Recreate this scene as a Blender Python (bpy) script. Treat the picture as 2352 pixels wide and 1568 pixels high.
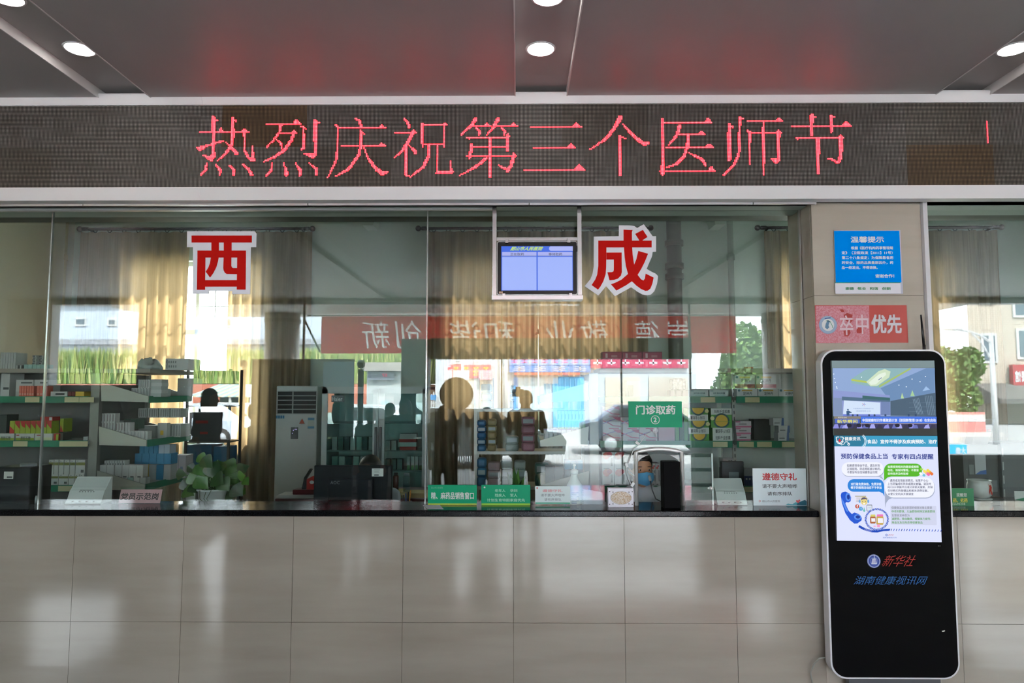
import bpy, bmesh, math, random
from mathutils import Vector, Matrix
random.seed(7)
PI = math.pi
for o in list(bpy.data.objects):
    bpy.data.objects.remove(o)
SC = bpy.context.scene
COL = SC.collection

# ------------------------------------------------------------------ camera
F_PX = 1568.0                      # focal length in pixels for a 2352x1568 frame
CAM_Z, PITCH, YAW = 1.65, math.radians(4.27), math.radians(0.5)
cam_data = bpy.data.cameras.new('camera')
cam_data.sensor_width = 36.0
cam_data.lens = F_PX / 2352 * 36.0
cam_data.clip_start = 0.02
cam_data.clip_end = 500
CAM = bpy.data.objects.new('camera', cam_data)
CAM.location = (0, 0, CAM_Z)
CAM.rotation_euler = (PI / 2 + PITCH, 0, YAW)
COL.objects.link(CAM)
SC.camera = CAM
# ------------------------------------------------------------------ sky, sun, exposure
SKY = 17.0
W = bpy.data.worlds.new('sky')
SC.world = W
W.use_nodes = True
wn = W.node_tree.nodes
wl = W.node_tree.links
wn.clear()
wo = wn.new('ShaderNodeOutputWorld')
wb = wn.new('ShaderNodeBackground')
wb.inputs[0].default_value = (0.86, 0.94, 1.0, 1)
wb.inputs[1].default_value = SKY
wl.new(wb.outputs[0], wo.inputs[0])
sd = bpy.data.lights.new('sun', 'SUN')
sd.energy = 55.0
sd.angle = math.radians(2.0)
sd.color = (1.0, 0.97, 0.93)
SUN = bpy.data.objects.new('sun', sd)
SUN.rotation_euler = (math.radians(-33), math.radians(14), 0)   # shines from behind the pharmacy
COL.objects.link(SUN)
vs = SC.view_settings
SC.display_settings.display_device = 'sRGB'
vs.view_transform = 'Standard'
vs.look = 'None'
EXPOSURE = 0.35
vs.exposure = EXPOSURE
vs.gamma = 1.0
vs.use_curve_mapping = False
cy = SC.cycles
cy.max_bounces = 8
cy.diffuse_bounces = 5
cy.glossy_bounces = 4
cy.transmission_bounces = 4
cy.transparent_max_bounces = 24
cy.caustics_reflective = False
cy.caustics_refractive = False
cy.sample_clamp_indirect = 8.0

def portal(name, x0, x1, z0, z1, y, face):
    d = bpy.data.lights.new(name, 'AREA')
    d.shape = 'RECTANGLE'
    d.size = x1 - x0
    d.size_y = z1 - z0
    d.energy = 1.0
    d.cycles.is_portal = True
    o = bpy.data.objects.new(name, d)
    o.location = ((x0 + x1) / 2, y, (z0 + z1) / 2)
    o.rotation_euler = (PI / 2, 0, PI if face > 0 else 0)   # face>0 : shines to +y
    COL.objects.link(o)

# ------------------------------------------------------------------ pixel <-> place
_R = CAM.rotation_euler.to_matrix()
YG = 4.07                           # plane of the counter glass
def at(px, py, Y):
    d = _R @ Vector(((px - 1176) / F_PX, (784 - py) / F_PX, -1.0))
    k = Y / d.y
    return Vector((d.x * k, Y, CAM_Z + d.z * k))
def X_(px, Y, py=900): return at(px, py, Y).x
def Z_(py, Y, px=1190): return at(px, py, Y).z
def refl(px, py, Y):                # a place in the hall or street that the glass shows at that pixel
    p = at(px, py, 2 * YG - Y)
    return Vector((p.x, Y, p.z))
def RX(px, Y): return refl(px, 900, Y).x
def RZ(py, Y): return refl(1190, py, Y).z
def ppm(Y): return F_PX / Y

# ------------------------------------------------------------------ materials
def lin(c):
    if isinstance(c, str):
        c = [int(c[i:i + 2], 16) for i in (0, 2, 4)]
    return tuple(((v / 255) / 12.92 if v / 255 <= 0.04045 else (((v / 255) + 0.055) / 1.055) ** 2.4) for v in c)
_M = {}
def mat(c, rough=0.5, metal=0.0, spec=0.5, name=None, alpha=None):
    key = (tuple(c) if not isinstance(c, str) else c, rough, metal, spec, alpha)
    if key in _M: return _M[key]
    m = bpy.data.materials.new(name or 'paint')
    m.use_nodes = True
    b = m.node_tree.nodes['Principled BSDF']
    b.inputs['Base Color'].default_value = lin(c) + (1,)
    b.inputs['Roughness'].default_value = rough
    b.inputs['Metallic'].default_value = metal
    b.inputs['Specular IOR Level'].default_value = spec
    if alpha is not None: b.inputs['Alpha'].default_value = alpha
    _M[key] = m
    return m
def emis(c, k=1.0, gloss=False):
    key = ('e', tuple(c) if not isinstance(c, str) else c, k, gloss)
    if key in _M: return _M[key]
    m = bpy.data.materials.new('glow')
    m.use_nodes = True
    b = m.node_tree.nodes['Principled BSDF']
    b.inputs['Base Color'].default_value = (0.01, 0.01, 0.01, 1)
    b.inputs['Roughness'].default_value = 0.08
    b.inputs['Specular IOR Level'].default_value = 0.5 if gloss else 0.0
    b.inputs['Emission Color'].default_value = lin(c) + (1,)
    b.inputs['Emission Strength'].default_value = k / 2 ** EXPOSURE
    _M[key] = m
    return m
def nodes_of(m):
    nt = m.node_tree
    return nt, nt.nodes, nt.links, nt.nodes['Principled BSDF']
def textured(name, c1, c2, scale=(1, 1, 1), nscale=3.0, rough=0.5, rough2=None, metal=0, spec=0.5, bump=0.0, detail=5, lo=0.35, hi=0.65):
    """two colours mixed by stretched noise in object space"""
    m = bpy.data.materials.new(name)
    m.use_nodes = True
    nt, n, l, b = nodes_of(m)
    tc = n.new('ShaderNodeTexCoord'); mp = n.new('ShaderNodeMapping'); nz = n.new('ShaderNodeTexNoise')
    mp.inputs['Scale'].default_value = scale
    nz.inputs['Scale'].default_value = nscale
    nz.inputs['Detail'].default_value = detail
    rp = n.new('ShaderNodeValToRGB')
    rp.color_ramp.elements[0].position = lo; rp.color_ramp.elements[0].color = lin(c1) + (1,)
    rp.color_ramp.elements[1].position = hi; rp.color_ramp.elements[1].color = lin(c2) + (1,)
    l.new(tc.outputs['Object'], mp.inputs[0]); l.new(mp.outputs[0], nz.inputs['Vector'])
    l.new(nz.outputs[0], rp.inputs[0]); l.new(rp.outputs[0], b.inputs['Base Color'])
    b.inputs['Roughness'].default_value = rough
    b.inputs['Metallic'].default_value = metal
    b.inputs['Specular IOR Level'].default_value = spec
    if rough2 is not None:
        mr = n.new('ShaderNodeMapRange'); mr.inputs[3].default_value = rough; mr.inputs[4].default_value = rough2
        l.new(nz.outputs[0], mr.inputs[0]); l.new(mr.outputs[0], b.inputs['Roughness'])
    if bump:
        bp = n.new('ShaderNodeBump'); bp.inputs['Strength'].default_value = bump; bp.inputs['Distance'].default_value = 0.01
        l.new(nz.outputs[0], bp.inputs['Height']); l.new(bp.outputs[0], b.inputs['Normal'])
    return m
def glass_mat(name, tint, f0=0.035, fade=0.6):
    m = bpy.data.materials.new(name)
    m.use_nodes = True
    nt, n, l = m.node_tree, m.node_tree.nodes, m.node_tree.links
    n.clear()
    out = n.new('ShaderNodeOutputMaterial'); mx = n.new('ShaderNodeMixShader')
    tr = n.new('ShaderNodeBsdfTransparent'); gl = n.new('ShaderNodeBsdfGlossy')
    tr.inputs[0].default_value = tint + (1,)
    gl.inputs['Roughness'].default_value = 0.0
    lw = n.new('ShaderNodeLayerWeight'); lw.inputs[0].default_value = 0.5
    pw = n.new('ShaderNodeMath'); pw.operation = 'POWER'; pw.inputs[1].default_value = 5
    ml = n.new('ShaderNodeMath'); ml.operation = 'MULTIPLY_ADD'; ml.inputs[1].default_value = fade; ml.inputs[2].default_value = f0
    l.new(lw.outputs['Facing'], pw.inputs[0]); l.new(pw.outputs[0], ml.inputs[0])
    l.new(ml.outputs[0], mx.inputs[0]); l.new(tr.outputs[0], mx.inputs[1]); l.new(gl.outputs[0], mx.inputs[2])
    l.new(mx.outputs[0], out.inputs[0])
    return m
WHITE = mat('e6e6e4', 0.5); OFFW = mat('d8d8d2', 0.5); BLACK = mat('101114', 0.35); DARK = mat('2a2d30', 0.5)
GREY = mat('8f9290', 0.5); STEEL = mat('c9c9c8', 0.22, 1.0); ALU = mat('c6c6ca', 0.38, 0.85)
SATIN = mat('b4b6b2', 0.35, 0.9)
CLEAR = glass_mat('clear_acrylic', (0.93, 0.97, 0.95), 0.04)

# ------------------------------------------------------------------ lettering (normalised to its own unit box)
_T = {}
def glyphs(s, bold=0.0):
    """bold: the outlines are laid over themselves, shifted by that part of the letter height"""
    k = (s, bold)
    if k not in _T:
        cu = bpy.data.curves.new('t', 'FONT')
        cu.body = s
        cu.resolution_u = 2
        o = bpy.data.objects.new('t', cu)
        me = o.to_mesh()
        v0 = [(v.co.x, v.co.y) for v in me.vertices]
        f0 = [tuple(p.vertices) for p in me.polygons]
        o.to_mesh_clear()
        bpy.data.objects.remove(o)
        bpy.data.curves.remove(cu)
        vs_, fs_ = [], []
        for dx, dy in ([(0, 0)] if bold <= 0 else [(-1, -1), (1, -1), (-1, 1), (1, 1)]):
            b = len(vs_)
            vs_ += [(x + dx * bold, y + dy * bold, b // max(1, len(v0))) for x, y in v0]
            fs_ += [tuple(b + i for i in f) for f in f0]
        x0 = min(v[0] for v in vs_); x1 = max(v[0] for v in vs_)
        y0 = min(v[1] for v in vs_); y1 = max(v[1] for v in vs_)
        _T[k] = ([((v[0] - x0) / (x1 - x0), (v[1] - y0) / (y1 - y0), v[2]) for v in vs_], fs_)
    return _T[k]

# ------------------------------------------------------------------ mesh builder (world coordinates)
ORG = {}
class MB:
    def __init__(self):
        self.v, self.f, self.mi, self.mats, self.sm = [], [], [], [], []
    def m(self, material):
        if material not in self.mats: self.mats.append(material)
        return self.mats.index(material)
    def add(self, vs_, fs_, material=None, smooth=False):
        b = len(self.v); k = self.m(material)
        self.v += [tuple(v) for v in vs_]
        for f in fs_:
            self.f.append(tuple(b + i for i in f)); self.mi.append(k); self.sm.append(smooth)
        return self
    def box(self, x0, x1, y0, y1, z0, z1, material=None, bev=0.0):
        if x0 > x1: x0, x1 = x1, x0
        if y0 > y1: y0, y1 = y1, y0
        if z0 > z1: z0, z1 = z1, z0
        if bev <= 0:
            return self.add([(x0, y0, z0), (x1, y0, z0), (x1, y1, z0), (x0, y1, z0), (x0, y0, z1), (x1, y0, z1), (x1, y1, z1), (x0, y1, z1)],
                            [(0, 3, 2, 1), (4, 5, 6, 7), (0, 1, 5, 4), (1, 2, 6, 5), (2, 3, 7, 6), (3, 0, 4, 7)], material)
        bm = bmesh.new()
        bmesh.ops.create_cube(bm, size=1)
        for v in bm.verts:
            v.co = Vector(((x0 + x1) / 2 + v.co.x * (x1 - x0), (y0 + y1) / 2 + v.co.y * (y1 - y0), (z0 + z1) / 2 + v.co.z * (z1 - z0)))
        bev = min(bev, (x1 - x0) * .45, (y1 - y0) * .45, (z1 - z0) * .45)
        bmesh.ops.bevel(bm, geom=bm.edges[:], offset=bev, segments=2, affect='EDGES', profile=0.5)
        bm.verts.index_update()
        self.add([v.co.copy() for v in bm.verts], [[v.index for v in f.verts] for f in bm.faces], material)
        bm.free()
        return self
    def prism(self, pts, y0, y1, material=None):
        """polygon in X-Z pushed along Y"""
        n = len(pts)
        a = sum(pts[i][0] * pts[(i + 1) % n][1] - pts[(i + 1) % n][0] * pts[i][1] for i in range(n))
        if a < 0: pts = pts[::-1]
        vs_ = [(p[0], y0, p[1]) for p in pts] + [(p[0], y1, p[1]) for p in pts]
        fs_ = [tuple(range(n)), tuple(range(2 * n - 1, n - 1, -1))] + [((i + 1) % n, i, n + i, n + (i + 1) % n) for i in range(n)]
        return self.add(vs_, fs_, material)
    def prismX(self, pts, x0, x1, material=None):
        """polygon in Y-Z pushed along X"""
        n = len(pts)
        vs_ = [(x0, p[0], p[1]) for p in pts] + [(x1, p[0], p[1]) for p in pts]
        fs_ = [tuple(range(n - 1, -1, -1)), tuple(range(n, 2 * n))] + [(i, (i + 1) % n, n + (i + 1) % n, n + i) for i in range(n)]
        return self.add(vs_, fs_, material)
    def prismZ(self, pts, z0, z1, material=None):
        n = len(pts)
        vs_ = [(p[0], p[1], z0) for p in pts] + [(p[0], p[1], z1) for p in pts]
        fs_ = [tuple(range(n - 1, -1, -1)), tuple(range(n, 2 * n))] + [(i, (i + 1) % n, n + (i + 1) % n, n + i) for i in range(n)]
        return self.add(vs_, fs_, material)
    def quad(self, a, b, c, d, material=None):
        return self.add([a, b, c, d], [(0, 1, 2, 3)], material)
    def rect(self, x0, z0, x1, z1, y, material=None):
        if x0 > x1: x0, x1 = x1, x0
        if z0 > z1: z0, z1 = z1, z0
        return self.add([(x0, y, z0), (x1, y, z0), (x1, y, z1), (x0, y, z1)], [(0, 1, 2, 3)], material)
    def poly(self, pts, y, material=None):
        n = len(pts)
        a = sum(pts[i][0] * pts[(i + 1) % n][1] - pts[(i + 1) % n][0] * pts[i][1] for i in range(n))
        if a < 0: pts = pts[::-1]
        return self.add([(p[0], y, p[1]) for p in pts], [tuple(range(n))], material)
    def disc(self, cx, cz, rx, rz, y, material=None, n=28, a0=0, a1=2 * PI):
        full = abs(a1 - a0 - 2 * PI) < 1e-6
        k = n if full else n + 1
        return self.add([(cx + rx * math.cos(a0 + (a1 - a0) * i / n), y, cz + rz * math.sin(a0 + (a1 - a0) * i / n)) for i in range(k)], [tuple(range(k))], material)
    def ring(self, cx, cz, r0, r1, y, material=None, n=32, a0=0, a1=2 * PI):
        vs_ = []
        for i in range(n + 1):
            a = a0 + (a1 - a0) * i / n
            vs_ += [(cx + r0 * math.cos(a), y, cz + r0 * math.sin(a)), (cx + r1 * math.cos(a), y, cz + r1 * math.sin(a))]
        return self.add(vs_, [(2 * i, 2 * i + 1, 2 * i + 3, 2 * i + 2) for i in range(n)], material)
    def text(self, s, x0, z0, x1, z1, y, material=None, bold=0.0, flip=False, back=False, shear=0.0):
        v, f = glyphs(s, bold)
        out = []
        for a, b, c in v:
            if flip: a, b = 1 - a, 1 - b
            a = a + shear * (b - .5)
            if back: a = 1 - a
            out.append((x0 + a * (x1 - x0), y + c * (.0002 if back else -.0002), z0 + b * (z1 - z0)))
        return self.add(out, [tuple(reversed(q)) for q in f] if back else f, material)
    def tube(self, pts, r, material=None, n=8, cap=True, closed=False):
        pts = [Vector(p) for p in pts]
        rs = r if isinstance(r, (list, tuple)) else [r] * len(pts)
        vs_, fs_ = [], []
        up = Vector((0, 0, 1))
        N = len(pts)
        for i, p in enumerate(pts):
            if closed: t = pts[(i + 1) % N] - pts[i - 1]
            else: t = pts[min(i + 1, N - 1)] - pts[max(i - 1, 0)]
            t.normalize()
            u = t.cross(up)
            if u.length < 1e-3: u = t.cross(Vector((0, 1, 0)))
            u.normalize()
            if i and u.dot(pu) < 0: u = -u
            pu = u
            w = t.cross(u)
            for k in range(n):
                a = 2 * PI * k / n
                vs_.append(p + (u * math.cos(a) + w * math.sin(a)) * rs[i])
        for i in range(N if closed else N - 1):
            j = (i + 1) % N
            for k in range(n):
                k2 = (k + 1) % n
                fs_.append((i * n + k, j * n + k, j * n + k2, i * n + k2))
        if cap and not closed:
            fs_ += [tuple(range(n)), tuple(range((N - 1) * n + n - 1, (N - 1) * n - 1, -1))]
        return self.add(vs_, fs_, material, True)
    def cyl(self, c, r, z0, z1, material=None, n=24, r1=None):
        r1 = r if r1 is None else r1
        return self.lathe(c, [(r, z0), (r1, z1)], material, n)
    def lathe(self, c, prof, material=None, n=24, smooth=True):
        """profile of (radius, height) turned about the vertical through c=(x, y)"""
        vs_, fs_ = [], []
        for r, z in prof:
            for k in range(n):
                a = 2 * PI * k / n
                vs_.append((c[0] + r * math.cos(a), c[1] + r * math.sin(a), z))
        for i in range(len(prof) - 1):
            for k in range(n):
                k2 = (k + 1) % n
                fs_.append((i * n + k, i * n + k2, (i + 1) * n + k2, (i + 1) * n + k))
        self.add(vs_, fs_, material, smooth)
        b = len(self.v) - len(vs_)
        for s0, rev in ((0, True), ((len(prof) - 1) * n, False)):
            f = [b + s0 + k for k in range(n)]
            self.f.append(tuple(f[::-1] if rev else f)); self.mi.append(self.m(material)); self.sm.append(False)
        return self
    def ball(self, c, rx, ry, rz, material=None, n=16, m_=10, rot=None):
        vs_, fs_ = [], []
        for i in range(m_ + 1):
            t = PI * i / m_
            for k in range(n):
                a = 2 * PI * k / n
                p = Vector((rx * math.sin(t) * math.cos(a), ry * math.sin(t) * math.sin(a), rz * math.cos(t)))
                if rot: p = rot @ p
                vs_.append(Vector(c) + p)
        for i in range(m_):
            for k in range(n):
                k2 = (k + 1) % n
                fs_.append((i * n + k, (i + 1) * n + k, (i + 1) * n + k2, i * n + k2))
        return self.add(vs_, fs_, material, True)
    def obj(self, name, parent=None, loc=None, merge=False):
        """one mesh object; its own origin (loc) or its thing's origin"""
        me = bpy.data.meshes.new(name)
        if parent is not None: org = ORG[parent.name]
        elif loc is not None: org = Vector(loc)
        else:
            xs = [v[0] for v in self.v]; ys = [v[1] for v in self.v]; zs = [v[2] for v in self.v]
            org = Vector(((min(xs) + max(xs)) / 2, (min(ys) + max(ys)) / 2, min(zs)))
        me.from_pydata([(v[0] - org.x, v[1] - org.y, v[2] - org.z) for v in self.v], [], self.f)
        for mm in self.mats:
            me.materials.append(mm or GREY)
        me.polygons.foreach_set('material_index', self.mi)
        me.polygons.foreach_set('use_smooth', self.sm)
        me.update()
        o = bpy.data.objects.new(name, me)
        COL.objects.link(o)
        if parent is not None: o.parent = parent
        else: o.location = org
        ORG[o.name] = org
        return o
def tag(o, label=None, cat=None, group=None, kind=None):
    if label: o['label'] = label
    if cat: o['category'] = cat
    if group: o['group'] = group
    if kind: o['kind'] = kind
    return o
def thing(name, label, cat, loc, group=None):
    o = bpy.data.objects.new(name, None)
    o.empty_display_size = 0.05
    o.location = loc
    COL.objects.link(o)
    ORG[o.name] = Vector(loc)
    return tag(o, label, cat, group)
def struct(mb, name):
    return tag(mb.obj(name), kind='structure')
ORD = ['first', 'second', 'third', 'fourth', 'fifth', 'sixth', 'seventh', 'eighth', 'ninth', 'tenth', 'eleventh', 'twelfth', 'thirteenth', 'fourteenth', 'fifteenth']
def copy_tree(o, parent=None):
    c = o.copy()
    COL.objects.link(c)
    if parent: c.parent = parent
    ORG[c.name] = ORG[o.name]
    for ch in list(o.children): copy_tree(ch, c)
    return c
# ================================================================== THE ROOM SHELL
YT, YP = 3.92, 8.0                     # tiled counter face, pharmacy back wall
CEIL, PCEIL = 3.334, 4.15
HX0, HX1, HY0 = -9.2, 10.6, -4.0       # hall
PX0, PX1 = -5.3, 9.0                   # pharmacy
T_CEIL = textured('ceiling_paint', 'a6a2a1', 'aeaaa9', (1, 1, 1), 1.2, 0.42)
T_WALL = textured('wall_paint', 'c3c8c4', 'cdd1cd', (1, 1, 1), 1.0, 0.7)
T_PWALL = textured('pharmacy_paint', 'b4c2bd', 'bccac4', (1, 1, 1), 0.8, 0.7)
T_TILE = textured('beige_polished_tile', '9f968a', 'aaa296', (0.5, 1, 3.5), 2.2, 0.07, 0.1, detail=6, spec=0.5)
T_GRAN = textured('black_granite', '08090b', '2a2c31', (1, 1, 1), 260, 0.12, detail=2, lo=0.5, hi=0.78, spec=.22)
T_FLOOR = textured('grey_floor_tile', '8f8a82', '9c978f', (1, 1, 1), 2.5, 0.08, spec=.6)
GLASS = glass_mat('counter_glass', (0.93, 0.965, 0.95), 0.05)
WPANE = glass_mat('window_glass', (0.95, 0.975, 0.965), 0.03)

# --- floors
b = MB(); b.box(HX0 - .2, HX1 + .2, HY0 - .2, YT - .32, -.12, 0, T_FLOOR); struct(b, 'floor')
b = MB(); b.box(HX0 - .2, HX1 + .2, YT - .32, YT + .1, -.12, 0, mat('2b211b', 0.2)); struct(b, 'floor_border')
b = MB(); b.box(PX0 - .2, PX1 + .2, YT + .1, YP + .2, -.12, 0, mat('8c8a84', 0.3)); struct(b, 'floor_pharmacy')

# --- hall ceiling with three recessed channels
ch = []
for a0, a1 in ((240, 360), (1182, 1302), (2134, 2259)):
    ch.append((at(a0, 214, 3.83).x, at(a1, 214, 3.83).x))
b = MB()
xs = [HX0 - .2] + [v for c in ch for v in c] + [HX1 + .2]
for i in range(0, len(xs), 2):
    b.box(xs[i], xs[i + 1], HY0 - .2, YT + .3, CEIL, CEIL + .3, T_CEIL)
for c in ch:
    b.box(c[0], c[1], HY0 - .2, YT + .3, CEIL + .05, CEIL + .3, T_CEIL)
struct(b, 'ceiling')
b = MB()
for c in ch:                            # pale edging beads of the channels
    for s, x in ((1, c[0]), (-1, c[1])):
        b.box(x, x + s * .006, HY0, YT - .02, CEIL - .003, CEIL + .05, mat('dcdad8', 0.4))
struct(b, 'trim_1')
b = MB()
for c in ch: b.box(c[0], c[1], 3.87, 3.9, CEIL - .01, CEIL + .05, mat('d6d6d2', .6))
struct(b, 'trim_9')
b = MB(); b.box(PX0 - .2, PX1 + .2, YT + .28, YP + .25, PCEIL, PCEIL + .3, T_PWALL); struct(b, 'ceiling_pharmacy')

# --- walls of the hall and the pharmacy
b = MB(); b.box(HX0 - .2, HX0, HY0 - .2, YT + .3, 0, CEIL, T_WALL); struct(b, 'wall_left')
b = MB(); b.box(HX1, HX1 + .2, HY0 - .2, YT + .3, 0, CEIL, T_WALL); struct(b, 'wall_right')
b = MB(); b.box(PX0 - .2, PX0, YT + .3, YP + .25, 0, PCEIL, textured('beige_side_wall', 'aaa89c', 'b2b0a4', (1, 1, 1), 1, 0.7)); struct(b, 'wall_side')
b = MB(); b.box(PX1, PX1 + .2, YT + .3, YP + .25, 0, PCEIL, T_PWALL); struct(b, 'wall_end')
ZH = Z_(484, YG)                        # head of the counter glazing
b = MB(); b.box(HX0, HX1, YT + .06, YT + .28, ZH, PCEIL + .3, T_PWALL); struct(b, 'wall_header')
b = MB(); b.box(HX0, -4.6, YT, YT + .28, 0, ZH, T_WALL); b.box(5.6, HX1, YT, YT + .28, 0, ZH, T_WALL); struct(b, 'wall_ends')

# back wall and its three windows
wins = [(285, 604), (1030, 1447), (1795, 2200)]
WZ0, WZ1 = 0.75, Z_(597, YP)
wx = [(X_(a, YP, 700), X_(c, YP, 700)) for a, c in wins]
b = MB()
cur = PX0 - .2
SILL = [1.1, 1.5, WZ0]  # first two sills raised, out of sight, to dim the lower curtains
for (x0, x1), WZ0 in zip(wx, SILL):
    b.box(cur, x0, YP, YP + .25, 0, PCEIL, T_PWALL)
    b.box(x0, x1, YP, YP + .25, 0, WZ0, T_PWALL)
    b.box(x0, x1, YP, YP + .25, WZ1, PCEIL, T_PWALL)
    cur = x1
b.box(cur, PX1 + .2, YP, YP + .25, 0, PCEIL, T_PWALL)
struct(b, 'wall_back')
for i, (x0, x1) in enumerate(wx):
    WZ0 = SILL[i]
    b = MB(); fr = mat('cfd2d0', 0.4); y0, y1 = YP + .1, YP + .15
    b.box(x0, x0 + .05, y0, y1, WZ0, WZ1, fr); b.box(x1 - .05, x1, y0, y1, WZ0, WZ1, fr)
    b.box(x0, x1, y0, y1, WZ0, WZ0 + .05, fr); b.box(x0, x1, y0, y1, WZ1 - .05, WZ1, fr)
    zt = Z_(760, YP)
    b.box(x0, x1, y0, y1, zt - .03, zt + .03, fr)
    n = 4
    for k in range(1, n):
        xx = x0 + (x1 - x0) * k / n
        b.box(xx - .02, xx + .02, y0, y1, WZ0, WZ1, fr)
    for k in range(n):
        xa = x0 + (x1 - x0) * (k + .5) / n
        b.box(xa - .006, xa + .006, y0 + .02, y1 - .02, zt, WZ1, fr)
    b.box(x0, x1, y0 + .02, y1 - .02, Z_(700, YP) - .006, Z_(700, YP) + .006, fr)
    b.box(x0 + .04, x1 - .04, y0 + .022, y0 + .028, WZ0 + .04, WZ1 - .04, WPANE)
    struct(b, 'window_%d' % (i + 1))
    portal('daylight_rear_%d' % i, x0, x1, WZ0, WZ1, YP + .3, -1)

# haunches under the pharmacy beams, faint pilaster and pipes
b = MB()
for px in (848, 1650):
    xa = X_(px - 26, 7.8, 500); xb = X_(px + 26, 7.8, 500); z0 = Z_(520, 7.8)
    b.prism([(xa, z0 + .35), (xa + .07, z0), (xb - .07, z0), (xb, z0 + .35)], 7.72, YP, T_PWALL)
struct(b, 'trim_2')

# --- counter front: beige tiles with dark joints
ZC0, ZC1 = Z_(1187, 3.885), Z_(1172, 3.885)       # worktop underside / top
PLX0, PLX1 = at(1862, 470, YT).x, at(2112, 470, YT).x
def tiles(b, x0, x1, z0, z1, xj, zj, y, mtl, depth=.02, gap=.001):
    xj = [x0] + sorted(v for v in xj if x0 < v < x1) + [x1]
    zj = [z0] + sorted(v for v in zj if z0 < v < z1) + [z1]
    for i in range(len(xj) - 1):
        for k in range(len(zj) - 1):
            b.box(xj[i] + gap, xj[i + 1] - gap, y, y + depth, zj[k] + gap, zj[k + 1] - gap, mtl)
tw = (at(1687, 1187, YT).x - at(173, 1187, YT).x) / 6
tx0 = at(173, 1187, YT).x
xj = [tx0 + tw * k for k in range(-8, 14)]
zjt = Z_(1430, YT)
JOINT = mat('6a6054', 0.8)
b = MB()
b.box(-4.6, 5.6, YT + .018, YT + .2, 0, ZC0 - .001, JOINT)
tiles(b, -4.6, 5.6, .0, ZC0, xj, [zjt], YT, T_TILE)
struct(b, 'wall_counter')
b = MB(); b.box(-4.6, 5.6, YT - .006, YT, 0, .008, mat('3a2d25', 0.5)); struct(b, 'baseboard_counter')
# tiled pillar
T_TILE_LIT = textured('pillar_tile_lit', 'b8afa1', 'c3bbae', (0.5, 1, 3.5), 2.2, 0.06, 0.09, detail=6, spec=0.5)  # counter tile in paler tones: the stronger light up here put into colour
b = MB()
b.box(PLX0 + .018, PLX1 - .005, YT + .018, YT + .34, 0, ZH + .1, JOINT)
zp = [Z_(680, YT), zjt, ZC0]
tiles(b, PLX0, PLX1, 0, ZH + .1, [], zp, YT - .004, T_TILE_LIT)
zz = [0] + sorted(zp) + [ZH + .1]
for k in range(len(zz) - 1):
    b.box(PLX0, PLX0 + .02, YT + .018, YT + .34, zz[k] + .001, zz[k + 1] - .001, T_TILE_LIT)
struct(b, 'pillar')
b = MB(); b.box(PLX1 + .001, PLX1 + .026, YT - .03, YG + .06, ZC1, ZH + .1, mat('dedee2', 0.3)); struct(b, 'trim_3')

# soffit strip and aluminium edge under the sign
b = MB()
SO = mat('66625e', 0.5)
js = [-4.6] + [at(p, 470, 3.95).x for p in (213, 718, 1215, 1718)] + [5.6]
for i in range(len(js) - 1):
    b.box(js[i] + .003, js[i + 1] - .003, 3.80, YG + .12, Z_(459, 3.8) + .012, Z_(459, 3.8) + .03, SO)
struct(b, 'trim_4')
b = MB()
for i in range(len(js) - 1):
    x1 = min(js[i + 1], PLX0 + .01) if js[i] < PLX0 else js[i + 1]
    b.box(js[i] + .003, x1 - .003, 3.86, 3.872, Z_(471, 3.866), Z_(461, 3.866), ALU)
struct(b, 'trim_5')
b = MB(); b.box(-4.6, at(1138, 476, 4.0).x, 4.0, 4.03, Z_(481, 4.0), Z_(475, 4.0), mat('e4e4e6', 0.35)); struct(b, 'trim_6')
b = MB(); b.box(-4.6, 5.6, YG + .13, YG + .3, Z_(493, YG + .13), Z_(480, YG + .13) + .05, mat('5d625f', 0.6)); struct(b, 'trim_7')

# --- counter glazing
ZG0 = ZC1 - .004
gx = [-4.6, at(118, 560, YG).x, at(982, 560, YG).x, PLX0]
HXA, HXB = at(1459, 1100, YG).x, at(1569, 1100, YG).x       # service hatch
def arch_z(x):
    u = (x - (HXA + HXB) / 2) / ((HXB - HXA) / 2)
    return Z_(1036, YG) + (Z_(1029, YG) - Z_(1036, YG)) * (1 - u * u)
for i in range(2):
    b = MB(); b.box(gx[i] + .001, gx[i + 1] - .001, YG, YG + .01, ZG0, ZH, GLASS); struct(b, 'window_%d' % (4 + i))
b = MB()
N = 14
hole = [(HXA + (HXB - HXA) * k / N, arch_z(HXA + (HXB - HXA) * k / N)) for k in range(N + 1)]
b.prism([(gx[2] + .001, ZG0), (HXA, ZG0)] + hole + [(HXB, ZG0), (gx[3] - .001, ZG0), (gx[3] - .001, ZH), (gx[2] + .001, ZH)], YG, YG + .01, GLASS)
struct(b, 'window_6')
b = MB(); b.box(PLX1 + .03, 5.6, YG, YG + .01, ZG0, ZH, GLASS); struct(b, 'window_7')
# polished glass edges at the joints
b = MB()
for x in (gx[1], gx[2]):
    b.box(x - .004, x + .004, YG - .003, YG + .012, ZG0, ZH, mat('a9b0ac', 0.15, 0.6))
b.box(gx[3] - .012, gx[3] - .004, YG - .006, YG + .014, ZG0, ZH, SATIN)
struct(b, 'trim_8')

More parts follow.
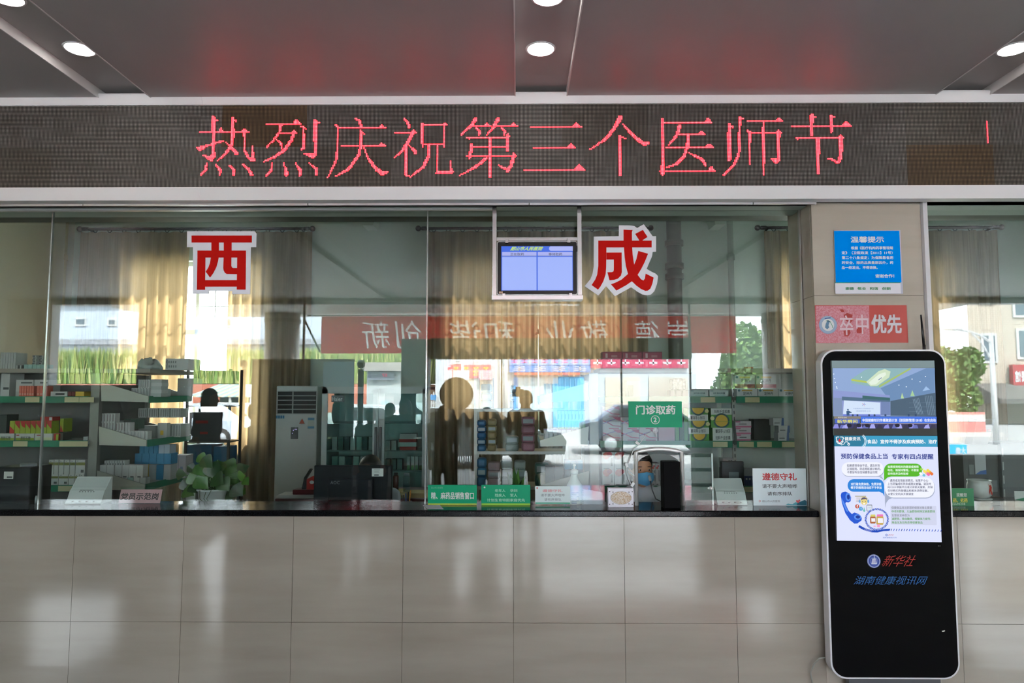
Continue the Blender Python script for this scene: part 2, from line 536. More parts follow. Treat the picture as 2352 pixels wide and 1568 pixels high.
# --- entrance front behind the camera (seen in the glass)
b = MB()
FY0, FY1 = HY0 - .2, HY0
ZO = RZ(691, HY0)
wa0, wa1, wb0 = RX(105, HY0), RX(320, HY0), RX(430, HY0)
FW = textured('front_wall_paint', 'b7b6b0', 'c2c1bb', (1, 1, 1), 1, 0.7)
b.box(HX0, HX1, FY0, FY1, ZO, CEIL, FW)
b.box(HX0, wa0, FY0, FY1, 0, ZO, FW)
b.box(wa0, wa1, FY0, FY1, 0, RZ(893, HY0), FW)
b.box(wa1, wb0, FY0, FY1, 0, ZO, FW)
xr0, xr1 = RX(1846, HY0), RX(2158, HY0)
b.box(xr0, xr1, FY0, FY1, 0, ZO, FW)
xg1 = RX(2420, HY0)
b.box(xr1, xg1, FY0, FY1, 0, .5, FW)
b.box(xg1, HX1, FY0, FY1, 0, ZO, FW)
b.box(wb0, RX(925, HY0), FY0, FY1, 0, RZ(1010, HY0), FW)
b.box(RX(1594, HY0), xr0, FY0, FY1, 0, RZ(893, HY0), mat('6a6a64', .6))
struct(b, 'wall_entrance')
b = MB(); fr = mat('e2e4e4', 0.4)
b.box(wa0, wa0 + .05, FY0, FY1 + .02, RZ(893, HY0), ZO, fr); b.box(wa1 - .06, wa1, FY0, FY1 + .02, RZ(893, HY0), ZO, fr)
b.box(wa0, wa1, FY0, FY1 + .02, RZ(893, HY0), RZ(893, HY0) + .07, fr); b.box(wa0, wa1, FY0, FY1 + .02, ZO - .06, ZO, fr)
struct(b, 'window_8')
b = MB(); b.box(xr1, xr1 + .05, FY0, FY1 + .02, .5, ZO, fr); b.box(xr1, xg1, FY0, FY1 + .02, .5, .56, fr); b.box(xr1, xg1, FY0, FY1 + .02, ZO - .05, ZO, fr)
struct(b, 'window_9')
b = MB(); mu = mat('5f6b66', 0.4)
for px in (690, 1152, 1430, 1590, 1800):
    x = RX(px, HY0); b.box(x - .012, x + .012, FY0 + .05, FY0 + .12, 0, ZO, mu)
b.box(wb0, xr0, FY0 + .04, FY0 + .14, ZO - .05, ZO, fr)
struct(b, 'window_10')
portal('daylight_a', wa0, wa1, RZ(893, HY0), ZO, FY0 - .05, 1)
portal('daylight_b', wb0, xr0, 0, ZO, FY0 - .05, 1)
portal('daylight_g', xr1, xg1, .5, ZO, FY0 - .05, 1)
# door vestibule: dark side post and header box
b = MB(); DK = mat('3b4241', 0.5)
b.box(RX(925, -3.9), RX(986, -3.9), -4.05, -3.7, 0, RZ(778, -3.7), DK)
b.box(RX(986, -3.7), RX(1591, -3.7), -4.05, -3.7, RZ(823, -3.7), RZ(776, -3.7), DK)
struct(b, 'door_1')
# porch: tiled canopy, two round columns
b = MB(); b.box(-8.0, 8.6, -6.9, HY0 - .2, ZO + .04, ZO + .3, textured('canopy_panels', 'd4d6d4', 'dcdedc', (1, 1, 1), 1, .6)); struct(b, 'canopy')
CO = textured('column_stone', 'a5a097', 'b2ada4', (1, 1, 2), 3, 0.35)
for px in (645, 1795):
    b = MB(); c = (RX(px, -6.3), -6.3)
    b.cyl(c, .36, -.15, ZO + .04, CO, 28)
    b.cyl(c, .375, RZ(741, -6.3), RZ(733, -6.3), mat('6d6962', .5), 28)
    struct(b, 'column')
# outdoor ground front and rear
b = MB(); b.box(-90, 90, -120, HY0 - .2, -.3, -.15, textured('forecourt', '8e8f90', '9c9d9e', (1, 1, 1), .3, .85)); struct(b, 'ground')
b = MB(); b.box(-60, 60, YP + .25, 60, -.3, -.15, textured('rear_yard', '9c9d93', 'aaab9f', (1, 1, 1), .3, .9)); struct(b, 'ground_rear')
# roof over everything, so daylight only enters through openings
b = MB(); b.box(HX0 - .4, HX1 + .4, HY0 - .2, YT + .3, CEIL + .3, PCEIL + .5, GREY); b.box(PX0 - .4, PX1 + .4, YT + .28, YP + .6, PCEIL + .3, PCEIL + .5, GREY); struct(b, 'roof')
# ================================================================== SIGN WITH RED LETTERS
class Px:
    """draws flat print on the plane y=Y, laid out in the frame of one enlarged view (origin ox,oy, enlargement s)"""
    def __init__(self, Y, ox=0, oy=0, s=1.0, step=.0008):
        self.Y, self.ox, self.oy, self.s, self.step = Y, ox, oy, s, step
        self.b = {}
    def mb(self, name): return self.b.setdefault(name, MB())
    def p(self, x, y):
        q = at(self.ox + x / self.s, self.oy + y / self.s, self.Y)
        return (q.x, q.z)
    def box4(self, x0, y0, x1, y1):
        cx, cy = (x0 + x1) / 2, (y0 + y1) / 2
        return self.p(x0, cy)[0], self.p(cx, y1)[1], self.p(x1, cy)[0], self.p(cx, y0)[1]
    def y(self, L): return self.Y - self.step * L
    def rect(self, x0, y0, x1, y1, m, L=1, part='printed_panel'):
        a = self.box4(x0, y0, x1, y1)
        self.mb(part).rect(*a, self.y(L), m)
    def rrect(self, x0, y0, x1, y1, r, m, L=1, part='printed_panel'):
        pts = []
        for cx, cy, a0 in ((x1 - r, y1 - r, 0), (x0 + r, y1 - r, 90), (x0 + r, y0 + r, 180), (x1 - r, y0 + r, 270)):
            for k in range(7):
                a = math.radians(a0 + 15 * k)
                pts.append((cx + r * math.cos(a), cy + r * math.sin(a)))
        self.poly(pts, m, L, part)
    def poly(self, pts, m, L=1, part='printed_panel'): self.mb(part).poly([self.p(*q) for q in pts], self.y(L), m)
    def disc(self, x, y, r, m, L=2, part='printed_panel', ry=None):
        c = self.p(x, y); k = (self.p(x + 1, y)[0] - c[0])
        self.mb(part).disc(c[0], c[1], r * k, (ry or r) * k, self.y(L), m)
    def ring(self, x, y, r0, r1, m, L=2, part='printed_panel', a0=0, a1=2 * PI):
        c = self.p(x, y); k = (self.p(x + 1, y)[0] - c[0])
        self.mb(part).ring(c[0], c[1], r0 * k, r1 * k, self.y(L), m, 32, a0, a1)
    def line(self, pts, w, m, L=2, part='printed_panel'):
        for i in range(len(pts) - 1):
            (xa, ya), (xb, yb) = pts[i], pts[i + 1]
            d = math.hypot(xb - xa, yb - ya) or 1
            ux, uy = (xb - xa) / d, (yb - ya) / d
            e = w * .25
            self.poly([(xa - ux * e - uy * w / 2, ya - uy * e + ux * w / 2), (xb + ux * e - uy * w / 2, yb + uy * e + ux * w / 2),
                       (xb + ux * e + uy * w / 2, yb + uy * e - ux * w / 2), (xa - ux * e + uy * w / 2, ya - uy * e - ux * w / 2)], m, L, part)
    def text(self, s, x0, y0, x1, y1, m, L=4, bold=0.0, part='lettering', flip=False, shear=0):
        a = self.box4(x0, y0, x1, y1)
        self.mb(part).text(s, *a, self.y(L), m, bold, flip=flip, shear=shear)
    def done(self, root):
        for k, b in self.b.items():
            if b.v: b.obj(k.split('#')[0], root)

YS = 3.80
PITCH_LED = 0.00762
ROWS = 64
sz1 = Z_(240, YS); sz0 = sz1 - ROWS * PITCH_LED
COLS = 17 * 64
sx0 = at(510, 290, YS).x - 64 * PITCH_LED * 6       # a module seam falls where the brown modules begin
sign = thing('led_message_sign', 'long dark dot-matrix sign with red lit message across the wall above the counter', 'sign', (sx0, YS, sz0))
def led_mat(name, base, dot, dot2):
    m = bpy.data.materials.new(name); m.use_nodes = True
    nt, n, l, bs = nodes_of(m)
    tc = n.new('ShaderNodeTexCoord'); sp = n.new('ShaderNodeSeparateXYZ')
    l.new(tc.outputs['Object'], sp.inputs[0])
    def mth(op, a, b_=None):
        q = n.new('ShaderNodeMath'); q.operation = op
        for i, v in enumerate((a, b_)):
            if v is None: continue
            if isinstance(v, (int, float)): q.inputs[i].default_value = v
            else: l.new(v, q.inputs[i])
        return q.outputs[0]
    fx = mth('SUBTRACT', mth('FRACT', mth('DIVIDE', sp.outputs[0], PITCH_LED)), .5)
    fz = mth('SUBTRACT', mth('FRACT', mth('DIVIDE', sp.outputs[2], PITCH_LED)), .5)
    d = mth('SQRT', mth('ADD', mth('MULTIPLY', fx, fx), mth('MULTIPLY', fz, fz)))
    mr = n.new('ShaderNodeMapRange'); mr.inputs[1].default_value = .24; mr.inputs[2].default_value = .36; mr.inputs[3].default_value = 1; mr.inputs[4].default_value = 0
    l.new(d, mr.inputs[0])
    nz = n.new('ShaderNodeTexNoise'); nz.inputs['Scale'].default_value = 3.0; l.new(tc.outputs['Object'], nz.inputs['Vector'])
    vo = n.new('ShaderNodeTexWhiteNoise'); vo.noise_dimensions = '2D'
    cb = n.new('ShaderNodeCombineXYZ')
    l.new(mth('FLOOR', mth('DIVIDE', sp.outputs[0], PITCH_LED * 8)), cb.inputs[0]); l.new(mth('FLOOR', mth('DIVIDE', sp.outputs[2], PITCH_LED * 8)), cb.inputs[1])
    l.new(cb.outputs[0], vo.inputs[0])
    mc = n.new('ShaderNodeMix'); mc.data_type = 'RGBA'
    l.new(mth('MULTIPLY', mth('ADD', nz.outputs[0], vo.outputs[0]), .5), mc.inputs[0])
    mc.inputs[6].default_value = lin(dot) + (1,); mc.inputs[7].default_value = lin(dot2) + (1,)
    mx = n.new('ShaderNodeMix'); mx.data_type = 'RGBA'
    l.new(mr.outputs[0], mx.inputs[0]); mx.inputs[6].default_value = lin(base) + (1,); l.new(mc.outputs[2], mx.inputs[7])
    l.new(mx.outputs[2], bs.inputs['Base Color'])
    bs.inputs['Roughness'].default_value = .5
    bs.inputs['Specular IOR Level'].default_value = .35
    return m
LA = led_mat('unlit_dots_grey', '191613', '807a73', 'a8a39e')
LB = led_mat('unlit_dots_dark', '1a1611', '716a61', '968f86')
LC = led_mat('unlit_dots_brown', '231508', '715d43', '897356')
b = MB()
for k in range(17):
    for r in range(2):
        x = sx0 + k * 64 * PITCH_LED
        mm = LC if (k in (6,) and r == 1) or (k == 14 and r == 0) else (LB if (k * 7 + r * 3) % 4 == 1 else LA)
        z = sz0 + r * 32 * PITCH_LED
        b.rect(x, z, x + 64 * PITCH_LED, z + 32 * PITCH_LED, YS, mm)
sx1 = sx0 + COLS * PITCH_LED
b.box(sx0, sx1, YS + .001, YS + .05, sz0, sz1, mat('191613', .6))
b.obj('display_panel', sign)
b = MB()
zt1 = Z_(217, YS); zb0 = Z_(459, YS)
for a0, a1 in ((sx0, at(468, 228, YS).x), (at(468, 228, YS).x, sx1)):
    b.prismX([(YS - .034, zt1), (YS - .036, zt1 - .006), (YS - .01, sz1), (YS + .06, sz1), (YS + .06, zt1)], a0 + .0006, a1 - .0006, mat('fafafc', .45))
b.obj('top_frame', sign)
b = MB()
for a0, a1 in ((sx0, at(463, 449, YS).x), (at(463, 449, YS).x, sx1)):
    b.prismX([(YS - .034, sz0), (YS - .036, sz0 - .006), (YS - .01, zb0), (YS + .06, zb0), (YS + .06, sz0)], a0 + .0006, a1 - .0006, mat('fafafc', .45))
b.obj('bottom_frame', sign)
b = MB(); b.box(sx0, sx1, YS + .05, YT + .06, zb0 + .012, zt1 - .004, mat('9a9a98', .5)); b.obj('housing', sign)

I1, I2, I3, I4 = (440, 250, 5.88), (740, 250, 5.113), (1040, 250, 5.113), (1500, 250, 4.9)
CHARS = [
 (I1, 'H118,430,305 H440,700,308 H700,770,308 S297,110,55;297,640,58 S320,150,30;345,160,20 P150,625;250,635;330,600;315,650;285,705;250,700 P355,308;400,255;440,308 '
      'P55,520;210,485;330,450;400,422;440,428;440,446;330,470;200,518;110,578 S560,130,55;560,380,52;540,480,50;480,580,45;360,695,28 S585,150,30;605,165,20 '
      'P672,310;720,258;782,318;740,328 S718,300,42;715,560,42;760,640,42;800,690,35 P770,660;845,650;868,702;790,708 S832,500,18;828,680,40 '
      'S465,450,20;530,510,42;612,605,58 S200,740,18;190,830,45;130,890,42 S322,742,20;385,830,50;380,890,45 S512,762,20;575,830,48;572,890,40 S695,745,18;775,820,45;812,885,55'),
 (I1, 'H1015,1480,203 P1358,206;1413,138;1482,206 S1210,215,52;1185,320,45;1110,420,40;1015,515,18 H1190,1350,330 P1340,335;1375,280;1448,336 '
      'S1385,310,52;1350,420,50;1250,560,52;1120,650,38;975,715,20 S1150,420,20;1215,470,50;1215,530,32 S1512,250,42;1512,540,42 S1480,235,18;1550,270,28 S1480,550,20;1500,530,20 '
      'S1672,160,56;1672,600,56 S1690,175,25;1720,185,18 P1505,602;1640,605;1700,590;1690,630;1645,672 S1095,730,18;1075,840,48;1010,895,42 S1240,735,20;1280,830,50;1278,890,55 '
      'S1405,735,18;1470,830,50;1465,895,40 S1590,735,20;1680,810,50;1690,885,48'),
 (I2, 'S390,115,20;440,140,35;458,220,42 H190,745,226 P660,229;698,180;748,229 S160,190,18;185,215,22 S185,215,33;183,460,33;160,620,40;70,800,20 '
      'S450,260,40;455,440,42;430,540,42;320,700,42;150,798,18 S465,285,20;492,292,16 H230,745,433 P655,436;698,390;748,436 S490,450,22;540,580,35;640,710,52;700,750,60 P640,720;700,742;775,735;770,755;700,790'),
 (I2, 'S960,115,18;1010,160,42;1018,210,38 H860,1040,288 P1035,292;1072,245;1118,293 S1060,285,48;1010,390,44;940,490,38;845,575,24 S985,450,34;985,780,34 S985,780,26;1015,785,24 '
      'S1020,430,20;1095,500,48;1090,530,30 S1177,175,32;1177,450,32 H1190,1430,193 S1433,175,34;1433,450,34 P1410,196;1440,150;1487,196 H1190,1420,415 '
      'S1248,425,46;1245,560,44;1190,680,44;1035,800,20 S1352,425,34;1352,750,34 S1352,750,48;1500,750,46 S1503,615,18;1510,700,30;1520,740,55'),
 (I3, 'S265,125,52;215,200,44;95,305,22 H230,440,207 P350,210;393,163;448,210 S270,215,30;318,265,40;312,305,28 S535,115,52;470,230,38;400,305,18 H510,765,207 P668,210;718,163;772,210 '
      'S570,215,30;615,265,40;600,300,28 H172,650,335 S195,345,24;198,355,10 P628,337;650,290;692,337 S645,310,52;642,480,44 H240,630,447 S222,415,38;210,520,44;195,585,28 H160,700,555 S170,558,16;215,560,34 '
      'S437,345,46;437,795,46 P690,558;710,512;752,560 S710,560,52;690,660,48;640,725,50 S540,665,18;610,700,38;660,715,48 S400,575,42;270,680,38;80,785,20'),
 (I3, 'H910,1505,220 P1398,221;1445,153;1510,221 H955,1440,459 P1336,461;1383,398;1447,461 H845,1550,712 P1428,714;1480,648;1557,714'),
 (I3, 'S1965,110,66;1890,240,45;1790,360,40;1615,475,18 S1990,170,20;2100,300,44;2240,410,52 P2180,370;2335,400;2300,415;2245,442 S1960,320,48;1970,450,42;1968,640,42;1962,770,48 S1990,335,22;2025,345,16'),
 (I4, 'S108,120,44;108,730,46 H100,655,150 P578,153;620,92;662,153 S300,190,48;265,300,40;180,400,18 H280,580,286 P493,290;540,242;590,290 S390,300,40;388,430,44 H150,680,440 P573,441;622,383;687,441 '
      'S378,450,38;340,550,44;260,620,38;150,660,18 S400,495,18;540,560,44;590,630,34 H75,695,700 P608,702;655,643;702,692'),
 (I4, 'S858,185,50;858,570,50 S880,200,25;897,205,18 S973,95,38;973,430,38;960,530,38;900,640,36;795,745,20 S995,105,22;1020,110,16 H1055,1455,137 P1373,140;1412,90;1464,140 H1090,1400,273 '
      'S1085,260,34;1087,620,34 S1058,245,18;1090,270,24 S1240,145,32;1245,740,34 P1383,276;1408,233;1452,278 S1412,275,44;1412,560,44 P1310,558;1390,563;1435,555;1435,578;1380,622'),
 (I4, 'H1560,2225,190 P2118,191;2170,138;2232,191 S1785,70,42;1785,285,46 S1810,95,22;1840,98,16 S2003,80,38;2005,260,38 S2030,95,20;2050,98,16 H1610,2120,328 S1622,342,20;1630,348,14 '
      'S1853,335,50;1856,715,50 P2083,328;2110,283;2152,330 S2110,325,52;2112,540,48;2085,595,42 S1960,555,18;2040,580,34;2075,605,38'),
 ((0, 0, 1.0), 'V2269,279,328'),
]
lit = set()
def cell(q): return (q[0] - sx0) / PITCH_LED, (q[1] - sz0) / PITCH_LED
for (ox, oy, s), spec in CHARS:
    kk = YS / F_PX / s / PITCH_LED
    def W_(x, y):
        q = at(ox + x / s, oy + y / s, YS)
        return cell((q.x, q.z))
    for t in spec.split():
        typ = t[0]
        if typ == 'H':
            x0, x1, y = map(float, t[1:].split(','))
            a = W_(x0, y); c = W_(x1, y)
            r = int(math.floor((a[1] + c[1]) / 2))
            for i in range(int(math.floor(a[0])), int(math.floor(c[0])) + 1): lit.add((i, r))
        elif typ == 'V':
            x, y0, y1 = map(float, t[1:].split(','))
            a = W_(x, y1); c = W_(x, y0)
            for r in range(int(a[1]), int(c[1]) + 1): lit.add((int((a[0] + c[0]) / 2), r))
        elif typ == 'P':
            pts = [W_(*map(float, q.split(','))) for q in t[1:].split(';')]
            for i in range(int(min(p[0] for p in pts)), int(max(p[0] for p in pts)) + 1):
                for r in range(int(min(p[1] for p in pts)), int(max(p[1] for p in pts)) + 1):
                    x, z = i + .5, r + .5; ins = False
                    for k in range(len(pts)):
                        (xa, za), (xb, zb) = pts[k], pts[k - 1]
                        if (za > z) != (zb > z) and x < (xb - xa) * (z - za) / (zb - za) + xa: ins = not ins
                    if ins: lit.add((i, r))
        else:
            pts = []
            for q in t[1:].split(';'):
                x, y, w_ = map(float, q.split(','))
                pts.append(W_(x, y) + (w_ * kk,))
            for k in range(len(pts) - 1):
                (xa, za, wa), (xb, zb, wb_) = pts[k], pts[k + 1]
                L2 = (xb - xa) ** 2 + (zb - za) ** 2 or 1e-6
                mw = max(wa, wb_)
                for i in range(int(min(xa, xb) - mw) - 1, int(max(xa, xb) + mw) + 2):
                    for r in range(int(min(za, zb) - mw) - 1, int(max(za, zb) + mw) + 2):
                        x, z = i + .5, r + .5
                        u = max(0, min(1, ((x - xa) * (xb - xa) + (z - za) * (zb - za)) / L2))
                        if math.hypot(x - xa - u * (xb - xa), z - za - u * (zb - za)) <= max(.52, (wa + (wb_ - wa) * u) / 2 - .3): lit.add((i, r))
b = MB(); RED = emis('ff1424', 9.0); PINK = emis('ffa8ac', 2.0)
h = PITCH_LED
for i, r in sorted(lit):
    x, z = sx0 + i * h, sz0 + r * h
    b.rect(x + h * .07, z + h * .07, x + h * .93, z + h * .93, YS - .0012, RED)
    b.disc(x + h / 2, z + h / 2, h * .27, h * .27, YS - .002, PINK, 8)
b.obj('lit_lettering', sign)

# ================================================================== DOWNLIGHTS
LAMP = emis('fffaf5', 22.0)
def downlight(x, y, label):
    t = thing('ceiling_downlight', label, 'ceiling light', (x, y, CEIL + .05), 'recessed ceiling lights')
    MB().lathe((x, y), [(.067, CEIL + .046), (.074, CEIL + .0445), (.077, CEIL + .05)], mat('e8e8ea', .3)).obj('rim', t)
    MB().lathe((x, y), [(.001, CEIL + .0435), (.066, CEIL + .0448), (.066, CEIL + .0495)], LAMP).obj('diffuser', t)
yl = (CEIL + .05 - CAM_Z) * F_PX / (at(1190, 0, 1).z * 0 + 789)  # depth of the front row
for i, (px, nm) in enumerate(((183, 'left ceiling channel'), (1242, 'middle ceiling channel'), (2328, 'right ceiling channel'))):
    yy = 1.734 / ((at(px, 112, 1).z - CAM_Z))
    downlight(at(px, 112, yy).x, yy, 'round lit downlight in the %s, the one nearest the sign' % nm)
    if i < 2:
        yy2 = 1.734 / ((at(px, -8, 1).z - CAM_Z))
        downlight((ch[i][0] + ch[i][1]) / 2, yy2, 'round lit downlight in the %s, cut by the picture top' % nm)

# ================================================================== RED CHARACTERS ON THE GLASS
RCH = mat('cc120a', .6, 0, .1); WCH = mat('f2f4fc', .5, 0, .2)
def char_sign(label, ox, oy, s, white, reds):
    P_ = lambda x, y: (lambda q: (q.x, q.z))(at(ox + x / s, oy + y / s, YG - .003))
    c = P_(*white[0])
    t = thing('character_sticker', label, 'sign', (c[0], YG - .003, c[1]))
    MB().prism([P_(*q) for q in white], YG - .003, YG - .0004, WCH).obj('white_backing', t)
    b = MB()
    for r in reds:
        b.prism([P_(*q) for q in r], YG - .0042, YG - .003, RCH)
    b.obj('red_lettering', t)
R4 = lambda x0, y0, x1, y1: [(x0, y0), (x1, y0), (x1, y1), (x0, y1)]
char_sign('big red white-outlined character on the left pane, in front of the curtain gap', 420, 520, 9.222,
  [(90, 100), (1520, 100), (1560, 150), (1552, 437), (1440, 437), (1425, 1430), (1042, 1430), (1042, 1365), (560, 1365), (555, 1425), (208, 1425), (215, 437), (85, 437)],
  [R4(185, 192, 1462, 340), R4(605, 340, 765, 510), R4(868, 340, 1035, 510), R4(310, 510, 1338, 658), [(310, 658), (480, 658), (472, 1340), (298, 1340)],
   [(1152, 658), (1338, 658), (1330, 1335), (1142, 1335)], R4(472, 1135, 1145, 1275),
   [(595, 658), (760, 658), (745, 740), (710, 860), (650, 980), (577, 1082), (485, 958), (540, 870), (575, 780)],
   [(865, 658), (1030, 658), (1028, 830), (1040, 865), (1065, 880), (1152, 880), (1145, 1010), (930, 1005), (890, 980), (865, 930), (858, 880)]])
char_sign('big red character with white outline stuck right of the hanging queue screen', 1340, 510, 8.711,
  [(710, 62), (940, 65), (1020, 78), (1075, 115), (1210, 42), (1385, 280), (1455, 280), (1455, 592), (1385, 595), (1375, 680), (1265, 935), (1380, 1000), (1440, 1025), (1497, 1080), (1475, 1230), (1420, 1380),
   (1350, 1450), (1270, 1462), (1180, 1445), (1080, 1390), (955, 1302), (630, 1482), (455, 1280), (300, 1468), (25, 1280), (140, 1140), (185, 1020), (208, 880), (208, 288), (708, 280)],
  [R4(298, 370, 1365, 505), [(803, 150), (985, 158), (970, 200), (972, 370), (803, 370)], [(1035, 235), (1190, 155), (1283, 297), (1185, 360), (1185, 370), (1115, 370), (1115, 360)],
   [(298, 505), (460, 505), (455, 900), (445, 1040), (400, 1180), (340, 1290), (293, 1350), (163, 1258), (235, 1150), (275, 1050), (298, 880)],
   R4(460, 608, 765, 748), [(608, 748), (765, 748), (768, 1000), (750, 1070), (690, 1130), (610, 1155), (522, 1162), (480, 1003), (570, 1000), (600, 985), (608, 950)],
   [(812, 505), (975, 505), (985, 650), (1015, 850), (1060, 740), (1098, 575), (1293, 632), (1230, 790), (1160, 930), (1085, 1055), (1150, 1140), (1200, 1168), (1230, 1130), (1245, 1030), (1405, 1108), (1380, 1230),
    (1340, 1330), (1290, 1370), (1240, 1375), (1150, 1335), (1060, 1270), (970, 1183), (850, 1265), (660, 1368), (550, 1243), (640, 1210), (760, 1150), (893, 1035), (850, 880), (825, 700)]])

# ================================================================== HANGING QUEUE SCREEN
YQ = 3.97
q = Px(YQ - .02, 1120, 460, 6.533)
ax0, az0, ax1, az1 = q.box4(140, 615, 1348, 1415)
t = thing('queue_screen', 'black flat queue screen showing blue columns, held in a hanging steel frame', 'screen', ((ax0 + ax1) / 2, YQ, az0))
def rr(x0, x1, z0, z1, r, n=6):
    pts = []
    for cx, cz, a0 in ((x1 - r, z1 - r, 0), (x0 + r, z1 - r, 90), (x0 + r, z0 + r, 180), (x1 - r, z0 + r, 270)):
        for k in range(n + 1):
            a = math.radians(a0 + 90 * k / n)
            pts.append((cx + r * math.cos(a), cz + r * math.sin(a)))
    return pts
MB().prism(rr(ax0, ax1, az0, az1, .012), YQ - .018, YQ + .03, mat('d0d0d2', .3, .4)).obj('case', t)
MB().prism(rr(ax0 + .003, ax1 - .003, az0 + .003, az1 - .003, .011), YQ - .0195, YQ - .018, mat('0b0b0d', .12)).obj('bezel', t)
E_ = lambda c, k=1.0: emis(c, k, True)
q.rect(205, 687, 1280, 1353, E_('3c68e0'), 1, 'display')
q.rrect(922, 690, 1330, 758, 30, E_('aab4f2'), 2, 'display')
q.rect(1278, 680, 1345, 770, mat('0b0b0d', .12), 3, 'display')
q.rect(217, 848, 733, 1350, E_('9db2f8'), 2, 'display'); q.rect(752, 848, 1272, 1350, E_('9db2f8'), 2, 'display')
q.rect(217, 775, 733, 840, E_('a9b0ec'), 2, 'display'); q.rect(752, 775, 1272, 836, E_('a9b0ec'), 2, 'display')
q.rect(217, 822, 733, 840, E_('8f9bd4'), 3, 'display'); q.rect(752, 820, 1272, 838, E_('8f9bd4'), 3, 'display')
q.text('韶山市人民医院', 352, 695, 825, 755, E_('c8e838'), 4, .02, shear=.08)
q.text('正在取药', 340, 788, 545, 830, E_('54586a'), 4, .01); q.text('等待取药', 915, 788, 1118, 830, E_('54586a'), 4, .01)
q.rect(170, 1366, 228, 1398, mat('b99a84', .6), 1, 'sticker')
q.done(t)
f = thing('hanging_steel_frame', 'square-tube steel frame hanging from the soffit around the queue screen', 'bracket', ((ax0 + ax1) / 2, YQ, az0 - .03))
fz = Z_(459, 3.8) + .012
def qx(x): return q.p(x, 1050)[0]
def qz(y): return q.p(740, y)[1]
for a, c in ((70, 133), (1352, 1417)):
    MB().box(qx(a), qx(c), YQ - .012, YQ + .013, qz(1420), fz, STEEL, .002).obj('upright', f)
MB().box(qx(133), qx(1352), YQ - .012, YQ + .012, qz(605), qz(548), STEEL, .002).obj('top_rail', f)
MB().box(qx(65), qx(1424), YQ - .03, YQ + .05, qz(1495), qz(1422), STEEL, .002).obj('bottom_rail', f)
for x, y0, y1 in ((288, 568, 645), (1218, 562, 640), (245, 1400, 1470), (1240, 1395, 1465)):
    b = MB(); b.box(qx(x - 22), qx(x + 22), YQ - .034, YQ - .031, qz(y1), qz(y0), STEEL)
    b.box(qx(x - 22), qx(x + 22), YQ - .031, YQ - .011, (qz(y0) - .004) if y0 < 1000 else qz(y1), qz(y0) if y0 < 1000 else (qz(y1) + .004), STEEL)
    b.obj('clip', f)

# ================================================================== INFORMATION KIOSK
YK = 3.80
kx0, kx1 = at(1887, 900, YK).x, at(2175, 900, YK).x
kz1, kz0 = Z_(803, YK), Z_(1556, YK)
k = thing('information_kiosk', 'tall black floor-standing information screen with white edge, in front of the tiled pillar', 'kiosk', ((kx0 + kx1) / 2, YK + .03, 0))
MB().prism(rr(kx0, kx1, kz0, kz1, .085, 10), YK, YK + .062, mat('e8e8ec', .25, .1)).obj('casing', k)
MB().prism(rr(kx0 + .009, kx1 - .009, kz0 + .009, kz1 - .009, .077, 10), YK - .002, YK, mat('05060a', .04)).obj('front_glass', k)
b = MB(); b.box(kx0 + .06, kx1 - .06, YK + .062, YK + .095, kz0 + .05, kz1 - .25, mat('707276', .4, .5), .006); b.obj('rear_box', k)
b = MB(); b.box(kx0 + .03, kx1 - .03, YK - .1, YK + .11, 0.008, .03, mat('5a5c60', .4, .3), .006); b.box(kx0 + .1, kx1 - .1, YK + .01, YK + .05, .02, kz0 + .03, mat('5a5c60', .4, .3)); b.obj('base_plate', k)
xa = at(2119, 760, YK + .05).x
b = MB(); b.tube([(xa + .004, YK + .05, kz1 - .01), (xa + .004, YK + .05, kz1 + .03)], .008, BLACK, 10)
b.tube([(xa + .003, YK + .05, kz1 + .03), (xa, YK + .05, kz1 + .1), (xa - .004, YK + .052, kz1 + .2)], [.007, .0065, .004], BLACK, 10); b.obj('antenna', k)
SY = YK - .002
D = 'display'
z2 = Px(SY, 1870, 790, 6.818); z2.b = {}
def K(c, kk=1.0): return emis(c, kk, True)
z2.rect(276, 258, 1885, 1430, K('46514f'), 1, D)
z2.rect(276, 258, 1882, 372, K('7d9094'), 2, D)  # glowing strip in place of a reflection on the dark screen
z2.poly([(285, 375), (1885, 375), (1905, 1130), (300, 1130)], K('92abd6'), 2, D)
z2.poly([(1035, 690), (1750, 378), (1885, 378), (1888, 760), (1185, 890)], K('6f8fb8'), 3, D)
z2.poly([(580, 545), (800, 400), (880, 378), (1520, 378), (1030, 690), (580, 610)], K('8fb6bb'), 3, D)
z2.line([(585, 560), (820, 595)], 30, K('b6c860'), 4, D); z2.line([(1020, 660), (1500, 385)], 26, K('a8c070'), 4, D)
z2.poly([(810, 590), (1000, 425), (1100, 390), (1190, 430), (1170, 520), (980, 655), (880, 660)], K('cfe2c4'), 5, D)
z2.poly([(850, 600), (1010, 470), (1110, 440), (1120, 480), (960, 630), (880, 640)], K('e6f2e2'), 6, D)
z2.line([(1000, 560), (1050, 525)], 10, K('5a6a9a'), 7, D)
z2.poly([(290, 720), (1180, 800), (1190, 1115), (300, 1125)], K('8f9cd2'), 4, D)
z2.poly([(300, 840), (430, 845), (440, 1120), (302, 1122)], K('8294b8'), 5, D)
z2.poly([(430, 820), (1182, 870), (1185, 905), (430, 880)], K('54708a'), 5, D)
z2.poly([(750, 805), (1180, 840), (1182, 880), (750, 855)], K('3f6a6e'), 6, D)
z2.poly([(1040, 900), (1180, 905), (1185, 1110), (1040, 1110)], K('7487b4'), 5, D)
z2.poly([(1188, 890), (1890, 760), (1905, 1130), (1190, 1120)], K('4f6478'), 4, D)
for x in range(1560, 1650, 22): z2.line([(x - 20, 860 - (x - 1560) * .18), (x + 50, 1100)], 5, K('8fa8bc'), 5, D)
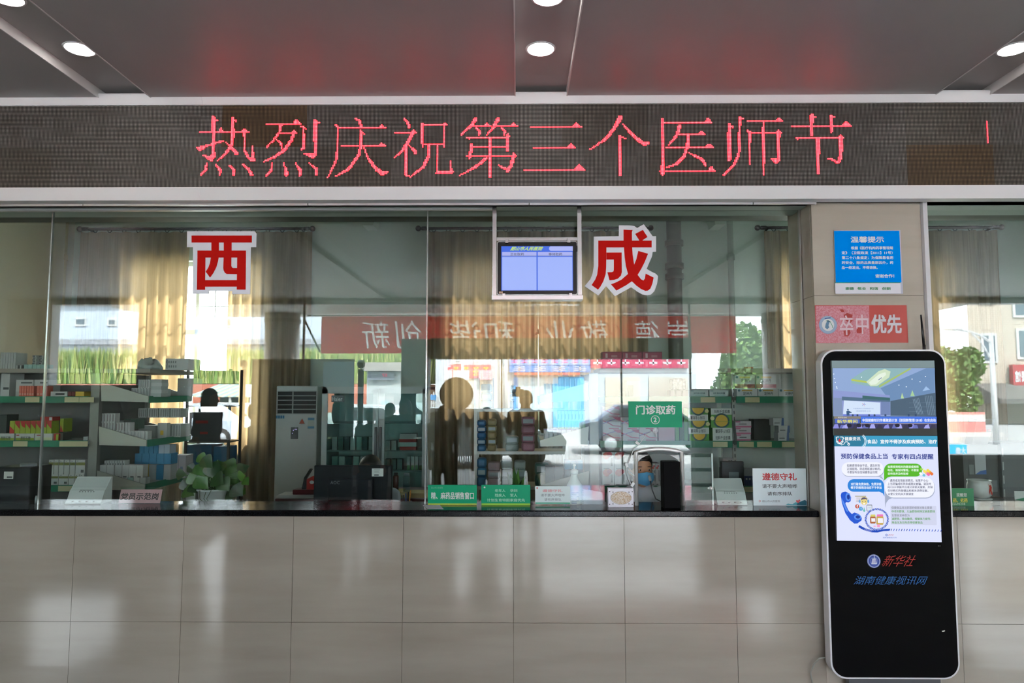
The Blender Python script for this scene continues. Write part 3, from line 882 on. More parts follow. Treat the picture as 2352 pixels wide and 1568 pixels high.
for x in range(1750, 1880, 26): z2.line([(x - 20, 810), (x + 30, 1110)], 6, K('8098ac'), 5, D)
for yy in (920, 990, 1055): z2.line([(1480, yy), (1895, yy - 10)], 3, K('7389a0'), 5, D)
z2.poly([(1370, 760), (1350, 850), (1400, 850)], K('b8d8a0'), 5, D); z2.poly([(1530, 720), (1500, 815), (1570, 815)], K('a8d0a0'), 5, D); z2.poly([(1745, 660), (1690, 735), (1810, 715)], K('a0c0e8'), 5, D)
for x, y in ((300, 468), (312, 540), (325, 600), (345, 670), (352, 690), (735, 518), (1525, 548), (1735, 508), (1650, 588), (1435, 668), (1320, 642)): z2.disc(x, y, 9, K('eef6ff', 1.2), 6, D, 6)
z2.poly([(460, 880), (1028, 915), (1028, 1112), (445, 1112)], K('d4e4fa'), 6, D)
z2.text('中国健康知识传播激励计划', 605, 998, 920, 1018, K('7f98cc'), 7, .0, D); z2.text('（胆固醇管理·2018）', 645, 1036, 880, 1058, K('7f98cc'), 7, 0, D)
for a in range(5): z2.line([(770, 945), (770 + 32 * math.cos(a * 1.256), 945 + 26 * math.sin(a * 1.256))], 6, K(('6a86d8', 'e0a0a8')[a % 2]), 7, D)
z2.poly([(445, 1095), (1030, 1100), (1032, 1130), (445, 1130)], K('7384d8'), 7, D)
z2.disc(520, 1027, 13, K('3c5c86'), 8, D); z2.poly([(495, 1050), (530, 1042), (580, 1065), (575, 1078), (542, 1080), (546, 1118), (500, 1118)], K('3c5c86'), 8, D)
for x in (595, 668, 850, 935, 1105, 1470, 1580): z2.disc(x, 1112, 16, K('35486a'), 9, D)
z2.rect(304, 1132, 720, 1168, K('8a8474'), 9, D); z2.rect(315, 1168, 702, 1240, K('4c66c4'), 9, D)
z2.rect(720, 1135, 1906, 1240, K('4a78e4'), 9, D); z2.rect(712, 1240, 1906, 1248, K('d0aa66'), 10, D)
z2.text('新华社记者', 365, 1136, 500, 1160, K('e6e6e6'), 10, .0, D); z2.text('新华瞬间', 350, 1180, 665, 1235, K('ece65a'), 10, .015, D)
z2.text('中国健康知识传播激励计划（胆固醇管理·2018）在京启动', 745, 1165, 1890, 1216, K('f4f8ff', 1.1), 10, .01, D)
z2.poly([(305, 1249), (1908, 1249), (1910, 1318), (306, 1318)], K('3d3c66'), 8, D)
for i, x in enumerate((330, 430, 470, 640, 700, 790, 900, 1010, 1120, 1250, 1320, 1410, 1520, 1570, 1750, 1850)):
    z2.poly([(x - 45, 1318), (x - 20, 1255 + (i % 3) * 8), (x + 30, 1252 + (i % 2) * 12), (x + 50, 1318)], K(('8f90e0', '6870b8', 'a8aaf0', '383650')[i % 4]), 9, D)
for x in (540, 690, 820, 1290, 1490): z2.disc(x, 1272, 38, K('26263a'), 10, D, 28)
z2.rect(302, 1318, 1914, 1430, K('3a3d3d'), 8, D)
z2.done(k)
z3 = Px(SY, 1890, 990, 5.806)
z3.poly([(144, 58), (1516, 62), (1518, 208), (146, 200)], K('3d9ec6'), 9, D)
z3.poly([(144, 58), (500, 60), (560, 130), (500, 200), (146, 200)], K('2f7d9e'), 10, D)
for r in (95, 112): z3.ring(455, 130, r - 4, r + 3, K('f4fbff'), 11, D, -.85, .85)
z3.ring(215, 120, 42, 50, K('ffffff'), 11, D, PI * 1.05, PI * 1.95); z3.line([(166, 85), (180, 130), (215, 160), (250, 130), (266, 85)], 9, K('ffffff'), 11, D)
z3.line([(166, 90), (180, 76), (205, 76)], 9, K('ffffff'), 11, D); z3.line([(225, 76), (250, 76), (266, 90)], 9, K('ffffff'), 11, D)
z3.line([(215, 160), (240, 182), (270, 170), (290, 140), (315, 138), (338, 165)], 7, K('ffffff'), 11, D); z3.ring(334, 172, 9, 17, K('ffffff'), 11, D)
z3.rect(206, 98, 222, 142, K('d8343a'), 11, D); z3.rect(194, 112, 234, 128, K('d8343a'), 11, D)
z3.text('健康资讯', 280, 75, 490, 124, K('ffffff'), 11, .01, D); z3.text('食品）宣传不得涉及疾病预防、治疗', 580, 108, 1508, 164, K('ffffff'), 11, .02, D)
z3.poly([(146, 200), (1520, 208), (1574, 1475), (180, 1455)], K('dadffa', 1.05), 9, D)
NV = K('2a3a8e'); TX = K('55586a'); GN = K('4f9a34')
z3.text('预防保健食品上当', 228, 295, 850, 366, NV, 12, .02, D); z3.text('专家有四点提醒', 905, 300, 1460, 372, NV, 12, .02, D)
SH = K('a7b0c8'); BW = K('eef0ff', 1.05)
z3.rrect(246, 425, 806, 604, 86, SH, 10, D); z3.rrect(242, 412, 800, 594, 88, BW, 11, D)
z3.poly([(700, 592), (770, 600), (806, 650), (810, 690), (790, 640), (745, 606), (690, 604)], SH, 10, D)
for s_, a, c, d, e in (('如果感到身体不适，请及时到', 310, 436, 745, 474), ('正规医院、药店等医就诊购药，', 310, 482, 760, 518), ('不要盲听盲信保健食品功效', 312, 526, 715, 562)): z3.text(s_, a, c, d, e, TX, 12, .008, D)
GB = K('58b82a'); z3.rrect(806, 430, 1312, 602, 84, GB, 10, D); z3.poly([(806, 515), (900, 515), (900, 602), (850, 615), (812, 652), (806, 640)], GB, 10, D)
for s_, a, c, d, e in (('如果接到相关的邀请或推销', 852, 454, 1262, 488), ('电话，请保持警惕，不要盲', 852, 500, 1264, 535), ('目听信并及时挂掉', 856, 546, 1126, 580)): z3.text(s_, a, c, d, e, K('f0fff0'), 12, .012, D)
def capsule(xa, ya, xb, yb, w_, c1, c2, L):
    xm, ym = (xa + xb) / 2, (ya + yb) / 2
    z3.disc(xa, ya, w_ / 2, K(c1), L, D); z3.disc(xb, yb, w_ / 2, K(c2), L, D); z3.line([(xa, ya), (xm, ym)], w_, K(c1), L, D); z3.line([(xm, ym), (xb, yb)], w_, K(c2), L, D)
capsule(1385, 520, 1440, 568, 38, 'f0d850', 'e87840', 12); capsule(1340, 530, 1395, 575, 36, 'f4e068', 'f070a8', 13); capsule(1285, 560, 1335, 585, 32, 'f6f6f6', '70c0d8', 14); capsule(1295, 502, 1340, 510, 26, 'a0d850', 'ecf0d0', 12)
BB = K('2f86dc'); z3.rrect(320, 636, 806, 804, 82, BB, 10, D); z3.poly([(700, 700), (806, 715), (812, 868), (790, 825), (740, 803)], BB, 10, D)
z3.text('对打着免费体检、免费讲座', 362, 682, 768, 720, K('f4faff'), 12, .012, D); z3.text('幌子的推销活动应不予参加', 362, 730, 770, 766, K('f4faff'), 12, .012, D)
z3.rrect(822, 622, 1482, 893, 118, SH, 10, D); z3.rrect(816, 612, 1474, 882, 118, BW, 11, D); z3.poly([(816, 760), (940, 880), (870, 905), (835, 950), (822, 1020), (818, 940)], SH, 10, D)
for s_, a, c, d, e in (('遇到或发现前述情况，如果不小心', 882, 636, 1390, 672), ('上当受骗或听到亲戚朋友被骗，请及时', 850, 681, 1428, 717), ('向12331举报平台或公安机关报案，并保', 852, 726, 1450, 760), ('存好购买的保健品和相关消费证据，', 852, 771, 1390, 806), ('以便公安机关开展调查', 855, 816, 1195, 850)):
    z3.text(s_, a, c, d, e, TX, 12, .008, D)
z3.poly([(890, 988), (1500, 992), (1508, 1248), (895, 1240)], K('d2d6ee'), 10, D)
for s_, a, c, d, e, mm in (('保健食品违法犯罪的侵害对象主要是', 902, 997, 1442, 1034, K('868a98')), ('中老年群体、儿童群体和特定病患群体', 904, 1046, 1480, 1082, GN), ('犯罪高发种类为', 906, 1100, 1140, 1135, K('868a98')), ('减肥类、降血糖类、缓解体力疲劳、', 906, 1146, 1430, 1180, GN), ('降血压及壮阳类等保健食品', 908, 1195, 1315, 1228, GN)):
    z3.text(s_, a, c, d, e, mm, 12, .008, D)
PB = K('2358d4'); PD = K('1a3a9c'); PLt = K('5a90f0')
z3.poly([(228, 850), (240, 815), (290, 802), (345, 825), (366, 880), (360, 930), (330, 946), (300, 940), (290, 960), (330, 1050), (375, 1100), (410, 1080), (470, 1100), (508, 1150), (505, 1185), (450, 1225), (410, 1228), (350, 1180), (290, 1090), (245, 960)], PB, 11, D)
z3.disc(325, 873, 34, PLt, 12, D, 55); z3.disc(328, 873, 20, PD, 13, D, 34); z3.disc(452, 1140, 48, PLt, 12, D, 36); z3.disc(455, 1138, 30, PD, 13, D, 22); z3.poly([(235, 880), (275, 950), (330, 1075), (300, 1060), (255, 960)], PLt, 12, D)
z3.rect(418, 858, 566, 868, K('a8a890'), 11, D); z3.rect(420, 868, 560, 945, K('e6e4f0'), 11, D)
for yy in (886, 902, 918, 934): z3.rect(434, yy - 2, 490, yy + 2, K('8c8ca8'), 12, D)
z3.disc(538, 925, 46, K('e8d488'), 12, D, 56); z3.poly([(494, 915), (505, 885), (540, 875), (575, 890), (582, 915), (560, 900), (520, 905)], K('5c5878'), 13, D)
for x in (478, 592): z3.disc(x, 930, 12, K('6aa8e0'), 13, D, 22)
z3.ring(536, 930, 58, 64, K('e0cc88'), 11, D, .2, PI - .2)
for x in (516, 556): z3.disc(x, 934, 5, K('4a4650'), 13, D)
z3.disc(538, 962, 14, K('ffffff'), 13, D, 9)
z3.disc(447, 998, 27, K('c0503c'), 11, D); z3.text('?', 437, 980, 458, 1016, K('ffffff'), 12, .01, D); z3.disc(496, 1030, 27, K('4aa0dc'), 11, D); z3.text('!', 493, 1012, 500, 1048, K('ffffff'), 12, .01, D)
z3.poly([(537, 1012), (543, 1012), (546, 1035), (557, 1058), (540, 1074), (522, 1056), (534, 1035)], K('6cc0b4'), 11, D)
z3.rrect(574, 976, 646, 1062, 6, K('6a6a80'), 11, D); z3.rect(580, 986, 640, 1056, K('e8f0fa'), 12, D)
for yy in (1000, 1014, 1028, 1042): z3.rect(588, yy - 2, 632, yy + 2, K('90a8d0'), 13, D)
for i in range(44):
    a = 2 * PI * i / 44
    x, y = 706 + 148 * math.cos(a), 1170 + 136 * math.sin(a)
    z3.line([(x - 13 * math.cos(a + .7), y - 13 * math.sin(a + .7)), (x + 13 * math.cos(a + .7), y + 13 * math.sin(a + .7))], 11, (PB, PD)[i % 2], 13, D)
cp = [(470, 1262), (540, 1300), (640, 1328), (720, 1330), (800, 1312), (880, 1308), (1200, 1312), (1560, 1322)]
for i in range(66):
    u = i / 65 * (len(cp) - 1.001); j = int(u); f_ = u - j
    x = cp[j][0] + (cp[j + 1][0] - cp[j][0]) * f_; y = cp[j][1] + (cp[j + 1][1] - cp[j][1]) * f_
    z3.line([(x - 5, y + 12), (x + 6, y - 12)], 9, (PB, PD)[i % 2], 13, D)
for x0, x1, y0, y1, c, lc in ((618, 692, 1130, 1226, 'b0663a', 'd8d070'), (702, 795, 1128, 1242, 'c8a84c', 'f07cc0')):
    z3.rrect(x0, y0, x1, y1, 14, K(c), 12, D); z3.rrect(x0 + 4, y0 - 24, x1 - 4, y0 + 4, 10, K(lc), 13, D); z3.rect(x0 + 16, y0 + 26, x1 - 8, y1 - 24, K('f2f2fa'), 13, D)
z3.rrect(708, 1236, 748, 1274, 8, K('f4a0d0'), 14, D); z3.disc(678, 1262, 18, K('f4b0d8'), 13, D, 9)
z3.ring(836, 1378, 8, 15, K('4a6ac0'), 12, D); z3.text('新华社', 862, 1366, 932, 1390, K('c04a4a'), 12, .0, D, shear=.2); z3.text('湖南健康视讯网', 786, 1404, 970, 1422, K('5070c0'), 12, 0, D)
# merge the two display layers into one part
disp = [o for o in k.children if o.name.startswith('display')]
zz = MB()
for o in disp:
    me = o.data
    off = ORG[o.name]
    for p in me.polygons:
        zz.add([tuple(me.vertices[i].co + off) for i in p.vertices], [tuple(range(len(p.vertices)))], me.materials[p.material_index])
    bpy.data.objects.remove(o)
for p_, m_ in ((z3.b.pop(D), None),):
    zz.v_off = len(zz.v)
    base = len(zz.v); zz.v += p_.v
    for f_, mi, sm in zip(p_.f, p_.mi, p_.sm):
        zz.f.append(tuple(i + base for i in f_)); zz.mi.append(zz.m(p_.mats[mi])); zz.sm.append(sm)
zz.obj('display', k)
z4 = Px(SY, 1840, 1240, 4.78)
z4.disc(798, 230, 73, mat('8c9cd0', .4), 1, 'emblem'); z4.disc(798, 230, 60, mat('2c47a4', .4), 2, 'emblem'); z4.ring(798, 230, 60, 64, mat('d8dcea', .4), 3, 'emblem'); z4.ring(798, 230, 36, 44, mat('6a80c4', .4), 3, 'emblem')
z4.rect(795, 158, 802, 200, mat('e8eaf4', .4), 4, 'emblem'); z4.poly([(778, 200), (818, 200), (830, 262), (868, 262), (768, 262)], mat('e8eaf4', .4), 4, 'emblem')
for x in (786, 800, 812): z4.rect(x - 2, 208, x + 2, 252, mat('2c47a4', .4), 5, 'emblem')
z4.text('新华社', 908, 165, 1248, 288, mat('a41c14', .4), 2, 0, 'red_lettering', shear=.22)
z4.text('湖南健康视讯网', 592, 392, 1372, 488, mat('1d5c9c', .4), 2, 0, 'blue_lettering', shear=.06)
z4.disc(1506, 63, 4, mat('c8c8c8', .4), 2, 'button'); z4.disc(1523, 63, 4, mat('c8c8c8', .4), 2, 'button')
z4.poly([(1542, 994), (1578, 988), (1574, 1002), (1550, 1006)], mat('dcd8cc', .6), 2, 'chipped_spot')
z4.done(k)
# cable and its plug lying left of the kiosk
c0 = at(1893, 1510, 3.86); c1 = at(1862, 1545, 3.88)
b = MB()
b.tube([(c0.x + .02, 3.86, c0.z + .002), (c0.x - .02, 3.87, c0.z - .006), (c1.x + .02, 3.88, c0.z - .04), (c1.x, 3.88, c1.z), (c1.x + .008, 3.88, c1.z - .05), (c1.x + .04, 3.87, .005)], .0045, mat('8f9088', .5), 8)
tag(b.obj('power_cable'), 'thin grey power cable looping out behind the left foot of the black kiosk', 'cable')

# ================================================================== SIGNS ON THE PILLAR
YN = YT - .006
def board(name, label, cat, rect, Y, thick, m, group=None, s=(0, 0, 1.0)):
    p = Px(Y - thick, *s)
    x0, z0, x1, z1 = Px(Y).box4(*rect)
    t = thing(name, label, cat, ((x0 + x1) / 2, Y, z0), group)
    MB().box(x0, x1, Y - thick, Y, z0, z1, m).obj('panel', t)
    return t, p
t, p = board('notice_board', 'blue and white notice board with white writing on the tiled pillar', 'sign', (1917.3, 529.6, 2068.6, 675), YN, .012, mat('c4c6d8', .35), s=(1880, 500, 4.9))
p.rect(184, 147, 921, 728, mat('0096ff', .9, 0, .0), 1); p.rect(184, 726, 921, 735, mat('12907c', .4), 2); p.rect(187, 735, 925, 854, mat('eeeef8', .4), 1)
NW = mat('f2f6fc', .5)
for s_, a, c, d, e, bo in (('温馨提示', 360, 210, 735, 280, .02), ('根据《医疗机构药事管理规', 364, 322, 838, 357, .02), ('定》（卫医政发【2011】11号）', 258, 376, 832, 413, .02), ('第二十八条规定：为保障患者用', 260, 432, 838, 467, .02),
    ('药安全，除药品质量原因外，药', 260, 487, 840, 523, .02), ('品一经发出，不得退换。', 260, 543, 665, 580, .02), ('谢谢合作！', 638, 634, 850, 675, .02)): p.text(s_, a, c, d, e, NW, 2, bo)
for s_, a, d in (('崇德', 302, 395), ('敬业', 437, 532), ('和谐', 574, 668), ('创新', 712, 812)): p.text(s_, a, 780, d, 813, mat('17884a', .4), 3, .015)
p.done(t)
t, p = board('worn_red_sticker', 'worn red and pink sticker with a round emblem, below the blue notice', 'sign', (1872.5, 701, 2083.5, 787), YN, .003, mat('c2453f', .3), s=(1880, 500, 4.9))
PKM = textured('worn_pink_film', 'cc6c78', 'd898a6', (1, 1, 1), 140, .35, detail=2)
p.poly([(-34, 992), (568, 988), (576, 1406), (-26, 1412)], PKM, 1)
RT = mat('b02420', .35)
for pts in ([(282, 1095), (320, 1070), (378, 1090), (382, 1160), (350, 1190), (300, 1150)], [(278, 1270), (350, 1262), (360, 1300), (330, 1335), (290, 1330)], [(425, 1270), (440, 1225), (490, 1205), (508, 1270), (470, 1300), (430, 1295)], [(232, 1032), (275, 1030), (292, 1060), (262, 1064)]): p.poly(pts, RT, 2)
p.text('卒', 236, 1098, 388, 1320, mat('e6ccd6', .5), 3, .01); p.text('中', 420, 1090, 560, 1308, mat('e6ccd6', .5), 3, .01); p.text('优先', 592, 1088, 932, 1304, mat('d9d3dc', .4), 3, .03)
p.disc(105, 1205, 102, mat('7f9cc0', .4), 2, 'emblem'); p.ring(105, 1205, 72, 98, mat('9db4d0', .4), 3, 'emblem'); p.disc(105, 1205, 70, mat('e4e6e8', .4), 3, 'emblem')
p.poly([(80, 1190), (100, 1150), (130, 1165), (118, 1185), (110, 1210), (118, 1235), (95, 1255), (70, 1235)], mat('5a86a8', .4), 4, 'emblem'); p.line([(85, 1160), (125, 1165), (150, 1210), (156, 1240)], 6, mat('3f9a6a', .4), 4, 'emblem'); p.line([(70, 1135), (130, 1125)], 12, mat('35508c', .4), 4, 'emblem')
p.done(t)

# ================================================================== WORKTOP AND WHAT STANDS OR STICKS IN FRONT
CTX1 = at(1882, 1180, 3.885).x
b = MB(); b.box(-4.6, CTX1, 3.885, 4.2, ZC0, ZC1, T_GRAN, .006); tag(b.obj('worktop'), 'long black speckled granite worktop left of the pillar, under the service glass', 'worktop')
b = MB(); b.box(at(2140, 1180, 3.9).x, 5.6, 3.9, 4.42, ZC0, ZC1, T_GRAN, .006); tag(b.obj('worktop'), 'black granite worktop right of the pillar, behind the kiosk', 'worktop')
YF = YG - .0006
ZI = .86
b = MB(); b.box(-4.5, 1.9, 4.21, 4.86, ZI - .03, ZI, mat('8f8d88', .4)); b.box(-4.5, 1.9, 4.225, 4.25, 0, ZI - .03, mat('8f8d88', .5)); tag(b.obj('inner_desk'), 'long low staff desk behind the black granite worktop', 'desk')
GRN = mat('009a6c', .4, 0, .18); WT = mat('d4dcd6', .4)
t, p = board('hatch_sign', 'green hanging sign with white circled number above the hatch', 'sign', (1443.5, 921.5, 1566, 981), YF, .004, GRN, s=(1420, 880, 5.058))
p.text('门诊取药', 205, 255, 665, 362, WT, 1, .025); p.ring(430, 424, 44, 51, WT, 1, 'lettering'); p.text('2', 410, 396, 447, 452, WT, 1, .02)
p.done(t)
hk = thing('suction_hook', 'small white suction hook on the glass below the green hatch sign', 'hook', at(1505, 988, YF))
c = at(1505, 988, YF); b = MB(); b.tube([(c.x, YF, c.z), (c.x, YF - .007, c.z)], .016, mat('e6e6ea', .25), 20); b.obj('cup', hk)
MB().tube([(c.x, YF - .009, c.z), (c.x + .002, YF - .012, c.z - .02), (c.x + .002, YF - .012, c.z - .04)], .003, mat('e6e6ea', .25)).obj('pin', hk)
t, p = board('counter_sign', 'green sign with one line of big writing, by the pane joint', 'sign', (983, 1113, 1095.2, 1157.5), YF, .004, GRN, 'small green signs on the glass', s=(960, 1090, 4.523))
p.rect(105, 298, 609, 312, mat('b4cf3a', .4), 1); p.text('韶山市人民医院', 137, 124, 258, 144, mat('6fbf9e', .4), 1, 0, 'small_lettering'); p.text('精、麻药品销售窗口', 136, 180, 580, 254, WT, 1, .02); p.done(t)
t, p = board('counter_sign', 'green sign with three lines of small writing, under the spiky plant', 'sign', (1105.6, 1113, 1218.2, 1160), YF, .004, GRN, 'small green signs on the glass', s=(960, 1090, 4.523))
p.rect(661, 297, 1166, 316, mat('8ecb30', .4), 1)
for s_, a, c_, d, e in (('老年人', 798, 147, 910, 180), ('孕妇', 958, 147, 1032, 180), ('残疾人', 798, 196, 910, 229), ('军人', 958, 196, 1032, 229), ('计划生育特困家庭优先', 718, 246, 1112, 279)): p.text(s_, a, c_, d, e, mat('a8dcc0', .4), 1, .01)
p.disc(692, 131, 9, mat('d8e0d8', .4), 1, 'emblem'); p.done(t)
t, p = board('counter_sign', 'small white sign with faded red heading and green bottom strip, left of the pump bottle', 'sign', (1229.2, 1116, 1309.6, 1157), YF, .004, mat('cfdedb', .4), s=(960, 1090, 4.523))
p.rect(1220, 287, 1580, 301, mat('2c9c74', .4), 1)
p.text('遵德守礼', 1294, 150, 1500, 181, mat('d8969a', .5), 1, .015, 'heading'); p.text('请不要大声喧哗', 1275, 197, 1525, 226, mat('8a9496', .5), 1, .01); p.text('请有序排队', 1312, 242, 1490, 271, mat('8a9496', .5), 1, .01); p.disc(1238, 137, 9, mat('c46a6a', .4), 1, 'emblem'); p.done(t)
t, p = board('courtesy_sign', 'white sign with red heading and a painted lotus corner, by the pillar', 'sign', (1729, 1075, 1851.5, 1160.5), YF, .004, mat('dfeef0', .35), s=(1540, 780, 3.825))
p.text('遵德守礼', 806, 1170, 1108, 1234, mat('c4262c', .4), 1, .02, 'heading'); p.text('请不要大声喧哗', 804, 1268, 1112, 1304, mat('3c4044', .4), 1, .01); p.text('请有序排队', 850, 1335, 1068, 1368, mat('3c4044', .4), 1, .01); p.text('韶山市人民医院', 806, 1408, 962, 1426, mat('5a6064', .4), 1, 0, 'small_lettering')
p.line([(784, 1407), (793, 1416), (784, 1425), (775, 1416), (784, 1407)], 3, mat('c4262c', .4), 1)
p.poly([(1010, 1452), (1030, 1438), (1070, 1444), (1100, 1425), (1130, 1436), (1160, 1420), (1195, 1430), (1196, 1454)], mat('5db4c0', .4), 1); p.poly([(1105, 1452), (1120, 1428), (1150, 1418), (1180, 1405), (1196, 1420), (1196, 1454)], mat('2a6c80', .4), 2)
for x, y in ((1110, 1416), (1130, 1412), (1120, 1424)): p.disc(x, y, 9, mat('d85a60', .4), 3)
p.done(t)
# intercom speaker box on the ledge
t = thing('intercom_speaker', 'small white speaker box with an oval gold grille, left of the hatch', 'speaker', at(1426, 1164, 4.0))
YI = 3.99
p = Px(YI, 960, 1090, 4.523)
x0, z0, x1, z1 = p.box4(1975, 140, 2240, 335); z0 = ZC1
MB().box(x0, x1, YI, YI + .05, z0, z1, mat('e2e0e8', .35), .002).obj('box', t)
p.disc(2110, 240, 110, mat('8c8a86', .4), 1, 'grille', 68); p.disc(2110, 240, 106, textured('gold_speckle', '8c6c40', 'c4bcb0', (1, 1, 1), 220, .4, metal=.2, detail=2), 2, 'grille', 65)
for x, y in ((1992, 175), (2026, 180), (2192, 180), (2226, 176), (1992, 306), (2026, 302), (2192, 302), (2226, 306)): p.disc(x, y, 6, mat('3a3838', .4), 1, 'screw#%d,%d' % (x, y))
p.done(t)
# slip of paper on the ledge
b = MB(); b.prismZ([(at(968, 1162, 4.0).x, 4.055), (at(1008, 1160, 4.0).x, 4.058), (at(1019, 1169, 3.93).x, 3.925), (at(982, 1170, 3.93).x, 3.93)], ZC1 + .0004, ZC1 + .0014, mat('d2ccd8', .7)); tag(b.obj('paper_slip'), 'small white paper slip lying on the black ledge by the pane joint', 'paper')
# folded leaflet holder and notepad by the hatch (inside, against the glass)
p = Px(YG + .03, 960, 1090, 4.523)
pts = [p.p(1700, 316), p.p(1920, 316), p.p(1918, 182), p.p(1706, 146)]
t = thing('notepad', 'pale blue perforated notepad leaning on the glass, right of the pump bottle', 'notepad', (pts[0][0], YG + .03, ZC1))
MB().prism([(q_[0], max(q_[1], ZC1)) for q_ in pts], YG + .03, YG + .042, mat('bccad6', .6)).obj('sheets', t)
p = Px(YG + .03, 960, 1090, 4.523)
for i in range(8): p.disc(1714, 160 + i * 20, 4, mat('5a646c', .5), 1, 'punched_holes')
p.done(t)
# pump bottle
t = thing('pump_bottle', 'white pump bottle of hand rub behind the glass, left of the speaker box', 'bottle', at(1320, 1158, 4.22))
YB = 4.135
cx = X_(1319, YB, 1100); k_ = YB / F_PX
zb = ZC1; R0 = 20 * k_ * .9
zs = lambda py: max(Z_(py, YB), zb)
MB().lathe((cx, YB), [(R0 * .95, zb), (R0, zb + .006), (R0, zs(1122)), (R0 * .93, zs(1112)), (R0 * .5, zs(1098)), (R0 * .42, zs(1092)), (R0 * .42, zs(1088))], mat('dfe6e6', .35)).obj('bottle_body', t)
MB().lathe((cx, YB), [(R0 * .48, zs(1088)), (R0 * .5, zs(1080)), (R0 * .3, zs(1078)), (R0 * .12, zs(1076)), (R0 * .12, zs(1068))], mat('e8eeee', .3)).obj('pump_collar', t)
b = MB(); b.box(cx - .008, cx + .008, YB - .03, YB + .01, zs(1069), zs(1065), mat('e8eeee', .3), .002); b.obj('nozzle', t)
b = MB()
for i in range(9): b.box(cx - .02, cx + (.01 if i % 3 else .022), YB - R0 - .0012, YB - R0 + .004, zs(1128 + i * 3), zs(1129 + i * 3), mat('6a7ca8', .5))
b.obj('label_print', t)

# card dispensers
def dispenser(label, pa, pb, pt, Y):
    x0, x1 = X_(pa, Y, 1150), X_(pb, Y, 1150)
    zt_ = Z_(pt, Y); h_ = zt_ - ZC1
    t = thing('card_dispenser', label, 'card dispenser', ((x0 + x1) / 2, Y, ZC1), 'white card dispensers')
    prof = [(Y - .005, ZC1), (Y - .005, ZC1 + .008), (Y + .012, ZC1 + h_ * .18), (Y + .034, ZC1 + h_ * .5), (Y + .045, ZC1 + h_ * .56), (Y + .095, ZC1 + h_ * .97), (Y + .1, ZC1 + h_), (Y + .108, ZC1 + h_), (Y + .108, ZC1)]
    m = mat('d9e0de', .35)
    MB().prismX(prof, x0, x1, m).obj('body', t)
    def on(y0, u0, u1, z0f, z1f, mm, name):
        b = MB(); ya = Y + .045 + (.05) * ((z0f - .56) / .41) - .0015; yb = Y + .045 + .05 * ((z1f - .56) / .41) - .0015
        xa = x0 + (x1 - x0) * u0; xb = x0 + (x1 - x0) * u1
        b.quad((xa, ya, ZC1 + h_ * z0f), (xb, ya, ZC1 + h_ * z0f), (xb, yb, ZC1 + h_ * z1f), (xa, yb, ZC1 + h_ * z1f), mm); b.obj(name, t)
    on(0, .03, .97, .6, .96, mat('cdd5d4', .4), 'lid')
    b = MB()
    for i in range(10):
        xx = x0 + (x1 - x0) * (.3 + .04 * i); b.box(xx - .0012, xx + .0012, Y + .03, Y + .036, ZC1 + h_ * .5, ZC1 + h_ * .52, mat('454a4c', .5))
    for i in range(6):
        xx = x0 + (x1 - x0) * (.3 + .08 * i); b.box(xx - .002, xx + .002, Y + .026, Y + .032, ZC1 + h_ * .44, ZC1 + h_ * .465, mat('454a4c', .5))
    b.obj('speaker_holes', t)
    for i in range(4):
        xx = x0 + (x1 - x0) * (.2 + .2 * i)
        MB().ball((xx, Y + .002, ZC1 + h_ * .1), .008, .006, .004, mat('b8b4b2', .3), 12, 6).obj('button', t)
dispenser('white desktop card reader with slanted lid, left of the pink desk sign', 151, 232, 1100, 4.085)
dispenser('white desktop card reader with slanted lid, left of the courtesy sign', 1648, 1716, 1102, 4.085)
# pink acrylic desk sign
t = thing('desk_sign', 'pink name card in a clear acrylic tent stand, between card reader and pothos', 'sign', at(326, 1158, 4.2))
Yd = 4.1
p = Px(Yd + .03, 200, 780, 3.825)
x0, z0, x1, z1 = p.box4(290, 1290, 690, 1445); z0 = ZC1
MB().prismX([(Yd, z0), (Yd + .03, z1), (Yd + .033, z1), (Yd + .075, z0), (Yd + .072, z0), (Yd + .0315, z1 - .006), (Yd + .003, z0)], x0, x1, CLEAR).obj('acrylic_stand', t)
b = MB(); dz = z1 - z0
def sl(u0, v0, u1, v1, mm):
    f = lambda u, v: (x0 + (x1 - x0) * u, Yd + .03 * v - .0006, z0 + dz * v)
    b.quad(f(u0, v0), f(u1, v0), f(u1, v1), f(u0, v1), mm)
sl(.03, .02, .94, .84, mat('c9a0a4', .5)); b.obj('pink_card', t)
b = MB(); v_, f_ = glyphs('党员示范岗', .02)
b.add([(x0 + (x1 - x0) * (.06 + .82 * a), Yd + .03 * (.22 + .42 * c_) - .0016 - .0002 * _l, z0 + dz * (.22 + .42 * c_)) for a, c_, _l in v_], f_, mat('2c2a30', .5)); b.obj('lettering', t)

# ================================================================== SERVICE HATCH
t = thing('service_hatch', 'bright metal arched frame around the service hatch in the glass', 'frame', ((HXA + HXB) / 2, YG, ZC1))
path = [(HXA + .006, YG - .004, ZC1)] + [(HXA + .006 + (HXB - HXA - .012) * i / 12, YG - .004, arch_z(HXA + (HXB - HXA) * i / 12) - .004) for i in range(13)] + [(HXB - .006, YG - .004, ZC1)]
CH = mat('efeeea', .28, .35)
MB().tube(path, .012, CH, 12).obj('metal_frame', t)
b = MB(); xm = (HXA + HXB) / 2; zi = Z_(1075, YG); rx_ = (HXB - HXA) / 2 - .004; rz_ = Z_(1041, YG) - zi
N = 16
inner = [(xm + rx_ * math.cos(PI * i / N), zi + rz_ * math.sin(PI * i / N)) for i in range(N + 1)]
b.prism(inner + [(q_[0], arch_z(q_[0]) - .008) for q_ in inner[::-1]], YG + .001, YG + .006, glass_mat('hazy_acrylic', (.72, .72, .72), .04))
b.obj('arched_plate', t)
t = thing('sliding_panel', 'clear sliding hatch door with pale cross bars, open to the right', 'hatch door', at(1615, 1164, YG + .03))
y0, y1 = YG + .018, YG + .024
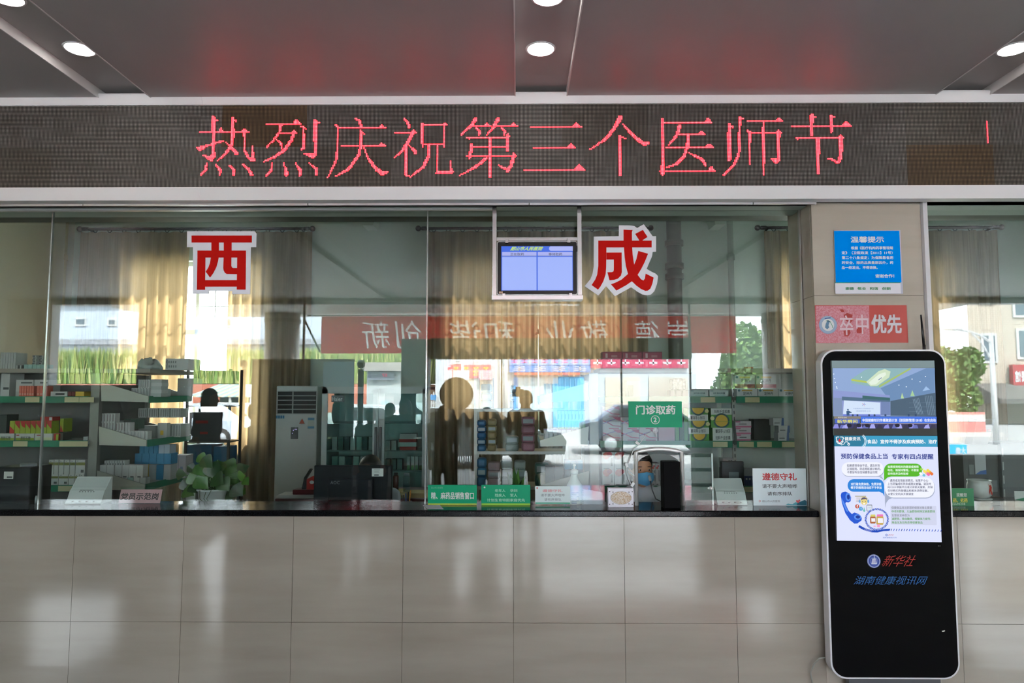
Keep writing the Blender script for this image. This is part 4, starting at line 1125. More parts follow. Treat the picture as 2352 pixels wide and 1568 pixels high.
xa, xb = X_(1573, y0, 1100), X_(1634, y0, 1100); zt_ = Z_(1040, y0)
MB().box(xa, xb, y0, y1, ZC1, zt_, mat('aab4b0', .2, 0, .5, None, .42)).obj('panel', t)
for py in (1045, 1078, 1113, 1152): MB().box(xa + .002, xb, y0 - .004, y0, Z_(py + 4, y0), Z_(py - 4, y0), glass_mat('frosted_strip', (.6, .68, .66), .05)).obj('cross_bar', t)
b = MB(); b.box(xb, xb + .012, y0 - .004, y1 + .004, ZC1, zt_, mat('dfe4e4', .2, .5), .003); b.obj('edge_rail', t)
xk = X_(1632, y0, 1120); zk = Z_(1120, y0)
b = MB(); b.tube([(xk, y0 - .02, zk), (xk, y0, zk)], .011, CH, 14); b.box(xk - .02, xk + .006, y0 - .015, y0 - .006, zk - .004, zk + .006, CH, .002); b.obj('lock', t)
# cable with clip-on beads along the hatch
b_pts = [(1497, 990), (1482, 1000), (1468, 1020), (1455, 1032), (1448, 1050), (1440, 1070), (1438, 1085), (1444, 1102), (1453, 1118), (1457, 1140), (1462, 1158), (1470, 1164)]
t = thing('hatch_cable', 'thin pale cable with white clip-on beads hanging beside the arched hatch', 'cable', at(1450, 1160, YG - .01))
MB().tube([at(x, y, YG - .012) for x, y in b_pts], .0022, mat('cfd2d0', .5), 6).obj('cord', t)
for x, y, a in ((1464, 1017, -.7), (1439, 1068, -1.3), (1453, 1112, .9)):
    c = at(x, y, YG - .012); R_ = Matrix.Rotation(a, 3, 'Y')
    b = MB(); b.box(-.013, .013, -.009, .009, -.008, .008, mat('e2e4e2', .4), .002); b.v = [tuple(Vector(v) @ R_ + c) for v in b.v]; b.obj('bead', t)
# ================================================================== PHARMACY: CURTAINS, RODS, PIPES
def curtain_mat(tf):
    m = bpy.data.materials.new('beige_curtain'); m.use_nodes = True
    nt, n, l, b = nodes_of(m)
    out = n['Material Output']
    tc = n.new('ShaderNodeTexCoord'); mp = n.new('ShaderNodeMapping'); mp.inputs['Scale'].default_value = (30, 30, .6)
    nz = n.new('ShaderNodeTexNoise'); nz.inputs['Scale'].default_value = 2; l.new(tc.outputs['Object'], mp.inputs[0]); l.new(mp.outputs[0], nz.inputs['Vector'])
    rp = n.new('ShaderNodeValToRGB'); rp.color_ramp.elements[0].position = .35; rp.color_ramp.elements[1].position = .65
    rp.color_ramp.elements[0].color = lin('857c6c') + (1,); rp.color_ramp.elements[1].color = lin('948a79') + (1,)
    l.new(nz.outputs[0], rp.inputs[0])
    df = n.new('ShaderNodeBsdfDiffuse'); tl = n.new('ShaderNodeBsdfTranslucent'); mx = n.new('ShaderNodeMixShader')
    mx.inputs[0].default_value = tf
    l.new(rp.outputs[0], df.inputs[0]); tl.inputs[0].default_value = lin('f0c494') + (1,)
    l.new(df.outputs[0], mx.inputs[1]); l.new(tl.outputs[0], mx.inputs[2]); l.new(mx.outputs[0], out.inputs[0])
    n.remove(b)
    return m
CURTS = [curtain_mat(.1), curtain_mat(.03)]
YR = 7.925
def curtain(px0, px1, label, seed, folds, CURT=CURTS[0]):
    rnd = random.Random(seed)
    x0, x1 = X_(px0, YR, 600), X_(px1, YR, 600)
    zt, zb = Z_(531, YR), .12
    n = folds * 8
    ph = [rnd.uniform(-.5, .5) for _ in range(folds + 1)]; am = [rnd.uniform(.6, 1.3) for _ in range(folds + 1)]
    b = MB(); vs_, fs_ = [], []
    rows = 14
    for r in range(rows + 1):
        u = r / rows
        z = zt + (zb - zt) * u
        for i in range(n + 1):
            v = i / n; f = v * folds; k = min(int(f), folds - 1)
            a = am[k] + (am[k + 1] - am[k]) * (f - k); p_ = ph[k] + (ph[k + 1] - ph[k]) * (f - k)
            amp = (.019 + .024 * min(1, u * 3)) * a
            vs_.append((x0 + (x1 - x0) * (v + .012 * math.sin(7 * v + 5 * u + seed) * u), YR + amp * math.sin(2 * PI * f + p_ * 2) + .008 * math.sin(3 * f + 2 * u), z))
    for r in range(rows):
        for i in range(n):
            q_ = r * (n + 1) + i
            fs_.append((q_, q_ + 1, q_ + n + 2, q_ + n + 1))
    b.add(vs_, fs_, CURT, True)
    tag(b.obj('curtain'), label, 'curtain', 'beige pleated curtains')
curtain(184, 435, 'wide beige curtain hanging left of the bright window gap, behind the left shelves', 3, 9)
curtain(525, 716, 'beige curtain gathered right of the bright window gap, above the air conditioner', 5, 8)
curtain(984, 1236, 'beige curtain left half at the closed middle window, behind the queue screen', 8, 10, CURTS[1])
curtain(1236, 1484, 'beige curtain right half at the closed middle window, behind the second red character', 11, 10, CURTS[1])
curtain(1756, 1850, 'narrow bunched beige curtain near the pillar inner side', 13, 5)
curtain(2030, 2294, 'beige curtain at the far right window, above the kiosk antenna', 17, 10, CURTS[1])
def rod(px0, px1, label, n):
    z = Z_(524, YR); x0, x1 = X_(px0, YR, 600), X_(px1, YR, 600)
    t = thing('curtain_rod', label, 'curtain rod', ((x0 + x1) / 2, YR, z), 'dark curtain rods')
    m = mat('16181a', .6, 0, .12)
    MB().tube([(x0, YR, z), (x1, YR, z)], .017, m, 10).obj('rod', t)
    for x in (x0, x1):
        b = MB(); b.ball((x, YR, z), .034, .034, .034, m, 12, 8); s = 1 if x == x0 else -1
        b.tube([(x + s * .04, YR, z), (x + s * .1, YR, z)], .023, m, 10); b.obj('finial', t)
        MB().tube([(x + s * .12, YR, z - .01), (x + s * .12, YP, z - .02)], .012, m, 8).obj('wall_bracket', t)
    for i in range(n):
        x = x0 + .1 + (x1 - x0 - .2) * (i + .5) / n
        b = MB(); b.tube([(x + .024 * math.cos(a), YR, z - .012 + .03 * math.sin(a)) for a in [2 * PI * q_ / 10 for q_ in range(10)]], .004, m, 5, closed=True); b.obj('curtain_ring', t)
rod(180, 716, 'dark curtain rod with ball ends above the left window, behind the first red character', 15)
rod(960, 1496, 'dark curtain rod with ball ends passing behind the queue screen', 15)
rod(1742, 2304, 'dark curtain rod running behind the tiled pillar', 15)
def pipe(px0, px1, m, label, zc, Y=7.86):
    x = X_((px0 + px1) / 2, Y, 620); r = (px1 - px0) / 2 * Y / F_PX
    t = thing('wall_pipe', label, 'pipe', (x, Y, 0))
    MB().cyl((x, Y), r, 0, PCEIL, m, 16).obj('tube', t)
    for z in zc:
        MB().cyl((x, Y), r * 1.28, z - .03, z + .03, m, 16).obj('collar', t)
pipe(139, 152, mat('b3a685', .5), 'thin beige wall pipe in the far left corner', [Z_(590, 7.86)])
pipe(1532, 1566, mat('5d605a', .45), 'thick dark grey drain pipe right of the second red character', [Z_(636, 7.8), Z_(612, 7.8), Z_(560, 7.8)], 7.8)
pipe(1672, 1686, mat('93a09a', .5), 'thin grey wall pipe between drain pipe and pillar', [Z_(592, 7.86)])

# ================================================================== SHELVING
GY = 4.97
SHELF = mat('a9ada8', .4, .2); BACKP = mat('5f6462', .5); STRIP = mat('1c7a5a', .3); TAGC = mat('c6c096', .5); UPR = mat('84867f', .4, .3)
LV = [Z_(911, GY), Z_(1013, GY), Z_(1116, GY)]
ZTOP = Z_(846, GY)
def front_unit(label, pa, pb, tags, dep=.36, levels=LV, ztop=ZTOP, bk=None):
    bk = bk or BACKP
    x0, x1 = X_(pa, GY, 980), X_(pb, GY, 980)
    t = thing('shelf_unit', label, 'shelving', ((x0 + x1) / 2, GY + .2, 0))
    MB().box(x0, x1, GY + dep, GY + dep + .03, .1, ztop, bk).obj('back_panel', t)
    MB().box(x0, x1, GY, GY + dep + .03, 0.0, .12, SHELF).obj('plinth', t)
    MB().box(x0, x1, GY - .01, GY + dep + .03, ztop - .03, ztop, mat('9a958a', .5)).obj('top_board', t)
    for i, z in enumerate(levels + [levels[-1] - .33]):
        s = MB().box(x0, x1, GY + .004, GY + dep, z - .025, z, SHELF).obj('shelf_board', t)
        MB().box(x0, x1, GY - .006, GY + .004, z - .044, z + .004, STRIP).obj('price_strip', s)
        for p in (tags[i] if i < len(tags) else []):
            xa = X_(p, GY, 980); MB().box(xa, xa + .105, GY - .0085, GY - .006, z - .04, z - .002, TAGC).obj('price_tag', s)
    return t, x0, x1
front_unit('grey shelf unit with green price strips at the far left, behind the black printer', -160, 202, [[56, 147, 181], [34, 140, 172], [142]])
front_unit('grey shelf unit with green price strips behind the hatch, holding green and yellow boxes', 1378, 1681, [[1390, 1610], [1636], [1500]], bk=mat('bcc6c4', .5))
front_unit('grey shelf unit with green price strips nearest the pillar, mostly empty', 1692, 1985, [[1712], [1696, 1737, 1794], [1700]], bk=mat('bcc6c4', .5))
def run_unit(label, pu, side, Y0=5.0, Y1=5.7):
    """shelves seen end-on: upright at pixel pu, brackets reaching to side (+1 right, -1 left)"""
    x = X_(pu, Y0, 980); w = .032
    t = thing('shelf_unit', label, 'shelving', (x, (Y0 + Y1) / 2, 0))
    for y in (Y0, Y1 - .04): MB().box(x - w, x + w, y, y + .04, 0, ZTOP - .031, UPR).obj('upright_post', t)
    MB().box(x - .008, x + .008, Y0 + .04, Y1 - .04, .1, ZTOP - .031, BACKP).obj('back_panel', t)
    for z in LV:
        s = MB().box(x + side * .035, x + side * .385, Y0 + .02, Y1 - .03, z - .022, z, SHELF).obj('shelf_board', t)
        MB().box(x + side * .385, x + side * .393, Y0 + .02, Y1 - .03, z - .045, z + .005, STRIP).obj('price_strip', s)
        for y in (Y0, Y1 - .03):
            pts = [(x + side * .04, z + .105), (x + side * .395, z + .004), (x + side * .395, z - .04), (x + side * .05, z - .032)]
            MB().prism(pts, y - .004, y + .006, mat('aeb0a4', .4, .2)).obj('end_bracket', s)
    return t, x
_, xL = run_unit('end of a shelf run with pale tapered brackets, right of the far left unit', 215, 1)
_, xR = run_unit('end of a shelf run with pale tapered brackets pointing left, beside the hatch', 1365, -1)
b = MB(); b.box(xL + .03, xL + .40, 5.0, 5.7, ZTOP - .03, ZTOP, mat('9a958a', .5)); bx_ = b.obj('top_board', bpy.data.objects[_.name] if False else None)
bx_.name = 'shelf_cover'; tag(bx_, 'flat grey cover board lying across the left shelf run below the wide curtain', 'board')
# the two bays beside the left upright stand side by side: perforated posts between the right units
t = thing('slotted_post', 'pair of slotted metal posts between the two right shelf units', 'shelf post', (X_(1687, GY, 950), GY + .2, 0))
for p in (1686, ):
    xa = X_(p, GY + .1, 950); b = MB(); b.box(xa - .012, xa + .012, GY + .1, GY + .13, 0, ZTOP, mat('c4c4bc', .4, .4)); b.obj('post', t)
    b = MB()
    for i in range(30): b.box(xa - .003, xa + .003, GY + .0985, GY + .1, .5 + i * .045, .525 + i * .045, BLACK)
    b.obj('slots', t)

# ================================================================== BOXES
def deco(parent, x0, x1, z0, z1, y, items, name='print'):
    b = MB(); w_, h_ = x1 - x0, z1 - z0
    for n_, it in enumerate(items):
        yy = y - .001 - .0009 * n_
        if it[0] == 'r': b.rect(x0 + it[1] * w_, z0 + it[2] * h_, x0 + it[3] * w_, z0 + it[4] * h_, yy, it[5])
        elif it[0] == 't': b.text(it[1], x0 + it[2] * w_, z0 + it[3] * h_, x0 + it[4] * w_, z0 + it[5] * h_, yy, it[6], .012, flip=len(it) > 7 and it[7])
        elif it[0] == 'd': b.disc(x0 + it[1] * w_, z0 + it[2] * h_, it[3] * w_, it[4] * w_, yy, it[5], 20, *(it[6] if len(it) > 6 else (0, 2 * PI)))
        elif it[0] == 'p': b.poly([(x0 + u * w_, z0 + v * h_) for u, v in it[1]], yy, it[2])
    b.obj(name, parent)
def crate(x0, x1, y0, y1, z0, z1, m, label, group=None, items=None, name='medicine_box', cat='box', bev=0.0):
    o = MB().box(x0, x1, y0, y1, z0, z1, m, bev).obj(name)
    tag(o, label, cat, group)
    if items: deco(o, x0, x1, z0, z1, y0, items)
    return o
def row(pa, pb, n, z0, hpx, Y, dep, m, desc, where, group=None, items=None, gap=.0015, jit=0, ref=980, name='medicine_box', bev=0):
    """n boxes side by side between two pixels on the plane Y; returns the top height"""
    x0, x1 = X_(pa, Y, ref), X_(pb, Y, ref)
    w_ = (x1 - x0) / n; h_ = hpx * Y / F_PX
    rnd = random.Random(pa * 7 + n)
    for i in range(n):
        it = items(i) if callable(items) else items
        mm = m(i) if callable(m) else m
        dd = desc(i) if callable(desc) else desc
        lab = ('%s, %s from left, %s' % (dd, ORD[i], where)) if n > 1 else ('%s, %s' % (dd, where))
        yy = Y + rnd.uniform(0, jit)
        crate(x0 + i * w_ + gap, x0 + (i + 1) * w_ - gap, yy, yy + dep, z0, z0 + h_, mm, lab, group, it, name, bev=bev)
    return z0 + h_
WB = mat('c4c8c6', .5); WB2 = mat('b0b6b4', .5); GRY = mat('777d7c', .5); INK = mat('4a5052', .5); SAL = mat('d8705c', .5); OLV = mat('7a8038', .5); RD = mat('b02a22', .5); LIME = mat('9ab030', .5); TEAL = mat('8fb4ae', .5); BLU = mat('2f7ea6', .5); PNK = mat('c890a0', .5); MAR = mat('8c2c3c', .5); KRAFT = mat('8a6a48', .6); YEL = mat('d8b43c', .5); GRE = mat('4c9838', .5); DKG = mat('2e5c30', .5)
Y1 = GY + .03
# far left unit, top shelf
z = LV[0]
row(-4, 17, 1, z, 54, Y1 + .1, .15, WB, 'tall white carton', 'at the picture edge on the upper left shelf', items=[('r', .3, .3, .95, .4, INK)])
row(31, 71, 1, z, 39, Y1 + .12, .14, WB, 'white carton with grey print line', 'behind the left salmon boxes', items=[('r', .3, .78, .95, .86, INK), ('r', .02, .0, .98, .3, WB2)])
row(74, 106, 1, z, 39, Y1 + .12, .14, WB, 'white carton with grey print line', 'behind the right salmon boxes', items=[('r', .4, .78, .95, .86, INK)])
row(39, 74, 6, z, 25, Y1, .08, SAL, 'small salmon box', 'in the left salmon block, upper left shelf', 'salmon boxes on the upper left shelf', items=[('r', .1, .2, .9, .3, mat('e4b4a4', .5)), ('r', .3, .6, .7, .64, mat('e4b4a4', .5))])
row(80, 101, 3, z, 25, Y1, .08, SAL, 'small salmon box', 'in the right salmon block, upper left shelf', 'salmon boxes on the upper left shelf', items=[('r', .1, .2, .9, .3, mat('e4b4a4', .5))])
row(112, 151, 1, z, 12, Y1, .08, WB, 'flat white box with dark lettering', 'right of the salmon boxes', items=[('r', .3, .35, .85, .7, INK)])
row(152, 169, 2, z, 12, Y1, .1, mat('6c2a24', .5), 'dark red box', 'upper left shelf')
row(169, 190, 1, z, 12, Y1, .09, YEL, 'flat yellow box', 'on the upper left shelf near the upright')
row(187.5, 203, 1, z, 11, Y1 + .1, .1, WB, 'white box with a violet band', 'at the right end of the upper left shelf', items=[('r', 0, .4, 1, .6, mat('705a90', .5))])
# second shelf
z = LV[1]
GT = lambda i: [('r', 0, 0, 1, .38, LIME), ('t', '胆胶石散', .28, .12, .82, .62, INK), ('r', .04, .7, .2, .85, RD)]
zt = row(-8, 34, 1, z, 16, Y1, .1, WB, 'flat white and lime box with lettering', 'left one under the red-green boxes', 'flat lettered boxes on the middle left shelf', items=GT)
row(37, 80, 1, z, 16, Y1, .1, WB, 'flat white and lime box with lettering', 'middle one under the red-green boxes', 'flat lettered boxes on the middle left shelf', items=GT)
row(81.5, 122, 1, z, 16, Y1, .1, WB, 'flat white and lime box', 'right one under the red-green boxes', 'flat lettered boxes on the middle left shelf', items=[('r', 0, 0, 1, .45, mat('c6d0a4', .5)), ('r', .1, .7, .4, .8, RD)])
row(124, 136, 1, z, 16, Y1, .1, RD, 'small red box with lime patch', 'right of the flat lettered boxes', items=[('r', .5, 0, 1, .9, LIME)])
row(137, 146, 1, z, 17, Y1 + .02, .1, mat('4a4c44', .5), 'small dark box', 'right of the flat lettered boxes on the middle left shelf')
row(-6, 15, 1, zt, 42, Y1 + .06, .12, mat('2f3a38', .5), 'tall dark green carton', 'at the picture edge on the middle left shelf')
def RG(i):
    if i % 4 == 2: return [('r', 0, 0, 1, 1, LIME), ('d', .3, .8, .7, .7, RD, (-PI / 2, PI / 2))] if False else [('r', 0, 0, 1, 1, LIME), ('p', [(0, 1), (1, 1), (1, .45), (.3, .6)], RD)]
    if i == 0: return [('r', 0, 0, 1, 1, LIME), ('p', [(0, 0), (1, 0), (1, .25), (0, .6)], RD)]
    return [('r', 0, 0, 1, 1, LIME), ('p', [(0, 1), (1, 1), (1, .35), (0, .8)], RD)]
zu = row(22, 119, 8, zt, 29, Y1 + .005, .08, LIME, 'upright red and lime box', 'row standing on the flat lettered boxes', 'red and lime boxes', items=RG)
row(120, 137, 1, z + .05, 31, Y1 + .09, .1, mat('70746c', .5), 'grey box side', 'right of the red and lime row')
row(137, 146, 1, z + .06, 30, Y1 + .07, .1, LIME, 'narrow red and lime box', 'standing apart right of the red and lime row', items=[('p', [(0, 0), (1, 0), (.3, .5)], RD)])
row(91, 121, 1, zu, 9, Y1 + .01, .08, RD, 'red box with white end', 'lying on top of the red and lime row', items=[('r', .72, .1, .95, .9, WB)])
row(192, 203, 1, z, 9, Y1, .08, WB2, 'small pale box', 'at the right end of the middle left shelf')
# third shelf
z = LV[2]
OB = [('r', 0, .62, 1, .82, OLV), ('r', .15, .9, .3, .94, INK), ('r', .1, .1, .9, .5, mat('c2cacc', .5)), ('r', .6, .12, .9, .32, INK)]
OS = [('r', 0, .62, 1, .82, OLV), ('r', .3, .88, .5, .92, INK)]
row(70, 91, 1, z, 32, Y1, .08, mat('b4b0a0', .5), 'beige box with a gold scribble', 'left of the olive-banded boxes', items=[('t', 'R', .3, .35, .75, .75, mat('9a7a3c', .5))])
for a, c_, nm, it in ((104, 116, 'first', OS), (116.5, 140, 'second', OB), (140.5, 163, 'third', OB), (163.5, 176, 'fourth', OS), (176.5, 188, 'fifth', OS), (188.5, 199, 'sixth', OS)):
    zt = row(a, c_, 1, z, 24, Y1, .07, WB, 'white box with olive band', nm + ' from left in the lower olive-banded row', 'white boxes with olive bands', items=it)
for a, c_, nm, it in ((116, 128, 'first', OS), (128.5, 139, 'second', OS), (139.5, 151, 'third', OS), (151.5, 164, 'fourth', OS), (164.5, 177, 'fifth', OS), (177.5, 200, 'sixth', OB)):
    row(a, c_, 1, zt, 33, Y1, .07, WB, 'white box with olive band', nm + ' from left in the upper olive-banded row', 'white boxes with olive bands', items=it)
# on top of the left unit
z = ZTOP
row(-8, 28, 6, z, 38, Y1 + .02, .12, WB2, 'grey-white upright box', 'block on top of the left unit', 'upright boxes on top of the left unit')
row(29, 46, 4, z, 8, Y1, .06, lambda i: (WB2, INK)[i % 2], 'tiny dark and pale box', 'beside the tall block on the left unit')
zt = row(47, 97, 5, z, 10, Y1, .09, TEAL, 'small pale green box', 'row under the dark-edged stacks', 'pale green boxes on top of the left unit')
for a, c_, nm in ((66, 75, 'left'), (82, 90, 'right')):
    zz_ = zt
    for i in range(5): zz_ = row(a + (i % 2), c_ + (i % 2), 1, zz_, 4.3, Y1 + .02, .06, WB2, 'thin dark-edged carton', ORD[i] + ' from bottom of the %s thin stack' % nm, 'thin dark-edged cartons', items=[('r', .0, .15, .75, .85, INK)])
# shelf run right of the upright
BW_ = [('r', .12, .1, .26, .9, GRY), ('r', .37, .1, .5, .9, GRY), ('r', .6, .1, .73, .9, GRY), ('r', .84, .1, .94, .9, GRY)]
z = LV[0]; Ya = 5.05
row(298, 340, 6, z, 20, Ya, .08, WB2, 'small white box', 'lower row above the first left bracket', 'small white boxes on the left run', items=[('r', .2, .1, .5, .9, mat('8f9698', .5))])
row(313, 340, 5, z + 20.3 * Ya / F_PX, 19, Ya, .08, WB, 'small white box', 'upper row above the first left bracket', 'small white boxes on the left run', items=[('r', .2, .1, .6, .9, mat('8f9698', .5))])
zz_ = z
for i in range(5): zz_ = row(341.5, 367 + (i % 2), 1, zz_, 8, Ya + .02, .1, (WB2, WB)[i % 2], 'flat white box', ORD[i] + ' from bottom of the pile by the crumpled packet', 'flat boxes piled on the left run')
row(366, 382, 1, z, 18, Ya + .15, .06, mat('b4bcbc', .6), 'crumpled pale packet', 'right of the flat pile on the left run', bev=.01, name='packet')
row(404, 436, 1, z, 22, 5.62, .2, WB2, 'wide pale carton', 'lower one at the far end of the left run'); row(404, 436, 1, z + 22.3 * 5.62 / F_PX, 19, 5.62, .2, WB2, 'wide pale carton', 'upper one at the far end of the left run')
z = LV[1]
z1_ = row(231, 340, 14, z, 21, Ya, .06, WB, 'narrow white box', 'bottom row behind the second left bracket', 'narrow white boxes on the left run', items=[('r', .15, .1, .4, .9, mat('a4aaaa', .5))])
z2_ = row(231, 264, 5, z1_, 20, Ya, .06, WB, 'narrow white box', 'middle left row, second shelf of the run', 'narrow white boxes on the left run', items=[('r', .15, .1, .4, .9, mat('7a6a70', .5))])
row(266, 285, 3, z1_, 19, Ya, .06, WB, 'narrow white box', 'middle row of three, second shelf of the run', 'narrow white boxes on the left run', items=[('r', .15, .1, .4, .9, mat('7a6a70', .5))])
row(287, 299, 2, z1_, 19, Ya, .06, WB, 'narrow white box', 'pair right of the three, second shelf of the run', 'narrow white boxes on the left run')
row(231, 264, 5, z2_, 20, Ya, .06, WB, 'narrow white box', 'top row above the second left bracket', 'narrow white boxes on the left run', items=[('r', .15, .1, .4, .9, mat('7a6a70', .5))])
row(265, 284, 1, z2_ - .06, 20, Ya + .1, .1, GRY, 'dull grey carton', 'behind the top narrow white boxes')
row(284, 316, 1, z2_ - .06, 22, Ya + .22, .1, mat('4f6a5c', .5), 'dull green carton', 'right of the dull grey carton on the run')
for j, (a, c_) in enumerate(((316, 336), (338, 362), (364, 388), (390, 414))): row(a, c_, 1, z + .155, 21, 5.36, .12, WB2, 'white carton with grey bars', ORD[j] + ' from left in the barred row', 'white cartons with grey bars', items=BW_)
row(318, 358, 1, z, 26, 5.38, .15, WB2, 'plain pale carton', 'under the barred cartons, left'); row(362, 384, 1, z, 34, 5.3, .05, WB, 'white box with a yellow square', 'front of the barred cartons', items=[('r', .3, .2, .65, .5, YEL), ('r', .0, .0, .2, 1, WB2)]); row(388, 416, 1, z, 30, 5.4, .15, WB2, 'plain pale carton', 'under the barred cartons, right', items=BW_)
z = LV[2]
z1_ = row(283, 340, 4, z, 15, Ya, .06, lambda i: (WB, TEAL, WB, WB2)[i], 'small pale box', 'bottom row behind the third left bracket', 'small pale boxes on the lowest run shelf')
BC = [('r', .2, .0, .7, .12, INK), ('r', .1, .4, .9, .9, mat('c0c6c4', .5))]
z2_ = row(233, 266, 2, z1_, 28, Ya, .07, WB, 'white bar-coded box', 'left pair, lowest shelf of the run', 'bar-coded white boxes', items=BC)
row(268, 333, 4, z1_, 28, Ya, .07, WB, 'white bar-coded box', 'group of four, lowest run shelf', 'bar-coded white boxes', items=BC)
row(243, 291, 8, z2_, 10, Ya + .01, .06, WB2, 'tiny white box', 'row on the bar-coded boxes', 'tiny white boxes on the bar-coded ones', items=[('r', .2, .0, .55, .4, INK)])
z3_ = row(312, 396, 5, z + .12, 24, 5.3, .1, BLU, 'bright blue box', 'lower blue row on the left run', 'blue boxes on the left run')
row(322, 366, 4, z3_, 21, 5.3, .1, BLU, 'bright blue box', 'upper blue row on the left run', 'blue boxes on the left run')
row(312, 396, 5, z, 34, 5.3, .1, lambda i: (KRAFT, YEL, WB2, BLU, WB2)[i], lambda i: ('brown', 'amber', 'pale', 'blue', 'pale')[i] + ' box', 'row beneath the blue boxes on the run')
row(366, 392, 2, z3_, 20, 5.3, .1, mat('a9b6c4', .5), 'pale blue-grey box', 'right of the upper blue row')
row(397, 430, 2, z, 52, 5.4, .12, mat('a9a3a8', .5), 'tall pale mauve carton', 'right of the blue boxes, behind the pothos', items=[('r', .2, .3, .6, .5, mat('6a7a94', .5))])
# on top of the run: plastic bag and white box
t = MB(); t.ball((X_(346, 5.3, 820), 5.3, ZTOP + .03), .09, .08, .05, mat('b8c0bc', .35), 14, 8)
rnd = random.Random(4)
t.v = [(v[0] + rnd.uniform(-.012, .012), v[1] + rnd.uniform(-.012, .012), max(ZTOP, v[2] + rnd.uniform(-.02, .025))) for v in t.v]
tag(t.obj('plastic_bag'), 'crumpled clear plastic bag lying on top of the left shelf run', 'bag')
row(374, 428, 1, ZTOP, 26, 5.25, .2, WB, 'large white carton with grey bars', 'on the left run beside the plastic bag', items=[('r', .0 + .06, .1, .1, .9, GRY)] + [('r', .05 + .1 * i, .2, .1 + .1 * i, .4, GRY) for i in range(5)] + [('r', .05 + .1 * i, .6, .1 + .1 * i, .8, GRY) for i in range(5)])
# right run (brackets pointing left)
z = LV[0]
row(1284, 1344, 5, z, 46, Ya + .1, .1, mat('7aa8c8', .5), 'pale blue upright box', 'tall row above the upper right-run bracket', 'pale blue boxes on the right run', items=[('r', .1, .2, .3, .9, mat('a8c8dc', .5))])
row(1250, 1283, 4, z, 30, Ya, .08, mat('a8bcb4', .5), 'narrow pale teal box', 'row left of the pale blue boxes', 'teal boxes on the right run', items=[('r', .2, .1, .5, .95, mat('4a8a94', .5))])
z = LV[1]
LB_ = [('r', .1, .15, .22, .6, mat('5a6a64', .5)), ('r', .0, .9, 1, 1, mat('8a86b4', .5))]
z1_ = row(1249, 1300, 5, z, 26, Ya, .08, mat('b8bec6', .5), 'narrow lavender-topped box', 'bottom row behind the middle right-run bracket', 'lavender boxes on the right run', items=LB_)
row(1301, 1346, 4, z, 26, Ya + .01, .08, mat('b8bec6', .5), 'narrow lavender-topped box', 'bottom right row near the right upright', 'lavender boxes on the right run', items=LB_)
z2_ = row(1281, 1345, 8, z1_, 19, Ya, .08, mat('5f9a56', .5), 'narrow green box', 'row under the lavender boxes by the right upright', 'green boxes on the right run', items=[('r', .15, .1, .3, .9, mat('a8c8a0', .5))])
row(1281, 1345, 8, z2_, 24, Ya, .08, mat('b4bcb8', .5), 'grey lavender-topped box', 'top row by the right upright', 'lavender boxes on the right run', items=LB_)
z = LV[2]
z1_ = row(1297, 1338, 3, z, 34, Ya, .1, mat('26425a', .5), 'dark blue carton', 'under the blue boxes by the pump bottle', 'dark cartons on the right run')
row(1297, 1338, 3, z1_, 20, Ya, .1, mat('2a88b0', .5), 'blue box', 'row above the pump bottle', 'blue boxes on the right run')
row(1252, 1294, 2, z, 40, Ya + .05, .1, mat('3a4444', .5), 'dark carton', 'left end of the lowest right-run shelf')
# unit behind the hatch
z = LV[0]
CT = [('t', '消乳散结胶囊', .18, .38, .82, .68, mat('48686c', .5)), ('r', .25, .22, .8, .27, mat('4a9a94', .5)), ('r', .03, .85, .2, .93, mat('4a8a94', .5))]
for a, c_, nm in ((1586, 1629, 'left'), (1631, 1675, 'right')): row(a, c_, 1, z, 15, Y1, .09, mat('c4d6d2', .5), 'pale teal box with dark lettering', '%s one above the upper green strip' % nm, 'pale teal boxes', items=CT)
row(1546, 1578, 1, z + .05, 26, Y1 + .01, .1, textured('dark_foil', '2a2426', '6a6266', (1, 1, 1), 60, .25, detail=3), 'dark shiny foil-wrapped block', 'larger one above the hatch sign', bev=.008, name='foil_pack')
for i, (a, c_) in enumerate(((1540, 1552), (1553, 1568), (1569, 1584))): row(a, c_, 1, z, 15, Y1, .1, mat('5a4c4c', .4), 'small dark foil-wrapped pack', ORD[i] + ' from left under the large foil block', 'small foil packs', name='foil_pack', bev=.004)
row(1440, 1490, 1, z, 36, Y1 + .05, .1, mat('b8c8cc', .4), 'pale glassy carton', 'above the green hatch sign, upper shelf'); row(1444, 1456, 1, z, 26, Y1, .04, GRY, 'small grey box', 'left of the pale glassy carton')
z = LV[1]
RB2 = mat('b8486c', .5); CUR = mat('8a78b0', .5)
def SW(i): return [('p', [(0, .75), (.3, .6), (.6, .35), (1, .3), (1, .22), (.55, .27), (.28, .5), (0, .66)], RB2), ('p', [(0, .5), (.4, .75), (.8, .9), (.8, .84), (.4, .68), (0, .42)], CUR), ('p', [(.55, 1), (1, 1), (1, .7), (.8, .75)], RB2), ('r', .35, .06, .9, .12, RB2)]
zt = row(1384, 1510, 3, z, 26, Y1, .1, mat('ccc6cc', .5), 'white box with pink swirls', 'lower row left of the green stacks', 'swirled white boxes', items=SW)
zt = row(1384, 1510, 3, zt, 28, Y1, .1, mat('ccc6cc', .5), 'white box with pink swirls', 'middle row left of the green stacks', 'swirled white boxes', items=SW)
row(1384, 1424, 1, zt, 24, Y1 + .01, .1, mat('ccc6cc', .5), 'white box with pink swirls', 'top one left of the hatch sign', 'swirled white boxes', items=SW)
row(1512, 1550, 1, z, 40, Y1, .1, mat('c4a0ac', .5), 'pink carton', 'between the swirled boxes and green stacks')
for i in range(3): row(1551 + i * 10, 1560 + i * 10, 1, z, 74, Y1 + .02, .1, (GRE, DKG, GRE)[i], 'tall green box side', ORD[i] + ' from left beside the green-yellow stacks', 'tall green boxes')
